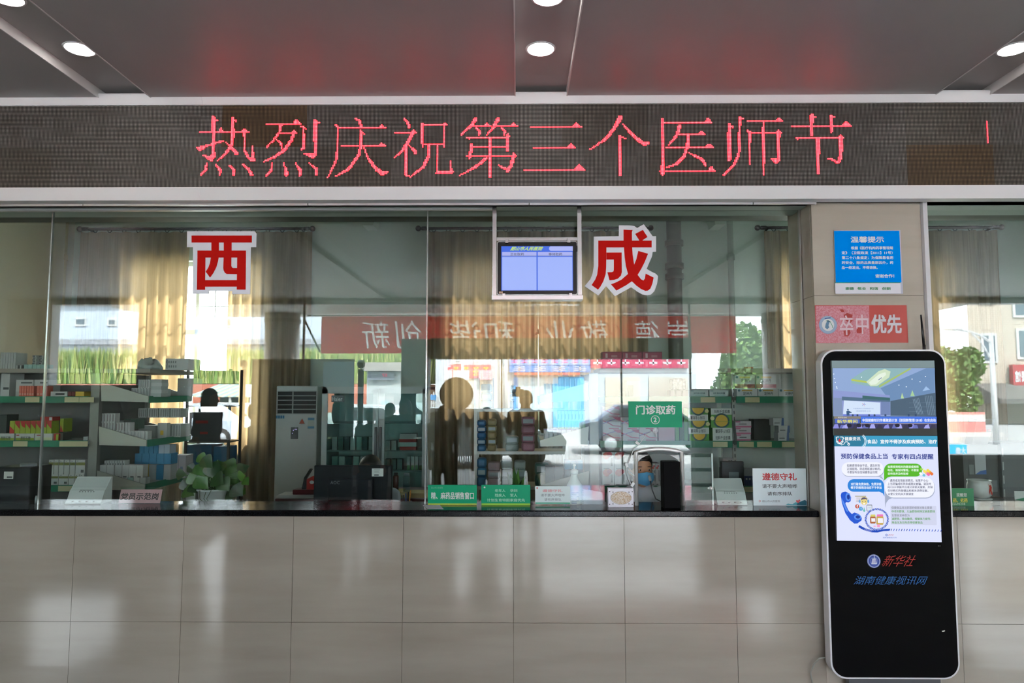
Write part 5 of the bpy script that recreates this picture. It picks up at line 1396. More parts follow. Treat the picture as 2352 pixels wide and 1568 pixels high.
NV2 = mat('2c5a58', .5)
def GYB(up):
    if up: return [('r', 0, .0, 1, .48, mat('d4dcd4', .5)), ('d', .5, .98, .38, .38, NV2, (PI, 2 * PI)), ('d', .5, .99, .3, .3, YEL, (PI, 2 * PI)), ('d', .94, .75, .1, .1, mat('dcdca0', .5)), ('t', '妇科千金胶囊', .1, .1, .82, .38, INK, True)]
    return [('r', 0, .5, 1, 1, mat('d4dcd4', .5)), ('d', .5, .0, .38, .38, NV2, (0, PI)), ('d', .5, .0, .3, .3, YEL, (0, PI)), ('d', .06, .22, .1, .1, mat('dcdca0', .5)), ('t', '妇科千金胶囊', .16, .62, .9, .9, INK)]
zt = z
for i in range(3): zt = row(1581 + (2 if i == 0 else 0), 1628 - (1 if i == 2 else -1), 1, zt, (16, 30, 29)[i], Y1, .1, GRE, 'green and yellow box printed upside down', ORD[i] + ' from bottom of the left stack', 'green-yellow boxes', items=[('d', .5, .98, .38, .38, NV2, (PI, 2 * PI)), ('d', .5, .99, .3, .3, YEL, (PI, 2 * PI))] if i == 0 else GYB(True))
zt = z
for i in range(4): zt = row(1633 + (3 if i < 2 else 0), 1682, 1, zt, (15, 15, 15, 29)[i], Y1, .1, GRE, 'green and yellow box', ORD[i] + ' from bottom of the stack by the slotted posts', 'green-yellow boxes', items=(GYB(False) if i == 3 else ([('r', 0, 0, 1, 1, mat('d4dcd4', .5)), ('t', '妇科千金胶囊', .14, .2, .9, .8, INK, i == 1)] if i < 2 else [('d', .5, .9, .38, .3, NV2, (PI, 2 * PI)), ('d', .5, .95, .3, .24, YEL, (PI, 2 * PI))])))
z = LV[2]
RC = [('d', .35, .8, .3, .3, mat('d8685c', .5)), ('d', .62, .88, .22, .2, mat('c83c4c', .5)), ('r', .72, .2, .86, .7, INK), ('r', .1, .05, .6, .08, INK)]
zt = row(1382, 1438, 2, z, 36, Y1, .1, mat('ccd0d0', .5), 'white box with red circles', 'lower row left of the cashier', 'white boxes with red circles', items=RC)
row(1382, 1438, 2, zt, 39, Y1, .1, mat('ccd0d0', .5), 'white box with red circles', 'upper row left of the cashier', 'white boxes with red circles', items=RC)
row(1495, 1514, 2, z, 50, Y1, .1, mat('ccd0d0', .5), 'white box with red circles', 'pair seen through the hatch', 'white boxes with red circles', items=RC)
row(1658, 1683, 1, z, 36, Y1 + .06, .1, mat('4c5254', .5), 'dark grey carton', 'under the red-striped box'); row(1658, 1683, 1, z + 36.4 * (Y1 + .06) / F_PX, 22, Y1 + .06, .1, mat('ccd2d2', .5), 'white box with a red stripe', 'right of the sliding hatch door', items=[('r', .08, .12, .95, .5, mat('c0503c', .5)), ('t', '胶囊', .5, .6, .9, .85, INK)])
# on top of it: two rows of dark red boxes
MRD = [('r', .03, .12, .97, .88, mat('9c4454', .5)), ('r', .15, .25, .26, .8, mat('c8a4a8', .5)), ('r', .45, .3, .75, .6, mat('b87880', .5))]
zt = row(1385, 1524, 3, ZTOP, 20, Y1 + .02, .12, mat('7c3440', .5), 'flat dark red box', 'lower row on the unit behind the hatch', 'dark red boxes on top', items=MRD)
row(1385, 1524, 3, zt, 19, Y1 + .02, .12, mat('7c3440', .5), 'flat dark red box', 'upper row on the unit behind the hatch', 'dark red boxes on top', items=MRD)
# unit nearest the pillar
z = LV[0]
DK_ = [('r', .24, .72, .76, .88, mat('c8a850', .5)), ('t', '定坤丹', .3, .22, .74, .6, INK), ('d', .1, .8, .06, .06, mat('4a7a88', .5))]
zt = row(1694, 1742, 1, z, 18, Y1, .1, mat('d0d8da', .5), 'white box with a gold tab', 'lower row, left, nearest the slotted posts', 'white boxes with gold tabs', items=DK_)
row(1743, 1790, 1, z, 18, Y1, .1, mat('d0d8da', .5), 'white box with a gold tab', 'lower row, second from the slotted posts', 'white boxes with gold tabs', items=DK_)
row(1791, 1838, 1, z, 18, Y1, .1, mat('d0d8da', .5), 'white box with a gold tab', 'lower row, third, cut off by the pillar side', 'white boxes with gold tabs', items=DK_)
DU = [('r', .0, .06, 1, .34, mat('a43858', .5)), ('r', .24, .78, .76, .92, mat('c8a850', .5)), ('t', '定坤丹', .3, .48, .74, .74, INK), ('d', .1, .86, .06, .06, mat('4a7a88', .5))]
row(1690, 1737, 1, zt, 31, Y1 + .02, .1, mat('d0d8da', .5), 'taller white box with gold tab and crimson band', 'left one on the upper row', items=DU)
row(1739, 1786, 1, zt, 31, Y1 + .06, .1, mat('c8d0d2', .5), 'taller white box with gold tab and crimson band', 'right one, set further back', items=DU)
z = LV[1]
PKB = [('r', 0, .05, 1, .28, mat('c46a8c', .5)), ('r', .2, .5, .7, .62, INK), ('r', .0, .8, .3, 1, mat('c46a8c', .5))]
zt = z
for i in range(3): zt = row(1691 - i, 1724 + i, 1, zt, 15, Y1, .1, mat('ccc8ce', .5), 'white box with pink edge', ORD[i] + ' from bottom of the pile by the slotted posts', 'pink-edged boxes', items=PKB)
row(1730, 1770, 1, z, 46, Y1 + .15, .1, mat('464a4a', .5), 'dark carton', 'standing in the middle of the half-empty shelf')
BWB = [('p', [(.75, 0), (1, 0), (1, 1), (.82, 1)], mat('2c5c98', .5)), ('r', .1, .3, .6, .4, INK)]
zt = row(1786, 1812, 1, z, 19, Y1, .08, mat('ccd4d8', .5), 'white box with a blue corner', 'lowest of the three by the pillar', 'blue-cornered boxes', items=BWB)
zt = row(1788, 1814, 1, zt, 16, Y1, .08, mat('ccd4d8', .5), 'white box with a blue corner', 'middle of the three by the pillar', 'blue-cornered boxes', items=BWB)
row(1776, 1801, 1, zt, 17, Y1, .08, mat('ccd4d8', .5), 'white box with a blue corner', 'topmost of the three by the pillar', 'blue-cornered boxes', items=BWB)
z = LV[2]
zt = row(1708, 1730, 3, z, 22, Y1, .08, mat('2c3c6c', .5), 'dark blue box', 'row behind the courtesy sign', 'dark blue boxes', items=[('r', .2, .6, .8, .8, WB2)])
row(1708, 1730, 1, zt, 16, Y1, .08, mat('9ca4a8', .5), 'grey-white box', 'on the dark blue boxes by the courtesy sign')
# courier: small red bag on top of the pillar-side unit
row(1720, 1734, 1, ZTOP, 5, Y1 + .1, .08, mat('a4483c', .5), 'small red packet', 'on top of the shelf unit nearest the pillar')

# ================================================================== MIDDLE RACK WITH PACKETS
YM = 6.3
mx0, mx1 = X_(1092, YM, 980), X_(1302, YM, 980)
t = thing('wire_rack', 'white metal rack with hanging packet stacks, between fridge and right shelf run', 'rack', ((mx0 + mx1) / 2, YM + .15, 0))
MW = mat('c9ccc6', .35, .3)
for x in (mx0, mx1):
    for y in (YM, YM + .36): MB().box(x - .014, x + .014, y, y + .028, 0, Z_(845, YM), MW).obj('post', t)
zm = [Z_(939, YM), Z_(1037, YM), Z_(1118, YM)]
for z in zm:
    s = MB().box(mx0, mx1, YM, YM + .38, z - .012, z, mat('a8aca8', .4, .3)).obj('shelf_board', t)
    MB().box(mx0, mx1, YM - .008, YM, z - .024, z + .004, MW).obj('front_rail', s)
b = MB()
for p in (1101, 1133):
    x = X_(p, YM + .03, 900); b.tube([(x, YM + .02, zm[0]), (x, YM + .02, Z_(868, YM))], .005, DARK, 6)
b.obj('wire_divider', t)
def packs(pa, pb, n, z0, h, m, desc, where, group, Y=YM + .03):
    zz_ = z0
    for i in range(n): zz_ = row(pa, pb, 1, zz_, h, Y, .14, m, desc, '%s from bottom %s' % (ORD[i], where), group, bev=.018, name='packet', gap=.003, items=[('r', .12, .25, .88, .75, mat('b8c4cc', .4))] if i % 2 else None)
FILM = mat('9ab0bc', .25)
packs(1095, 1117, 5, zm[1], 14.2, mat('3f78a4', .3), 'blue wrapped packet', 'of the upper blue pile', 'blue packets on the rack')
packs(1119, 1141, 5, zm[1], 14.6, mat('a89a70', .35), 'tan wrapped packet', 'of the tan pile', 'tan packets on the rack')
packs(1197, 1229, 4, zm[1], 19.5, mat('b07c8c', .35), 'pink wrapped packet', 'of the pink pile', 'pink packets on the rack')
packs(1103, 1130, 3, zm[0], 19, FILM, 'clear wrapped packet', 'of the pile inside the wire dividers', 'clear packets on the rack')
packs(1170, 1186, 3, zm[0], 18, FILM, 'narrow clear packet', 'of the thin pile on the upper rack shelf', 'clear packets on the rack')
packs(1095, 1118, 3, zm[2], 21, mat('4a84ae', .3), 'blue wrapped packet', 'of the lower blue pile', 'blue packets on the rack')
packs(1120, 1149, 3, zm[2], 18, mat('c4b4ba', .3), 'white and pink packet', 'of the pile right of the lower blue one', 'white packets on the rack')
packs(1151, 1178, 3, zm[2], 19, mat('b4c0bc', .3), 'clear white packet', 'of the pile left of the spiky plant', 'white packets on the rack')
packs(1180, 1208, 3, zm[2], 19, mat('b4c0bc', .3), 'clear white packet', 'of the pile behind the spiky plant', 'white packets on the rack')
packs(1228, 1262, 2, zm[2], 26, mat('47706a', .4), 'dark green packet', 'of the right pile on the lowest rack shelf', 'green packets on the rack')
packs(1160, 1192, 2, zm[1], 17, mat('8a9a98', .35), 'grey packet', 'of the pile between tan and pink', 'grey packets on the rack')

# ================================================================== AIR CONDITIONER, FRIDGE
YA = 7.35
p = Px(YA, 400, 820, 4.2375)
x0, z1, x1 = X_(632, YA, 1000), Z_(886, YA), X_(727, YA, 1000)
t = thing('air_conditioner', 'tall white floor-standing air conditioner between the beige curtain and the fridge', 'air conditioner', ((x0 + x1) / 2, YA + .18, 0))
ACW = mat('ccd4d4', .35)
MB().box(x0, x1, YA, YA + .36, 0, z1, ACW, .012).obj('body', t)
MB().box(x0 + .012, x1 - .012, YA - .004, YA, Z_(950, YA), Z_(897, YA), mat('2c3234', .4)).obj('air_outlet', t)
for i in range(6):
    z = Z_(898 + i * 10.4, YA); MB().box(x0 + .012, x1 - .012, YA - .014, YA - .004, z - .005, z + .004, mat('aab2b2', .35)).obj('louvre', t)
for u in (.02, .4): MB().box(x0 + (x1 - x0) * u, x0 + (x1 - x0) * u + .012, YA - .012, YA - .004, Z_(950, YA), Z_(897, YA), mat('aab2b2', .35)).obj('louvre_rib', t)
b = MB(); b.box(X_(668, YA, 1000), X_(685, YA, 1000), YA - .006, YA, Z_(1008, YA), Z_(981, YA), mat('70767c', .25), .003)
for px, py in ((674, 988), (678, 986), (681, 986), (672, 995)): b.disc(X_(px, YA, 1000), Z_(py, YA), .005, .005, YA - .007, emis('c8b8ff', 1.2), 8)
b.obj('control_panel', t)
b = MB()
for i, a in enumerate((634, 639, 644, 649)): b.box(X_(a, YA, 960), X_(a + 4, YA, 960), YA - .0015, YA, Z_(961, YA), Z_(954, YA) , mat('3c82b4', .4))
b.obj('maker_print', t)
b = MB(); b.poly([(X_(687, YA, 970), Z_(973, YA)), (X_(700, YA, 970), Z_(973, YA)), (X_(694, YA, 970), Z_(961, YA))], YA - .0015, mat('b8604c', .5)); b.obj('warning_sticker', t)
b = MB(); b.rect(X_(707, YA, 970), Z_(984, YA), X_(722, YA, 970), Z_(959, YA), YA - .0012, mat('6a9cc0', .5)); b.rect(X_(707, YA, 970), Z_(979, YA), X_(722, YA, 970), Z_(965, YA), YA - .002, mat('c0c8c0', .5)); b.obj('energy_sticker', t)
# double door glass fridge
YFR = 7.0
fx0, fx1, fz1 = X_(738, YFR, 1000), X_(982, YFR, 1000), Z_(888, YFR)
t = thing('display_fridge', 'large double glass-door pharmacy fridge behind the black monitor', 'fridge', ((fx0 + fx1) / 2, YFR + .3, 0))
FW_ = mat('b6c2c4', .35)
b = MB(); b.box(fx0, fx0 + .03, YFR + .03, YFR + .6, 0, fz1, FW_); b.box(fx1 - .03, fx1, YFR + .03, YFR + .6, 0, fz1, FW_); b.box(fx0, fx1, YFR + .03, YFR + .6, fz1 - .03, fz1, FW_); b.box(fx0, fx1, YFR + .03, YFR + .6, 0, .3, FW_); b.box(fx0, fx1, YFR + .58, YFR + .6, 0, fz1, mat('c4d6d4', .5)); b.obj('cabinet', t)
zsh = [Z_(1033, YFR + .2), Z_(1078, YFR + .2), Z_(970, YFR + .2), .6]
for z in zsh: MB().box(fx0 + .03, fx1 - .03, YFR + .08, YFR + .56, z - .008, z, mat('8fa0a0', .3)).obj('wire_shelf', t)
for a, c_ in ((738, 868), (870, 982)):
    xa, xb = X_(a, YFR, 1000), X_(c_, YFR, 1000)
    b = MB(); w_ = .055
    b.box(xa, xa + w_, YFR, YFR + .03, .3, fz1 - .02, FW_); b.box(xb - w_, xb, YFR, YFR + .03, .3, fz1 - .02, FW_); b.box(xa, xb, YFR, YFR + .03, fz1 - .07, fz1 - .02, FW_); b.box(xa, xb, YFR, YFR + .03, .3, .36, FW_)
    d = b.obj('door', t)
    MB().box(xa + w_, xb - w_, YFR + .01, YFR + .016, .36, fz1 - .07, glass_mat('fridge_glass', (.84, .94, .925), .05)).obj('pane', d)
    b = MB(); xh = (xb - .02) if a == 738 else (xa + .02); b.box(xh - .012, xh + .012, YFR - .025, YFR, .7, 1.3, mat('50585a', .3), .004); b.obj('handle', d)
b = MB(); b.box(X_(761, YFR - .01, 915), X_(789, YFR - .01, 915), YFR - .006, YFR + .012, Z_(923, YFR), Z_(908, YFR), mat('4f5c60', .4)); b.text('Haier', X_(763, YFR, 915), Z_(921, YFR), X_(787, YFR, 915), Z_(911, YFR), YFR - .0072, mat('b8c4c8', .4), .01); b.obj('badge', t)
ys = YFR + .16
row(762, 860, 7, zsh[0], 30, ys, .08, lambda i: (WB2, mat('6a8078', .5), mat('2c4448', .5), WB2, TEAL, mat('3c5a5c', .5), WB2)[i], lambda i: ('pale', 'green', 'dark', 'pale', 'teal', 'dark', 'pale')[i] + ' carton', 'middle shelf behind the left fridge door', 'cartons in the fridge', gap=.006)
row(762, 860, 6, zsh[1], 30, ys, .08, lambda i: (TEAL, WB2, mat('30484c', .5))[i % 3], lambda i: ('teal', 'pale', 'dark')[i % 3] + ' box', 'lower shelf behind the left fridge door', 'cartons in the fridge', gap=.008)
zt = row(918, 956, 1, zsh[0], 8, ys, .1, RD, 'flat red carton', 'bottom of the pile behind the right fridge door'); zt = row(916, 957, 1, zt, 10, ys, .1, WB, 'flat white carton', 'in the red-white fridge pile'); zt = row(916, 956, 1, zt, 7, ys, .1, RD, 'flat red carton', 'upper one in the red-white fridge pile'); row(918, 957, 1, zt, 12, ys, .1, mat('c8b8b8', .5), 'pale pink carton', 'on top of the red-white fridge pile')
row(935, 971, 4, zsh[1], 30, ys, .06, WB, 'white box with green foot', 'lower shelf behind the right fridge door', 'green-footed boxes in the fridge', items=[('r', .05, .0, .95, .35, mat('4a8c4c', .5))], gap=.005)
row(884, 926, 3, zsh[1], 24, ys, .08, mat('53706e', .5), 'dull teal carton', 'lower left behind the right fridge door', 'cartons in the fridge', gap=.006)
row(884, 912, 2, zsh[0], 22, ys, .08, WB2, 'pale carton', 'middle shelf beside the red-white pile', 'cartons in the fridge', gap=.006)
crate(X_(742, YFR + .05, 860), X_(813, YFR + .05, 860), YFR + .05, YFR + .45, fz1, Z_(830, YFR + .05), mat('a8bec2', .5), 'large pale blue carton standing on the left half of the fridge', None, None, 'carton', 'carton')
# stand with dark cartons in front of the bright window gap
YW = 7.4
t = thing('storage_rack', 'dark storage rack standing in front of the bright window gap', 'rack', (X_(476, YW, 950), YW + .15, 0))
xa, xb = X_(428, YW, 950), X_(526, YW, 950)
for x in (xa, xb):
    for y in (YW, YW + .3): MB().box(x - .012, x + .012, y, y + .025, 0, Z_(847, YW), mat('3c403e', .5)).obj('post', t)
for py in (931, 1014, 1092): MB().box(xa, xb, YW, YW + .32, Z_(py, YW) - .015, Z_(py, YW), mat('50544e', .5)).obj('shelf_board', t)
row(440, 522, 1, Z_(931, YW), 80, YW + .01, .28, mat('3f4644', .6), 'large dark carton', 'on the upper board of the window rack', name='carton')
row(434, 507, 1, Z_(1014, YW), 66, YW + .01, .28, mat('3a4044', .6), 'large dark carton with red tape', 'on the middle board of the window rack', items=[('r', .2, .62, .6, .72, mat('8c2c28', .5)), ('r', .35, .25, .6, .33, mat('8c2c28', .5))], name='carton')
row(430, 488, 1, Z_(1092, YW), 68, YW + .01, .28, mat('1d4a68', .5), 'dark blue carton', 'left one on the low board, behind the pothos', name='carton'); row(492, 524, 1, Z_(1092, YW), 64, YW + .02, .25, mat('1d5a80', .5), 'brighter blue carton', 'right one on the low board, behind the pothos', name='carton')

# ================================================================== DESK, MONITOR, SMALL THINGS BEHIND THE COUNTER
YD = 5.55; ZD = Z_(1146, YD)
t = thing('work_desk', 'dark red desk with papers behind the black monitor', 'desk', (X_(815, YD, 1150), YD + .35, 0))
xa, xb = X_(632, YD, 1150), X_(1075, YD, 1150)
MB().box(xa, xb, YD, YD + .7, ZD - .04, ZD, mat('4a1c1c', .3)).obj('desk_top', t)
for x in (xa + .02, xb - .06): MB().box(x, x + .04, YD + .04, YD + .66, 0, ZD - .04, mat('3a1818', .4)).obj('side_panel', t)
def stack(pa, pb, n, hpx, Y, m, label, name='paper_stack', cat='papers', z0=None):
    z0 = ZD if z0 is None else z0
    xa, xb = X_(pa, Y, 1140), X_(pb, Y, 1140); h_ = hpx * Y / F_PX; b = MB(); rnd = random.Random(pa)
    for i in range(n):
        e = rnd.uniform(-.008, .008)
        b.box(xa + e, xb + e, Y + rnd.uniform(0, .01), Y + .2, z0 + h_ * i / n, z0 + h_ * (i + .85) / n, m)
    tag(b.obj(name), label, cat); return z0 + h_
stack(636, 720, 3, 7, YD + .03, mat('c8ccca', .6), 'pile of white paper lying on the red desk, under the red desk punch')
zr = ZD + 7.2 * YD / F_PX
t = thing('hole_punch', 'red and dark desk punch with raised black lever, left of the monitor', 'punch', (X_(694, YD, 1120), YD + .1, zr))
MB().box(X_(667, YD, 1130), X_(722, YD, 1130), YD + .05, YD + .17, zr, zr + .04, mat('5c181c', .3), .006).obj('base', t)
MB().prism([(X_(699, YD, 1110), zr + .04), (X_(724, YD, 1110), zr + .04), (X_(724, YD, 1110), Z_(1093, YD)), (X_(712, YD, 1110), Z_(1096, YD)), (X_(699, YD, 1110), Z_(1103, YD))], YD + .06, YD + .15, mat('b0281e', .35)).obj('housing', t)
b = MB(); b.prism([(X_(686, YD, 1110), zr + .04), (X_(695, YD, 1110), zr + .04), (X_(695, YD, 1110), Z_(1104, YD)), (X_(708, YD, 1110), Z_(1081, YD)), (X_(704, YD, 1110), Z_(1079, YD)), (X_(691, YD, 1110), Z_(1100, YD))], YD + .08, YD + .12, mat('22262a', .35)); b.obj('lever', t)
b = MB(); b.disc(X_(711, YD, 1110), Z_(1110, YD), .018, .014, YD + .059, WB); b.obj('maker_mark', t)
z = stack(898, 920, 5, 14, YD + .05, mat('b8a45c', .6), 'small pile of yellow slips right of the monitor'); stack(922, 982, 4, 11, YD + .05, mat('c0b078', .6), 'wide pile of yellowish papers right of the monitor')
def jar(px, py0, py1, r, m, label, name, cat, z0, Y, capm=None):
    x = X_(px, Y, 1110); z1_ = z0 + (py1 - py0) * Y / F_PX
    t = thing(name, label, cat, (x, Y, z0))
    MB().lathe((x, Y), [(r * .95, z0), (r, z0 + .004), (r, z0 + (z1_ - z0) * .8), (r * .8, z0 + (z1_ - z0) * .86)], m, 16).obj('glass_body', t)
    MB().lathe((x, Y), [(r * .7, z0 + (z1_ - z0) * .86), (r * .72, z1_)], capm or m, 16).obj('lid', t)
jar(909, 1086, 1126, .024, mat('3c1c14', .2), 'small brown bottle standing beside the monitor edge', 'medicine_bottle', 'bottle', ZD + .05, YD + .12, DARK)
jar(934, 1085, 1126, .03, glass_mat('jar_glass', (.6, .7, .72), .05), 'clear glass jar standing on yellowish papers', 'glass_jar', 'jar', ZD + 11.2 * YD / F_PX, YD + .14, mat('8a9aa0', .3))
t = thing('pen_cup', 'small dark cup with pens right of the monitor foot', 'pen cup', (X_(938, 4.9, 1150), 4.9, ZC1 - .1))
x = X_(938, 4.55, 1150)
zc_ = ZI
for o_ in (t,): o_.location = (x, 4.5, zc_); ORG[t.name] = Vector((x, 4.5, zc_))
MB().lathe((x, 4.5), [(.03, zc_), (.032, zc_ + .085)], DARK, 16).obj('cup', t)
for i, (dx, m_) in enumerate(((-.02, BLACK), (-.008, mat('284a8c', .4)), (.006, BLACK), (.018, mat('c07c28', .4)))):
    MB().tube([(x + dx * .5, 4.5, zc_ + .004), (x + dx * 1.2, 4.5, zc_ + .125 + .01 * i)], .004, m_, 6).obj('pen', t)
# monitor on the counter
YMO = 4.5
p = Px(YMO, 680, 820, 4.2375)
x0, z0, x1, z1 = p.box4(172, 1054, 930, 1419)
t = thing('desktop_monitor', 'black monitor seen from behind with a white sticker, on the counter behind the glass', 'monitor', ((x0 + x1) / 2, YMO, ZC1))
MB().box(x0, x1, YMO, YMO + .035, z0, z1, mat('15181c', .5, 0, .2), .005).obj('back_shell', t)
a = p.box4(320, 1180, 752, 1400); MB().box(a[0], a[2], YMO - .018, YMO, a[1], a[3], mat('171a1f', .5, 0, .2), .006).obj('electronics_bulge', t)
a = p.box4(738, 1082, 850, 1160); b = MB(); b.rect(*a, YMO - .0008, mat('d4dcd8', .5)); w_ = a[2] - a[0]; h_ = a[3] - a[1]
for v, u1 in ((.8, .5), (.62, .4), (.45, .45)): b.rect(a[0] + .2 * w_, a[1] + v * h_, a[0] + (.2 + u1) * w_, a[1] + (v + .04) * h_, YMO - .0014, GRY)
b.rect(a[0] + .2 * w_, a[1] + .1 * h_, a[0] + .6 * w_, a[1] + .25 * h_, YMO - .0014, INK); b.obj('white_sticker', t)
a = p.box4(342, 1200, 432, 1232); b = MB(); b.text('AOC', *a, YMO - .0192, mat('7a8084', .4), .0); b.obj('maker_badge', t)
b = MB(); xm = (x0 + x1) / 2; b.box(xm - .03, xm + .03, YMO - .01, YMO + .02, ZI + .01, z0 + .05, mat('16191c', .4)); b.box(xm - .1, xm + .1, YMO - .06, YMO + .09, ZI, ZI + .012, mat('16191c', .4), .004); b.obj('stand', t)
# black printer at the left edge
YPR = 4.3
p = Px(YPR, 0, 780, 3.825)
x0, z0, x1, z1 = p.box4(-60, 1120, 262, 1450); z0 = ZI
t = thing('receipt_printer', 'black receipt printer with roller and white sticker at the left picture edge', 'printer', ((x0 + x1) / 2, YPR, z0))
MB().box(x0, x1, YPR, YPR + .2, z0, z1, mat('0f1318', .3), .006).obj('body', t)
a = p.box4(118, 1105, 238, 1228)
MB().lathe(((a[0] + a[2]) / 2, YPR + .07), [((a[2] - a[0]) / 2, z1), ((a[2] - a[0]) / 2, a[3])], mat('14181c', .2), 20).obj('roller_housing', t)
b = MB(); b.lathe(((a[0] + a[2]) / 2, YPR + .07), [((a[2] - a[0]) / 2 + .002, z1), ((a[2] - a[0]) / 2 + .002, z1 + .018)], mat('8a9094', .3), 20); b.obj('grey_collar', t)
a = p.box4(35, 1158, 118, 1222); b = MB(); b.rect(*a, YPR - .001, mat('d0d4cc', .5)); b.rect(a[0] + .02, a[1] + .006, a[2] - .006, a[1] + .016, YPR - .0016, INK); b.obj('white_sticker', t)
t = thing('glass_vial', 'tiny glass vial pair with dark caps by the left pane joint', 'vial', (X_(86, 4.14, 1150), 4.14, ZC1))
for i in (-1, 1): MB().lathe((X_(86, 4.14, 1150) + i * .008, 4.14), [(.007, ZC1), (.007, ZC1 + .03), (.005, ZC1 + .034), (.005, ZC1 + .04)], mat('9aa4a4', .1), 12).obj('vial', t)
# black devices at the hatch
MB_ = MB().box(X_(1523, 3.97, 1120), X_(1561, 3.97, 1120), 3.95, 4.04, ZC1, Z_(1059, 3.97), mat('040405', .6, 0, .08), .004)
tag(MB_.obj('black_terminal'), 'plain black upright terminal standing on the ledge in the hatch opening', 'terminal')
o = MB().box(X_(1658, 4.36, 1090), X_(1709, 4.36, 1090), 4.36, 4.4, ZI, Z_(1059, 4.36), mat('1a1d20', .4), .004).obj('small_monitor')
tag(o, 'small black screen seen from behind, above the right card reader', 'monitor')
b = MB(); b.rect(X_(1674, 4.36, 1090), Z_(1099, 4.36), X_(1697, 4.36, 1090), Z_(1083, 4.36), 4.359, mat('6a7478', .5)); b.obj('grey_sticker', o)
# things on the right-hand counter beyond the pillar
Yr = 4.3
t, p = board('counter_sign', 'small green and yellow notice sign on the counter right of the kiosk', 'sign', (2150, 1121, 2236, 1168), YF, .004, mat('0c7a4a', .35), s=(2130, 680, 2.851))
p.text('提醒您', 190, 1288, 258, 1312, mat('d0dcd4', .4), 1, .01); p.text('药、劣药', 168, 1322, 262, 1350, mat('e4d84c', .4), 1, .015); p.text('55690208', 160, 1352, 248, 1368, mat('b8d4c4', .4), 1, 0); p.rect(60, 1380, 300, 1394, mat('7cb848', .4), 1); p.done(t)
x = X_(2251, Yr, 1140); r = 25 * Yr / F_PX; zb_ = ZC1; h_ = 44 * Yr / F_PX
t = thing('goldfish_bowl_pot', 'white ceramic pot with a red goldfish, on a saucer right of the kiosk', 'flower pot', (x, Yr, zb_))
MB().lathe((x, Yr), [(r * .8, zb_), (r * .95, zb_ + .008), (r * .9, zb_ + .012)], mat('c8ccca', .3), 24).obj('saucer', t)
MB().lathe((x, Yr), [(r * .6, zb_ + .012), (r * .9, zb_ + .03), (r, zb_ + h_ * .5), (r * .95, zb_ + h_ * .8), (r * .88, zb_ + h_ * .92), (r * .97, zb_ + h_), (r * .9, zb_ + h_), (r * .8, zb_ + h_ * .85)], mat('d6d8d4', .25), 26).obj('bowl', t)
b = MB(); f_ = [(.2, .78), (.35, .7), (.5, .74), (.62, .6), (.55, .45), (.7, .3), (.62, .2), (.45, .3), (.4, .42), (.3, .3), (.22, .22), (.3, .5), (.36, .6)]
b.add([(x + r * .0 + (u - .1) * r * .95, Yr - math.sqrt(max(0, (r * 1.004) ** 2 - ((u - .1) * r * .95) ** 2)) - .001, zb_ + .01 + v * h_) for u, v in f_], [tuple(range(len(f_)))], mat('c0301c', .35)); b.obj('painted_goldfish', t)
crate(X_(2278, Yr + .05, 1150), X_(2312, Yr + .05, 1150), Yr + .05, Yr + .15, ZC1, Z_(1143, Yr + .05), mat('6c5240', .6), 'small brown carton right of the goldfish pot', None, None, 'carton', 'carton')
t = thing('leaflet', 'folded white and green leaflet standing at the right picture edge', 'leaflet', (X_(2346, Yr, 1150), Yr, ZC1))
b = MB(); xa, xb = X_(2331, Yr, 1150), X_(2380, Yr, 1150); b.box(xa, xb, Yr, Yr + .003, ZC1, Z_(1126, Yr), mat('d0d8d4', .5)); b.prism([(xa, ZC1), (xb, ZC1), (xb, Z_(1135, Yr))], Yr - .001, Yr - .0002, mat('2f9468', .5)); b.obj('sheet', t)
crate(X_(2212, 4.75, 1060), X_(2296, 4.75, 1060), 4.75, 4.95, .85, Z_(1021, 4.75), mat('4c504e', .6), 'large dark grey carton with white label behind the goldfish pot', None, [('r', .32, .55, .62, .85, mat('b0b6b8', .5)), ('p', [(.32, .55), (.62, .55), (.62, .62), (.45, .6)], mat('3c64a0', .5)), ('r', .1, .28, .9, .46, mat('6c7274', .5)), ('r', .15, .55, .28, .7, GRY)], 'carton', 'carton')
t = thing('support_table', 'low inner table under the cartons right of the pillar', 'table', (X_(2280, 4.85, 1100), 4.85, 0))
MB().box(X_(2190, 4.7, 1100), X_(2420, 4.7, 1100), 4.68, 5.2, .81, .85, GREY).obj('table_top', t)
for x in (X_(2195, 4.72, 1100), X_(2410, 4.72, 1100)): MB().box(x, x + .04, 4.7, 5.18, 0, .81, GREY).obj('leg_panel', t)
z0 = Z_(1021, 4.75)
b = MB(); xa, xb = X_(2232, 4.8, 1000), X_(2268, 4.8, 1000)
b.add([(xa, 4.8, z0), (xb, 4.8, z0), (xb + .06, 4.8, Z_(962, 4.8)), (xa + .04, 4.8, Z_(962, 4.8)), (xa, 4.88, z0), (xb, 4.88, z0), (xb + .06, 4.88, Z_(962, 4.8)), (xa + .04, 4.88, Z_(962, 4.8))], [(0, 1, 2, 3), (5, 4, 7, 6), (1, 5, 6, 2), (4, 0, 3, 7), (3, 2, 6, 7), (4, 5, 1, 0)], mat('3a3d3c', .4))
o = b.obj('leaflet_box'); tag(o, 'slanted dark display box on top of the large grey carton', 'display box')
b = MB()
for i in range(3):
    u = .1 + .3 * i; b.rect(xa + .035 + (xb - xa) * u, Z_(990, 4.8), xa + .035 + (xb - xa) * (u + .24), Z_(984, 4.8), 4.799, mat('8c3c3c', .5))
b.obj('red_print', o)
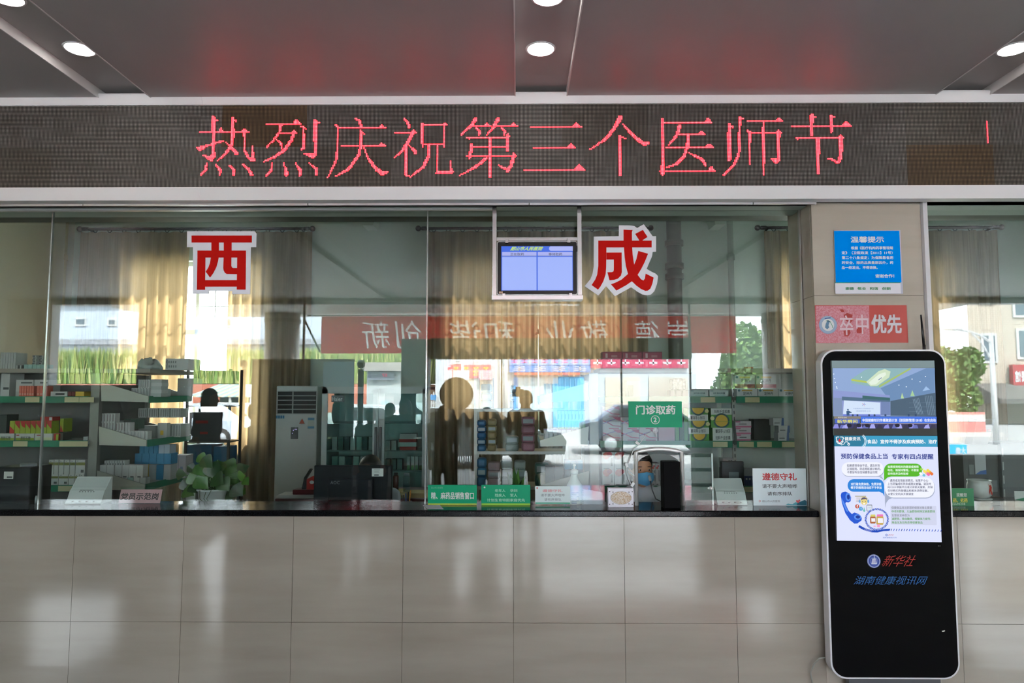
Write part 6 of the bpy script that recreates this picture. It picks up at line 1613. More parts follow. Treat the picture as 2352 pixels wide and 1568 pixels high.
crate(X_(2300, 4.72, 1060), X_(2400, 4.72, 1060), 4.72, 4.95, .85, Z_(1016, 4.72), mat('5a5f60', .45), 'grey metal file box with slotted edge at the right picture edge', None, [('r', .02, .2 + .2 * i, .045, .32 + .2 * i, WB2) for i in range(4)], 'file_box', 'box')

# ================================================================== PLANTS
def leaf(b, base, tip, w_, m, droop=.0, n=8):
    base, tip = Vector(base), Vector(tip)
    ax = tip - base; L = ax.length; ax.normalize()
    side = ax.cross(Vector((0, -1, .35))); side.normalize(); up = side.cross(ax)
    vs_ = []; prof = [0, .62, .95, 1.0, .88, .66, .4, .16, 0]
    for i, s in enumerate(prof):
        u = i / (len(prof) - 1)
        c = base + ax * (u * L) - Vector((0, 0, droop * u * u * L)) + up * .0
        e = side * (s * w_ / 2)
        vs_ += [c - e + up * abs(s) * w_ * .12, c, c + e + up * abs(s) * w_ * .12]
    fs_ = []
    for i in range(len(prof) - 1):
        a = 3 * i; fs_ += [(a, a + 1, a + 4, a + 3), (a + 1, a + 2, a + 5, a + 4)]
    b.add(vs_, fs_, m, True)
YPL = 4.33
LF = [mat('2c4a20', .3), mat('3c6428', .3), mat('22401c', .3), mat('4c7430', .3)]
px_ = X_(488, YPL, 1140); zt = Z_(1122, YPL)
t = thing('pothos_plant', 'leafy green pothos in a white pot on the counter behind the left glass', 'potted plant', (px_, YPL, ZI))
r = 32 * YPL / F_PX
MB().lathe((px_, YPL), [(r * .66, ZI), (r * .68, ZI + .006), (r * .98, zt - .012), (r * 1.05, zt - .01), (r * 1.05, zt), (r * .95, zt), (r * .9, zt - .012)], mat('b9bfbc', .3), 26).obj('pot', t)
MB().cyl((px_, YPL), r * .9, zt - .02, zt - .012, mat('2c241c', .9), 20).obj('soil', t)
rnd = random.Random(21)
b = MB(); st = MB()
spots = [(465, 1050, 489, 1072, 26), (448, 1068, 470, 1092, 20), (430, 1070, 452, 1080, 18), (466, 1080, 510, 1112, 40), (500, 1056, 505, 1088, 30), (515, 1060, 540, 1088, 34), (545, 1082, 574, 1066, 22), (560, 1100, 572, 1112, 16),
 (404, 1090, 430, 1086, 20), (436, 1085, 462, 1110, 30), (420, 1100, 442, 1125, 26), (424, 1122, 446, 1142, 28), (505, 1100, 528, 1125, 28), (520, 1090, 552, 1108, 28), (535, 1115, 558, 1150, 30), (545, 1095, 565, 1090, 20), (520, 1130, 545, 1158, 30), (450, 1095, 480, 1120, 30), (480, 1060, 500, 1100, 30), (455, 1045, 475, 1060, 20), (490, 1095, 515, 1110, 30), (530, 1070, 548, 1100, 30), (440, 1110, 455, 1130, 24), (555, 1128, 564, 1142, 16)]
for i, (xa, ya, xb, yb, w_) in enumerate(spots):
    Ya_ = YPL + rnd.uniform(-.07, .1); k_ = Ya_ / F_PX
    A, B = at(xa, ya, Ya_), at(xb, yb, Ya_ - rnd.uniform(-.03, .04))
    if A.z < ZC1 + .02: A.z = ZC1 + .03
    if B.z < ZC1 + .01: B.z = ZC1 + .015
    leaf(b, A, B, w_ * k_ * 1.35, LF[i % 4], .1)
    root = Vector((px_ + rnd.uniform(-.06, .06), YPL + rnd.uniform(-.04, .04), zt - .01))
    mid = (root + A) / 2 + Vector((0, 0, .04))
    st.tube([root, mid, A], .0025, LF[1], 5)
b.obj('leaves', t); st.obj('stems', t)
b = MB()
for dx in (-.04, 0, .03):
    b.tube([(px_ + dx, YPL - r, zt), (px_ + dx * .6 - .01, YPL - r - .01, zt - .05), (px_ + dx * .4 + .02, YPL - r * .9 - .01, zt - .09)], .002, mat('4a5a2c', .4), 5)
b.obj('hanging_roots', t)
YL = 4.35; px_ = X_(1184, YL, 1100)
t = thing('spiky_plant', 'small spiky green plant in a pot behind the three-line green sign', 'potted plant', (px_, YL, ZI))
MB().lathe((px_, YL), [(.035, ZI), (.05, ZI + .14), (.054, ZI + .15), (.048, ZI + .15)], mat('3a4a70', .3), 20).obj('pot', t)
b = MB()
for xa, ya, w_ in ((1181, 1066, 12), (1191, 1070, 12), (1164, 1078, 10), (1207, 1088, 10), (1172, 1085, 9), (1198, 1100, 8), (1185, 1082, 11)):
    leaf(b, (px_ + (xa - 1184) * .0004, YL, ZI + .145), at(xa, ya, YL - .02), w_ * YL / F_PX * 1.3, LF[(xa) % 4], .05)
b.obj('leaves', t)
# ================================================================== PEOPLE
def remeshed(b, voxel, name, parent, m, smooth=4):
    o = b.obj(name, parent)
    md = o.modifiers.new('r', 'REMESH'); md.mode = 'VOXEL'; md.voxel_size = voxel; md.use_smooth_shade = True
    s = o.modifiers.new('s', 'SMOOTH'); s.iterations = smooth; s.factor = .5
    dg = bpy.context.evaluated_depsgraph_get()
    me = bpy.data.meshes.new_from_object(o.evaluated_get(dg))
    me.materials.clear(); me.materials.append(m)
    for p in me.polygons: p.use_smooth = True; p.material_index = 0
    old = o.data; o.modifiers.clear(); o.data = me; bpy.data.meshes.remove(old)
    return o
SKIN = mat('b88a6c', .5); HAIRM = mat('15110f', .4)
def person(label, x, y, z0, yaw, H, pose=None, top='3a3f48', low='22252c', hair='short', skin=SKIN, long_sleeve=False, skirt=False, group=None):
    """faces -y at yaw 0"""
    t = thing('person', label, 'person', (x, y, z0), group)
    k = H / 1.68
    J = dict(pel=(0, 0, .95), spi=(0, .01, 1.12), che=(0, 0, 1.3), nek=(0, .01, 1.44), hea=(0, -.015, 1.57),
             sL=(-.165, .01, 1.385), eL=(-.21, .03, 1.12), wL=(-.2, -.05, .88), sR=(.165, .01, 1.385), eR=(.21, .03, 1.12), wR=(.2, -.05, .88),
             hL=(-.09, 0, .92), kL=(-.1, -.02, .5), aL=(-.1, .03, .08), tL=(-.11, -.13, .03), hR=(.09, 0, .92), kR=(.1, -.02, .5), aR=(.1, .03, .08), tR=(.11, -.13, .03))
    J.update(pose or {})
    R = Matrix.Rotation(yaw, 3, 'Z')
    P = {n: R @ (Vector(v) * k) + Vector((x, y, z0)) for n, v in J.items()}
    D = lambda v: R @ (Vector(v) * k)
    def limb(b, pts, rs, extra=0):
        b.tube([P[p] if isinstance(p, str) else p for p in pts], [r * k + extra for r in rs], None, 10)
        for p, r in zip(pts, rs): b.ball(P[p] if isinstance(p, str) else p, r * k + extra, r * k + extra, r * k + extra, None, 10, 6)
    def torso(b, e=0, head=True):
        b.ball(P['che'], .165 * k + e, .115 * k + e, .17 * k + e, None, 16, 10, R); b.ball(P['spi'], .14 * k + e, .1 * k + e, .17 * k + e, None, 16, 10, R); b.ball(P['pel'], .155 * k + e, .115 * k + e, .13 * k + e, None, 16, 10, R)
        limb(b, ['sL', 'che', 'sR'], [.062, .085, .062], e)
    b = MB(); torso(b)
    limb(b, ['che', 'nek', P['hea'] - D((0, -.01, .05))], [.06, .052, .05])
    b.ball(P['hea'] + D((0, .012, .02)), .076 * k, .092 * k, .1 * k, None, 18, 12, R)
    b.ball(P['hea'] + D((0, -.025, -.055)), .052 * k, .056 * k, .058 * k, None, 14, 10, R)
    b.ball(P['hea'] + D((0, -.093, -.018)), .014 * k, .02 * k, .022 * k, None, 10, 8, R)
    for s in (-1, 1): b.ball(P['hea'] + D((s * .077, .01, -.012)), .012 * k, .02 * k, .03 * k, None, 8, 6, R)
    for s in 'LR':
        limb(b, ['s' + s, 'e' + s, 'w' + s], [.052, .041, .028])
        d = (P['w' + s] - P['e' + s]).normalized(); sd = d.cross(R @ Vector((0, 1, 0)))
        if sd.length < .1: sd = d.cross(Vector((0, 0, 1)))
        sd.normalize(); pm = P['w' + s] + d * .055 * k
        limb(b, [P['w' + s], pm], [.026, .034])
        for i in range(4):
            f0 = pm + d * .03 * k + sd * (i - 1.5) * .019 * k
            L = (.06, .075, .07, .052)[i] * k
            limb(b, [f0, f0 + d * L * .6, f0 + d * L * .95 + D((0, -.02, 0)) * .6], [.0105, .0098, .009])
        th = pm - sd * .03 * k
        limb(b, [th, th - sd * .02 * k + d * .03 * k, th - sd * .022 * k + d * .055 * k], [.013, .011, .01])
        limb(b, ['h' + s, 'k' + s, 'a' + s], [.085, .056, .038]); limb(b, ['a' + s, 't' + s], [.04, .032])
    remeshed(b, .011, 'body', t, skin)
    b = MB(); e = .014 * k; torso(b, e)
    for s in 'LR':
        if long_sleeve: limb(b, ['s' + s, 'e' + s, 'w' + s], [.062, .05, .04], .006)
        else: limb(b, ['s' + s, P['s' + s].lerp(P['e' + s], .75)], [.062, .056], .006)
    limb(b, ['che', P['che'].lerp(P['nek'], .75)], [.08, .062])
    remeshed(b, .016, 'shirt', t, mat(top, .8) if isinstance(top, str) else top)
    b = MB(); b.ball(P['pel'] - D((0, 0, .03)), .168 * k, .128 * k, .12 * k, None, 16, 10, R)
    for s in 'LR': limb(b, ['h' + s, 'k' + s, P['k' + s].lerp(P['a' + s], .12 if skirt else .88)], [.1, .074, .075 if skirt else .058], .004)
    remeshed(b, .016, 'trousers', t, mat(low, .8))
    b = MB(); c = P['hea'] + D((0, .02, .035)); b.ball(c, .086 * k, .1 * k, .098 * k, None, 18, 12, R)
    if hair == 'bob':
        for s in (-1, 1): b.ball(P['hea'] + D((s * .06, .035, -.05)), .04 * k, .06 * k, .09 * k, None, 12, 8, R)
        b.ball(P['hea'] + D((0, .07, -.04)), .075 * k, .05 * k, .1 * k, None, 12, 8, R)
    if hair == 'tail': limb(b, [P['hea'] + D((0, .1, .05)), P['hea'] + D((0, .15, -.03)), P['hea'] + D((0, .13, -.2))], [.04, .035, .015])
    # cut the fringe line: keep hair off the face
    keep = []
    inv = R.inverted()
    for v in b.v:
        q_ = inv @ (Vector(v) - P['hea']) / k
        keep.append(tuple(Vector(v) + D((0, max(0, -.035 - q_.y) * .9 + (.03 if q_.y < -.05 and q_.z < .045 else 0), 0))) if q_.z < .05 and q_.y < -.035 else v)
    b.v = keep
    remeshed(b, .011, 'hair', t, HAIRM, 3)
    b = MB()
    for s in 'LR':
        limb(b, [P['a' + s] - D((0, -.02, .02)), P['t' + s]], [.045, .04], .004)
    remeshed(b, .013, 'shoes', t, mat('1a1a1c', .5))
    f = MB()
    for s in (-1, 1):
        f.ball(P['hea'] + D((s * .031, -.068, .005)), .0115 * k, .008 * k, .0048 * k, mat('d8d0c8', .3), 12, 8, R); f.ball(P['hea'] + D((s * .031, -.0755, .005)), .0052 * k, .0035 * k, .0046 * k, mat('1c120c', .2), 10, 6, R)
        f.ball(P['hea'] + D((s * .033, -.071, .026)), .019 * k, .006 * k, .0028 * k, mat('2a1e18', .6), 10, 6, R)
    f.obj('eyes', t)
    b = MB(); b.ball(P['hea'] + D((0, -.079, -.057)), .02 * k, .008 * k, .006 * k, mat('9a5a50', .5), 12, 8, R); b.obj('mouth', t)
    return t, P, D, R, k
# the cashier, seen through the arched hatch, and the clerk behind the monitor
SEAT = dict(kL=(-.12, -.36, .9), kR=(.12, -.36, .9), aL=(-.12, -.28, .5), aR=(.12, -.28, .5), tL=(-.12, -.4, .455), tR=(.12, -.4, .455))
CO_ = mat('d4dce4', .8)
yc = 4.66
hc = at(1470, 1071, yc)
A_ = dict(SEAT); A_.update(eL=(-.24, -.06, 1.12), wL=(-.14, -.22, 1.0), eR=(.25, -.05, 1.12), wR=(.16, -.2, .99))
t, P, D, R, k = person('masked person in a pale coat sitting behind the arched hatch', hc.x, yc, hc.z - 1.57, .18, 1.66, A_, CO_, '2c3440', 'tail', mat('c49474', .5), True)
b = MB()
cc = P['hea'] + D((0, -.047, -.05))
vs_, fs_ = [], []
for i in range(9):
    for j in range(7):
        a = -1.25 + 2.5 * i / 8; v = -1 + 2 * j / 6
        rr_ = .066 + .012 * math.cos(a) * (1 - v * v) - .01 * max(0, -v)
        vs_.append(cc + D((rr_ * math.sin(a), -rr_ * math.cos(a) * 1.0, .046 * v * (1 - .3 * abs(math.sin(a))) + .004 * math.sin(j * 2.1))))
for i in range(8):
    for j in range(6): fs_.append((i * 7 + j, (i + 1) * 7 + j, (i + 1) * 7 + j + 1, i * 7 + j + 1))
b.add(vs_, fs_, mat('5aa8d8', .7), True)
for s in (-1, 1):
    e0 = cc + D((s * .074, -.024, .02)); e1 = P['hea'] + D((s * .084, .02, .0)); b.tube([e0, (e0 + e1) / 2 + D((s * .006, 0, 0)), e1], .0022, mat('dfe6ea', .6), 5)
b.obj('face_mask', t)
b = MB()
for s in (-1, 1): b.tube([P['nek'] + D((s * .05, -.02, -.01)), P['che'] + D((s * .045, -.12, .06)), P['che'] + D((s * .015, -.14, -.04))], [.016, .018, .012], CO_, 8)
b.obj('coat_collar', t)
xs_ = at(1497, 1092, 4.4); b = MB(); pts = [at(1492, 1096, 4.42), at(1498, 1125, 4.42), at(1506, 1145, 4.4), at(1524, 1155, 4.38)]
pts[-1].z = max(pts[-1].z, ZI + .02)
t2 = thing('gooseneck_microphone', 'thin black gooseneck microphone in front of the masked person', 'microphone', (pts[-1].x, 4.38, ZI))
b.tube(pts + [Vector((pts[-1].x + .02, 4.38, ZI + .012))], .004, mat('505458', .3, .6), 8); b.obj('gooseneck', t2)
MB().tube([at(1491, 1092, 4.42), at(1494, 1104, 4.42)], .009, mat('c8ccd0', .4), 10).obj('head', t2)
MB().cyl((pts[-1].x + .02, 4.38), .04, ZI, ZI + .014, BLACK, 20).obj('foot', t2)
def chair(x, y, zs, label):
    t = thing('office_chair', label, 'chair', (x, y, 0), 'staff chairs')
    m = mat('26282c', .6)
    MB().box(x - .22, x + .22, y - .22, y + .22, zs - .06, zs, m, .02).obj('seat', t); MB().box(x - .21, x + .21, y + .24, y + .29, zs + .12, zs + .42, m, .02).obj('backrest', t)
    MB().box(x - .03, x + .03, y + .2, y + .27, zs - .05, zs + .3, m).obj('back_bar', t); MB().cyl((x, y), .025, .08, zs - .05, mat('707478', .3, .8), 12).obj('gas_column', t)
    for i in range(5):
        a = 2 * PI * i / 5; MB().tube([(x, y, .1), (x + .27 * math.cos(a), y + .27 * math.sin(a), .06)], [.022, .015], m, 8).obj('leg', t)
chair(hc.x, yc + .03, hc.z - 1.57 + .77, 'dark office chair under the masked person')
yk = 5.12; hk_ = at(850, 1078, yk)
person('dark-haired person sitting behind the black monitor, only hair and forehead showing', hk_.x, yk, hk_.z - 1.57, -.1, 1.66, A_, mat('a4acb4', .8), '2c3440', 'short', mat('9a6c52', .5), True)
chair(hk_.x, yk + .03, hk_.z - 1.57 + .77, 'dark office chair behind the black monitor')

# people standing in the hall, mirrored in the glass
def mirrored(px, ptop, Y, yaw, label, **kw):
    p_ = refl(px, ptop, Y); H = p_.z
    return person(label, p_.x, Y, 0, yaw, H * 1.68 / 1.69, group='people waiting in the hall, mirrored in the glass', **kw)
ARM = dict(eR=(.22, -.1, 1.15), wR=(.1, -.3, 1.25), eL=(-.22, -.1, 1.15), wL=(-.08, -.3, 1.25))
mirrored(482, 893, .14, PI * .55, 'mirrored person with bobbed hair, over the bright window gap', top='6c7478', low='30343a', hair='bob')
mirrored(590, 925, 1.9, PI * .6, 'mirrored person in profile, over the curtain right of the window gap', top='4a4038', low='2c2622')
mirrored(852, 938, -.4, PI, 'mirrored person over the left fridge door', top='2e4a48', low='24303a')
mirrored(896, 926, -1.6, PI * .9, 'mirrored person between the two fridge doors', top='4a5a58', low='22262a')
mirrored(930, 915, -1.0, PI * 1.1, 'mirrored person over the right fridge door', top='2c3c40', low='20262a', hair='bob')
mirrored(1018, 932, -1.0, PI * .95, 'mirrored person in dark clothes below the round fan disc', top='20201f', low='3a211c', hair='bob')
mirrored(1118, 936, -.9, PI * 1.05, 'mirrored person in tan top left of the wrapped pink packets', top='5a5248', low='3c3832', skirt=True)
t, P, D, R, k = person('mirrored photographer holding a camera, over the wire rack', .1, -.34, 0, PI, 1.66, dict(eR=(.22, -.12, 1.2), wR=(.06, -.2, 1.45), eL=(-.22, -.12, 1.2), wL=(-.06, -.22, 1.42)), top='66503a', low='20242c', group='people waiting in the hall, mirrored in the glass')
b = MB(); b.box(-.07, .07, -.15, -.09, CAM_Z - .05, CAM_Z + .04, BLACK, .008); b.box(-.03, .03, -.14, -.1, CAM_Z + .04, CAM_Z + .07, BLACK, .006)
t = thing('photo_camera', 'black photo camera held by the mirrored photographer', 'camera', (0, -.1, CAM_Z - .05)); b.obj('camera_body', t)
MB().tube([(0, -.09, CAM_Z), (0, -.03, CAM_Z)], .035, BLACK, 20).obj('lens', t)
# pedestal fan
pf = refl(1048, 905, -.3); rf = 39 * (2 * YG + .3) / F_PX
t = thing('pedestal_fan', 'large round pedestal fan mirrored left of the wire rack', 'fan', (pf.x, -.3, 0))
b = MB(); b.lathe((0, 0), [(.01, .05), (rf * .25, .06), (rf * .95, .03), (rf, 0), (rf * .95, -.03), (rf * .3, -.06), (.01, -.07)], mat('5c5a46', .5), 32); b.v = [(pf.x + v[0], -.3 + v[2], pf.z + v[1]) for v in b.v]; b.obj('fan_head', t)
b = MB(); b.ring(pf.x, pf.z, rf * .5, rf * .62, -.235, mat('7c7a5c', .5)); b.obj('cage_ring', t)
MB().cyl((pf.x, -.3), .022, .03, pf.z - rf * .95, mat('3a3c3c', .4), 14).obj('pole', t); MB().cyl((pf.x, -.3), .24, 0, .035, mat('2c2e2e', .5), 28).obj('base', t)
# display board
Yb = -2.4
xa, xb, zt = RX(577, Yb), RX(811, Yb), RZ(824, Yb)
t = thing('display_board', 'tall dark back of a display board, mirrored over curtain and air conditioner', 'board', ((xa + xb) / 2, Yb, 0))
MB().box(xa, xb, Yb - .06, Yb, .06, zt, mat('2e302e', .6)).obj('panel', t)
for x in (xa + .15, xb - .2): MB().box(x, x + .05, Yb - .28, Yb + .22, 0, .06, mat('2e302e', .6)).obj('foot', t)
# queue posts with ball tops
for px, lab in ((556, 'left of the display board'), (828, 'right of the display board')):
    Y = -3.2; x = RX(px, Y); z = RZ(836, Y)
    t = thing('barrier_post', 'steel barrier post with ball top, mirrored ' + lab, 'post', (x, Y, 0), 'mirrored barrier posts')
    MB().cyl((x, Y), .05, 0, z - .08, mat('6a706c', .3, .6), 16).obj('post', t); MB().ball((x, Y, z), .07, .07, .075, mat('4c524e', .3, .5), 16, 10).obj('ball_top', t); MB().cyl((x, Y), .13, 0, .03, mat('4c524e', .4, .5), 20).obj('foot_plate', t)
# red banner under the canopy
Yn = -6.25
xa, xb = RX(735, Yn), RX(1694, Yn); z0, z1 = RZ(811, Yn), RZ(726, Yn)
t = thing('red_banner', 'long red banner with white writing outside, mirrored across the glass', 'banner', ((xa + xb) / 2, Yn, z0))
def cloth_mat(name, c, k):                 # thin cloth that lets daylight through
    m = bpy.data.materials.new(name); m.use_nodes = True
    nt, n, l, b_ = nodes_of(m); out = n['Material Output']; n.remove(b_)
    df = n.new('ShaderNodeBsdfDiffuse'); tl = n.new('ShaderNodeBsdfTranslucent'); mx = n.new('ShaderNodeMixShader'); mx.inputs[0].default_value = k
    df.inputs[0].default_value = tl.inputs[0].default_value = lin(c) + (1,)
    l.new(df.outputs[0], mx.inputs[1]); l.new(tl.outputs[0], mx.inputs[2]); l.new(mx.outputs[0], out.inputs[0])
    return m
def outlines(ch_):
    cu = bpy.data.curves.new('t', 'FONT'); cu.body = ch_; o = bpy.data.objects.new('t', cu); COL.objects.link(o)
    bpy.ops.object.select_all(action='DESELECT'); o.select_set(True); bpy.context.view_layer.objects.active = o
    bpy.ops.object.convert(target='CURVE')
    o = bpy.context.view_layer.objects.active
    out = []
    for sp in o.data.splines:
        pts = []; bp = sp.bezier_points; n = len(bp)
        for i in range(n):
            p0, p1, p2, p3 = bp[i].co, bp[i].handle_right, bp[(i + 1) % n].handle_left, bp[(i + 1) % n].co
            for u in (0, .34, .67): pts.append(tuple(p0 * (1 - u) ** 3 + p1 * 3 * u * (1 - u) ** 2 + p2 * 3 * u * u * (1 - u) + p3 * u ** 3)[:2])
        out.append(pts)
    bpy.data.objects.remove(o)
    return out
def filled(loops):
    cu = bpy.data.curves.new('f', 'CURVE'); cu.dimensions = '2D'; cu.fill_mode = 'BOTH'
    for pts in loops:
        sp = cu.splines.new('POLY'); sp.points.add(len(pts) - 1); sp.use_cyclic_u = True
        for q_, v in zip(sp.points, pts): q_.co = (v[0], v[1], 0, 1)
    o = bpy.data.objects.new('f', cu); me = o.to_mesh()
    r = [tuple(v.co)[:2] for v in me.vertices], [tuple(p_.vertices) for p_ in me.polygons]
    o.to_mesh_clear(); bpy.data.objects.remove(o); return r
letters = []
for s_, a, c_ in (('崇', 1536, 1588), ('德', 1462, 1516), ('敬', 1336, 1398), ('业', 1254, 1322), ('和', 1114, 1184), ('谐', 1034, 1104), ('创', 908, 968), ('新', 830, 892)):
    lo = outlines(s_); xs_ = [q_[0] for l_ in lo for q_ in l_]; ys_ = [q_[1] for l_ in lo for q_ in l_]
    xL_, xR_, zB, zT = RX(c_, Yn), RX(a, Yn), RZ(800, Yn), RZ(736, Yn)
    letters += [[(xL_ + (xR_ - xL_) * ((x_ - min(xs_)) / (max(xs_) - min(xs_)) + .12 * ((y_ - min(ys_)) / (max(ys_) - min(ys_)) - .5)), zB + (zT - zB) * (y_ - min(ys_)) / (max(ys_) - min(ys_))) for x_, y_ in l_] for l_ in lo]
for nm, loops, mm in (('cloth', [[(xa, z0), (xb, z0), (xb, z1), (xa, z1)]] + letters, cloth_mat('red_cloth', 'cc3034', .33)), ('lettering', letters, cloth_mat('white_print', 'e8e8e6', .6))):
    v_, f_ = filled(loops); MB().add([(x_, Yn + .006, z_) for x_, z_ in v_], f_, mm).obj(nm, t)
MB().tube([(xa - .3, Yn, z1 + .02), (xb + .3, Yn, z1 + .02)], .012, DARK, 6).obj('rope', t)
b = MB(); b.tube([(RX(695, Yn), Yn, RZ(733, Yn)), (RX(733, Yn), Yn, RZ(808, Yn))], .02, DARK, 6); tag(b.obj('diagonal_brace'), 'thin dark diagonal brace beside the red banner left end, mirrored', 'brace')

# ================================================================== OUTSIDE, MIRRORED IN THE GLASS
GZ = -.15
def cluster(c, rx, ry, rz, n, size, mats_, seed, b=None):
    rnd = random.Random(seed); b = b or MB()
    for i in range(n):
        u = Vector((rnd.gauss(0, 1), rnd.gauss(0, 1), rnd.gauss(0, 1))).normalized() * rnd.uniform(.55, 1) ** .5
        p_ = Vector((c[0] + u.x * rx, c[1] + u.y * ry, c[2] + u.z * rz))
        a = Vector((rnd.uniform(-1, 1), rnd.uniform(-1, 1), rnd.uniform(-1, 1))).normalized(); d = a.orthogonal().normalized(); s = size * rnd.uniform(.6, 1.3)
        b.add([p_ - a * s, p_ + d * s * .6, p_ + a * s, p_ - d * s * .6], [(0, 1, 2, 3)], mats_[i % len(mats_)])
    return b
LEAFY = [mat('55733f', .7), mat('6c8c4c', .7), mat('466238', .7)]
def tree(px, ptop, pbot, w_px, Y, label, seed):
    c = refl(px, (ptop + pbot) / 2, Y); k_ = (2 * YG - Y) / F_PX
    rx, rz = w_px * k_ / 2, (pbot - ptop) * k_ / 2
    t = thing('tree', label, 'tree', (c.x, Y, GZ), 'street trees')
    MB().tube([(c.x, Y, GZ), (c.x + .1, Y, c.z - rz * .3), (c.x, Y, c.z + rz * .4)], [.2, .15, .06], mat('54483a', .8), 8).obj('trunk', t)
    rnd = random.Random(seed); b = MB()
    for i in range(7):
        cluster((c.x + rnd.uniform(-.5, .5) * rx, Y + rnd.uniform(-.4, .4) * rx, c.z + rnd.uniform(-.55, .5) * rz), rx * .6, rx * .5, rz * .5, 330, rx * .13, LEAFY, seed * 10 + i, b)
    b.obj('crown', t)
tree(1728, 722, 930, 120, -18, 'dense green tree mirrored left of the round column by the pillar', 3)
tree(2195, 790, 960, 110, -22, 'bushy green tree mirrored behind the kiosk right edge', 5)
tree(1672, 750, 990, 84, -16, 'small dark tree mirrored above the gold-tab boxes', 9)
# bank with hedge on the left
Yh = -30
xa, xb = RX(20, Yh), RX(985, Yh)
b = MB(); b.box(xa, xb, Yh - 3, Yh, GZ, RZ(882, Yh), textured('red_retaining_wall', 'a0604c', 'b8745c', (1, 1, 1), .6, .9)); tag(b.obj('retaining_wall'), 'low reddish retaining wall under the hedge, mirrored across the left panes', 'wall')
b = MB(); zt = RZ(882, Yh) + .04; rnd = random.Random(12)
HG = [mat('6f8c46', .8), mat('8c9c54', .8), mat('4c6a36', .8), mat('a6aa70', .8)]
for i in range(11000):
    x = rnd.uniform(xa, xb); y = rnd.uniform(Yh - 3, Yh - .05); h_ = rnd.uniform(1.2, 2.2); w_ = rnd.uniform(.06, .16); dx = rnd.uniform(-.35, .35)
    b.add([(x - w_, y, zt), (x + w_, y + .1, zt), (x + dx, y, zt + h_)], [(0, 1, 2)], HG[i % 4])
tag(b.obj('hedge_grass'), 'tall light green grass growing along the top of the reddish bank', 'grass', None, 'stuff')
def block(label, pa, pb, ptop, Y, dep, m, wins_=(), skew=0, glass='5a6a74', name='building', frame='d8dad8'):
    xa, xb = RX(pa, Y), RX(pb, Y); zt = RZ(ptop, Y)
    t = thing(name, label, 'building', ((xa + xb) / 2, Y - dep / 2, GZ))
    MB().prismZ([(xa, Y), (xa + skew, Y - dep), (xb + skew, Y - dep), (xb, Y)][::-1], GZ, zt, m).obj('walls', t)
    for (a, c_, e, f_) in wins_:
        w_ = MB().box(RX(a, Y), RX(c_, Y), Y, Y + .08, RZ(f_, Y), RZ(e, Y), mat(frame, .5)).obj('window', t)
        d = .15; MB().box(RX(a, Y) + d, RX(c_, Y) - d, Y + .08, Y + .1, RZ(f_, Y) + d, RZ(e, Y) - d, mat(glass, .2)).obj('pane', w_)
    MB().prismZ([(xa - .1, Y + .3), (xa + skew, Y - dep - .2), (xb + skew, Y - dep - .2), (xb + .2, Y + .3)][::-1], zt, zt + .3, mat('8c8a86', .7)).obj('roof', t)
    return t
block('long pale blue-white building above the hedge, mirrored at left', 60, 760, 700, -46, 8, textured('pale_render', 'b4c0cc', 'c4ced8', (1, 1, 1), .3, .8), [(165, 192, 728, 748), (240, 262, 730, 748), (360, 390, 728, 750), (500, 530, 728, 750), (640, 668, 728, 750)])
b = MB(); Y = -40; b.box(RX(60, Y), RX(940, Y), Y - 2, Y, RZ(790, Y), RZ(778, Y), mat('8a9098', .7)); b.box(RX(60, Y), RX(940, Y), Y - 1.6, Y - .4, GZ, RZ(790, Y), mat('b8c0c8', .7)); tag(b.obj('parapet_wall'), 'grey capped parapet wall between hedge and pale building', 'wall')
# striped parking shelter
Y = -20; xa, xb = RX(430, Y), RX(575, Y)
t = thing('parking_shelter', 'parking shelter with slanted striped roof, mirrored in the bright window gap', 'shelter', ((xa + xb) / 2, Y - 1.5, GZ))
z1, z0 = RZ(882, Y), RZ(912, Y); b = MB(); n = 22
for i in range(n):
    x = xa + (xb - xa) * i / n; b.add([(x, Y, z0), (x + (xb - xa) / n, Y, z0), (x + (xb - xa) / n, Y - 3, z1), (x, Y - 3, z1), (x, Y, z0 + .04), (x + (xb - xa) / n, Y, z0 + .04), (x + (xb - xa) / n, Y - 3, z1 + .04), (x, Y - 3, z1 + .04)], [(0, 3, 2, 1), (4, 5, 6, 7), (0, 1, 5, 4), (2, 3, 7, 6), (1, 2, 6, 5), (3, 0, 4, 7)], (mat('c4ccc8', .6), mat('7aa4a0', .6), mat('c8b890', .6))[i % 3])
b.obj('striped_roof', t)
for i in range(4):
    x = xa + (xb - xa) * i / 3; MB().cyl((x, Y - .1), .06, GZ, z0, mat('c8ccca', .4), 10).obj('post', t)
MB().box(xa, xb, Y - 3.2, Y - 3.1, GZ, z1 - .05, mat('3c4a44', .7)).obj('rear_panel', t)
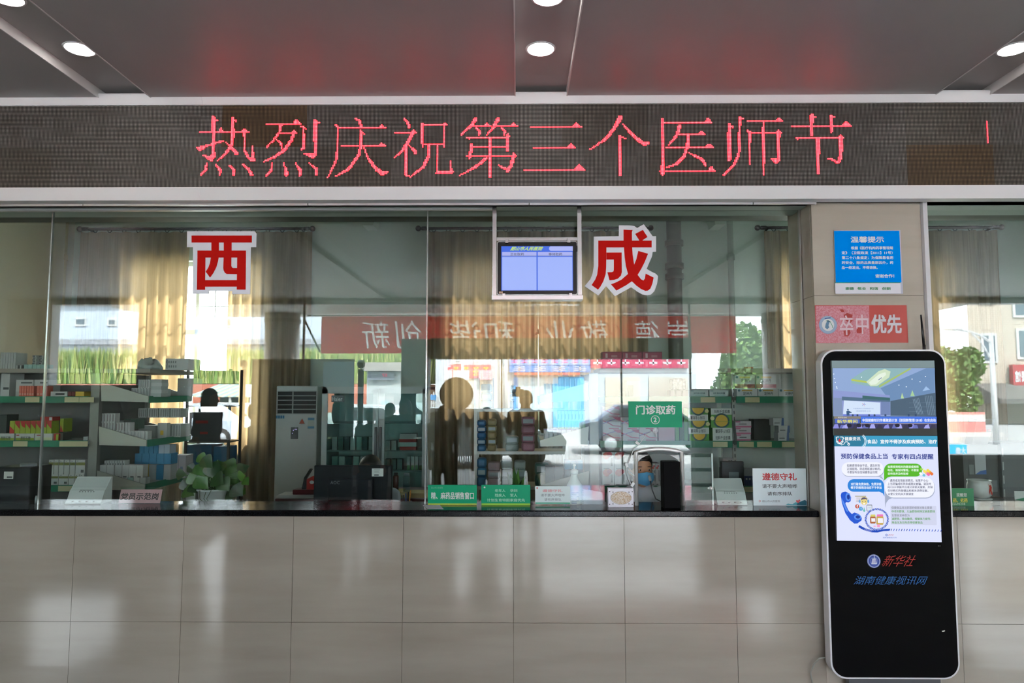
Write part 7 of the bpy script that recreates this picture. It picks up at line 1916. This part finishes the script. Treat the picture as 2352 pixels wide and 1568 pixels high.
def car(px, Y, yaw, c, label, group='cars parked outside, mirrored'):
    x = RX(px, Y); t = thing('car', label, 'car', (x, Y, GZ), group)
    R = Matrix.Rotation(yaw, 3, 'Z'); o = Vector((x, Y, GZ))
    def fin(b, n, p_=None):
        b.v = [tuple(R @ Vector(v) + o) for v in b.v]; return b.obj(n, p_ or t)
    m = mat(c, .25)
    b = MB(); b.prism([(-2.2, .3), (2.15, .3), (2.2, .62), (2.05, .82), (1.1, .92), (-1.9, .95), (-2.2, .85)], -.85, .85, m); fin(b, 'body')
    b = MB(); b.prism([(-1.75, .93), (1.15, .9), (.45, 1.4), (-1.1, 1.43)], -.74, .74, m); fin(b, 'cabin')
    b = MB()
    for s in (-1, 1):
        y = s * .745; b.prism([(-1.5, .97), (-.35, .97), (-.35, 1.35), (-1.02, 1.35)], y - .004, y + .004, mat('1c2428', .1)); b.prism([(-.27, .97), (.95, .97), (.42, 1.33), (-.27, 1.35)], y - .004, y + .004, mat('1c2428', .1))
    fin(b, 'side_windows')
    for wx_ in (-1.35, 1.35):
        for s in (-1, 1):
            b = MB(); b.tube([(wx_, s * .7, .32), (wx_, s * .87, .32)], .32, mat('141414', .7), 18); w_ = fin(b, 'wheel'); b = MB(); b.tube([(wx_, s * .872, .32), (wx_, s * .885, .32)], .19, mat('a8acb0', .3, .6), 14); fin(b, 'hub', w_)
    b = MB()
    for s in (-1, 1): b.ball((2.12, s * .62, .7), .08, .16, .07, mat('e8ecf0', .1), 10, 6)
    fin(b, 'headlights')
car(455, -15, .1, 'c4d0dc', 'pale silver car mirrored left of the bobbed-hair person'); car(545, -17, .2, 'dfe3e6', 'white car mirrored right of the bobbed-hair person')
car(868, -13, .15, 'ccd6da', 'pale car mirrored behind the fridge doors'); car(1085, -9, -.2, '8c9694', 'grey car mirrored behind the round fan'); car(1500, -12.5, .06, '4c5660', 'dark grey car added to dim the mirrored ground behind the green hatch sign')  # last car added dark, to dim the bright ground mirrored by the hatch
# grey service hut with red number panel
t = block('grey booth with a small red number display, mirrored over the fridge', 842, 924, 852, -16, 2.2, mat('a4acac', .5), [(868, 905, 910, 945)], name='kiosk_hut', glass='a8c4c8')
b = MB(); Y = -15.95; b.box(RX(845, Y), RX(905, Y), Y, Y + .08, RZ(872, Y), RZ(854, Y), mat('6c7480', .5)); b.obj('panel', t)
b = MB(); b.text('57', RX(878, Y), RZ(865, Y), RX(890, Y), RZ(858, Y), Y + .085, emis('ff2060', 6), .02, back=True); b.obj('red_number', t)
# row of shops in the middle
Ys = -28
t = block('row of shops with pink, blue and red sign boards, mirrored above the wire rack', 1000, 1600, 680, Ys, 8, textured('shop_wall', 'c4ccd2', 'd2dae0', (1, 1, 1), .4, .8), [(1040, 1062, 824, 836), (1088, 1105, 824, 838)], name='shop_building')
def sign_(pa, pb, ya, yb, c, txt=None, tc='e8e8ec', n=1, dy=.0):
    m = MB(); m.box(RX(pa, Ys), RX(pb, Ys), Ys, Ys + .2 + dy, RZ(yb, Ys), RZ(ya, Ys), mat(c, .5)); s_ = m.obj('sign_board', t)
    if n:
        b = MB(); xa_, xb_ = RX(pa, Ys), RX(pb, Ys); w_ = (xb_ - xa_) / n; z0_, z1_ = RZ(yb, Ys), RZ(ya, Ys); h_ = z1_ - z0_
        for i in range(n):
            for (u0, v0, u1, v1) in ((.2, .2, .8, .3), (.2, .45, .8, .55), (.25, .72, .75, .82), (.45, .15, .55, .85)): b.rect(xa_ + (i + u0) * w_, z0_ + v0 * h_, xa_ + (i + u1) * w_, z0_ + v1 * h_, Ys + .205 + dy, mat(tc, .6))
        b.v = [(v[0], v[1], v[2]) for v in b.v]; b.f = [f_[::-1] for f_ in b.f]; b.obj('sign_marks', s_)
sign_(1170, 1355, 815, 838, '7c96c8', None, 'd868a8', 8); sign_(1170, 1355, 839, 855, '3f74b4', None, 'd8dcec', 4, .1); sign_(1356, 1580, 800, 845, 'a83a58', None, 'e8e0ea', 7)
sign_(1036, 1128, 838, 868, 'c85a64', None, 'e4d048', 4); sign_(1030, 1044, 844, 866, 'd8505c', None, 'f0e0e0', 1, .2); sign_(1100, 1130, 850, 872, 'c49aa8', None, 'e0d0d8', 2, .25); sign_(1182, 1330, 856, 861, 'd0584c', None, n=0, dy=.3)
for a, c_, c in ((1190, 1250, 'b4ccd8'), (1270, 1340, '6cb4e0'), (1180, 1190, '5c94d0'), (1390, 1470, 'c8c0b0'), (1490, 1580, 'b8b0a4'), (1050, 1120, 'd0ccc0')):
    MB().box(RX(a, Ys), RX(c_, Ys), Ys, Ys + .1, GZ, RZ(866, Ys), mat(c, .4)).obj('shop_front', t)
for px in (1152, 1162): MB().cyl((RX(px, Ys), Ys + .3), .1, GZ, RZ(700, Ys), mat('d8dcdc', .5), 10).obj('drain_pipe', t)
for px, lab in ((1023, 'left'), (1062, 'right')):
    Y = -18; x = RX(px, Y); u_ = thing('sign_pole', 'slim white pole with box sign, %s of the round fan disc, mirrored' % lab, 'pole', (x, Y, GZ), 'white sign poles'); MB().cyl((x, Y), .05, GZ, RZ(815, Y), mat('e4e6e6', .4), 10).obj('pole', u_); MB().box(x - .35, x + .25, Y - .1, Y + .1, RZ(872, Y), RZ(850, Y), mat('dfe4ea', .4)).obj('box_sign', u_)
Y = -10; t = thing('picket_fence', 'row of white pickets outside, mirrored around the round fan disc', 'fence', (RX(1000, Y), Y, GZ))
for i in range(22): MB().box(RX(985 + i * 5, Y), RX(988 + i * 5, Y), Y, Y + .04, GZ, RZ(900 + (i % 2) * 5, Y), mat('e8ecee', .5)).obj('picket', t)
MB().box(RX(983, Y), RX(1096, Y), Y - .03, Y, RZ(925, Y) - .03, RZ(925, Y) + .03, mat('e8ecee', .5)).obj('rail', t)
b = MB(); b.box(RX(985, Y), RX(1002, Y), Y + .045, Y + .06, RZ(918, Y), RZ(907, Y), mat('2c84c4', .5)); b.obj('blue_plate', t)
# right side: brick flats, restaurant sign, fence, lamp post
Yr_ = -32
BR = bpy.data.materials.new('pale_brick'); BR.use_nodes = True
nt, n_, l_, bs_ = nodes_of(BR); tc = n_.new('ShaderNodeTexCoord'); mp = n_.new('ShaderNodeMapping'); mp.inputs['Rotation'].default_value = (PI / 2, 0, 0); bk = n_.new('ShaderNodeTexBrick'); bk.inputs['Scale'].default_value = 2.2
bk.inputs['Color1'].default_value = lin('b4aa9c') + (1,); bk.inputs['Color2'].default_value = lin('c0b6a8') + (1,); bk.inputs['Mortar'].default_value = lin('8a8278') + (1,)
l_.new(tc.outputs['Object'], mp.inputs[0]); l_.new(mp.outputs[0], bk.inputs[0]); l_.new(bk.outputs[0], bs_.inputs['Base Color'])
block('pale brick apartment house mirrored in the right-hand pane', 2231, 2500, 560, Yr_, 9, BR, [(2258, 2295, 766, 834), (2340, 2400, 755, 825), (2335, 2395, 620, 730), (2258, 2295, 620, 700)], 9.0)
t = thing('restaurant_awning', 'dark awning and red shop sign on the brick house, mirrored at far right', 'awning', (RX(2330, Yr_), Yr_ + 1, RZ(925, Yr_)))
b = MB(); b.prismX([(Yr_ + .1, RZ(880, Yr_)), (Yr_ + 2.2, RZ(915, Yr_)), (Yr_ + 2.2, RZ(925, Yr_)), (Yr_ + .1, RZ(925, Yr_))], RX(2236, Yr_), RX(2480, Yr_), mat('5c5a58', .7)); b.obj('awning_roof', t)
MB().box(RX(2318, Yr_), RX(2440, Yr_), Yr_ + .1, Yr_ + .4, RZ(900, Yr_), RZ(838, Yr_), mat('a0343c', .5)).obj('red_board', t)
b = MB(); b.text('餐馆', RX(2322, Yr_), RZ(878, Yr_), RX(2350, Yr_), RZ(852, Yr_), Yr_ + .41, mat('e6e6ea', .5), .03, back=True); b.obj('lettering', t)
b = MB(); Y = -20; b.box(RX(2140, Y), RX(2300, Y), Y - .05, Y, GZ, RZ(992, Y) if RZ(992, Y) > GZ else .6, mat('d8d6d2', .5)); b.box(RX(2140, Y), RX(2262, Y), Y - .1, Y - .05, GZ, RZ(946, Y), mat('c8807a', .6)); b.box(RX(2140, Y), RX(2262, Y), Y - .049, Y - .04, .75, RZ(968, Y), mat('dcdad6', .5)); tag(b.obj('site_hoarding'), 'red and white roadside hoarding, mirrored beside the kiosk', 'hoarding')
Y = -12; t = thing('advert_board', 'bright blue advert board with white writing, mirrored beside the kiosk', 'sign', (RX(2195, Y), Y, GZ))
b = MB(); b.box(RX(2170, Y), RX(2212, Y), Y, Y + .05, RZ(1066, Y), RZ(1020, Y), mat('2ca0d0', .5)); b.text('大堡', RX(2186, Y), RZ(1042, Y), RX(2210, Y), RZ(1026, Y), Y + .052, mat('eef4f8', .5), .03, back=True); b.obj('panel', t)
Y = -16; x = RX(2283, Y); t = thing('street_lamp', 'white street lamp with curved arm, mirrored in the right-hand pane', 'street lamp', (x, Y, GZ))
PW = mat('dfe2e4', .35); zt = RZ(766, Y)
MB().tube([(x, Y, GZ), (x, Y, zt)], [.1, .07], PW, 12).obj('pole', t)
b = MB(); b.tube([(x, Y, zt - .35), (RX(2262, Y), Y, RZ(772, Y)), (RX(2235, Y), Y, RZ(762, Y)), (RX(2205, Y), Y, RZ(757, Y))], [.05, .045, .04, .03], PW, 10); b.tube([(x, Y, zt - 1), (RX(2262, Y), Y, RZ(790, Y)), (RX(2240, Y), Y, RZ(766, Y))], .035, PW, 8); b.obj('arm', t)
MB().ball((RX(2196, Y), Y, RZ(756, Y)), .35, .12, .06, PW, 14, 8).obj('lamp_head', t)
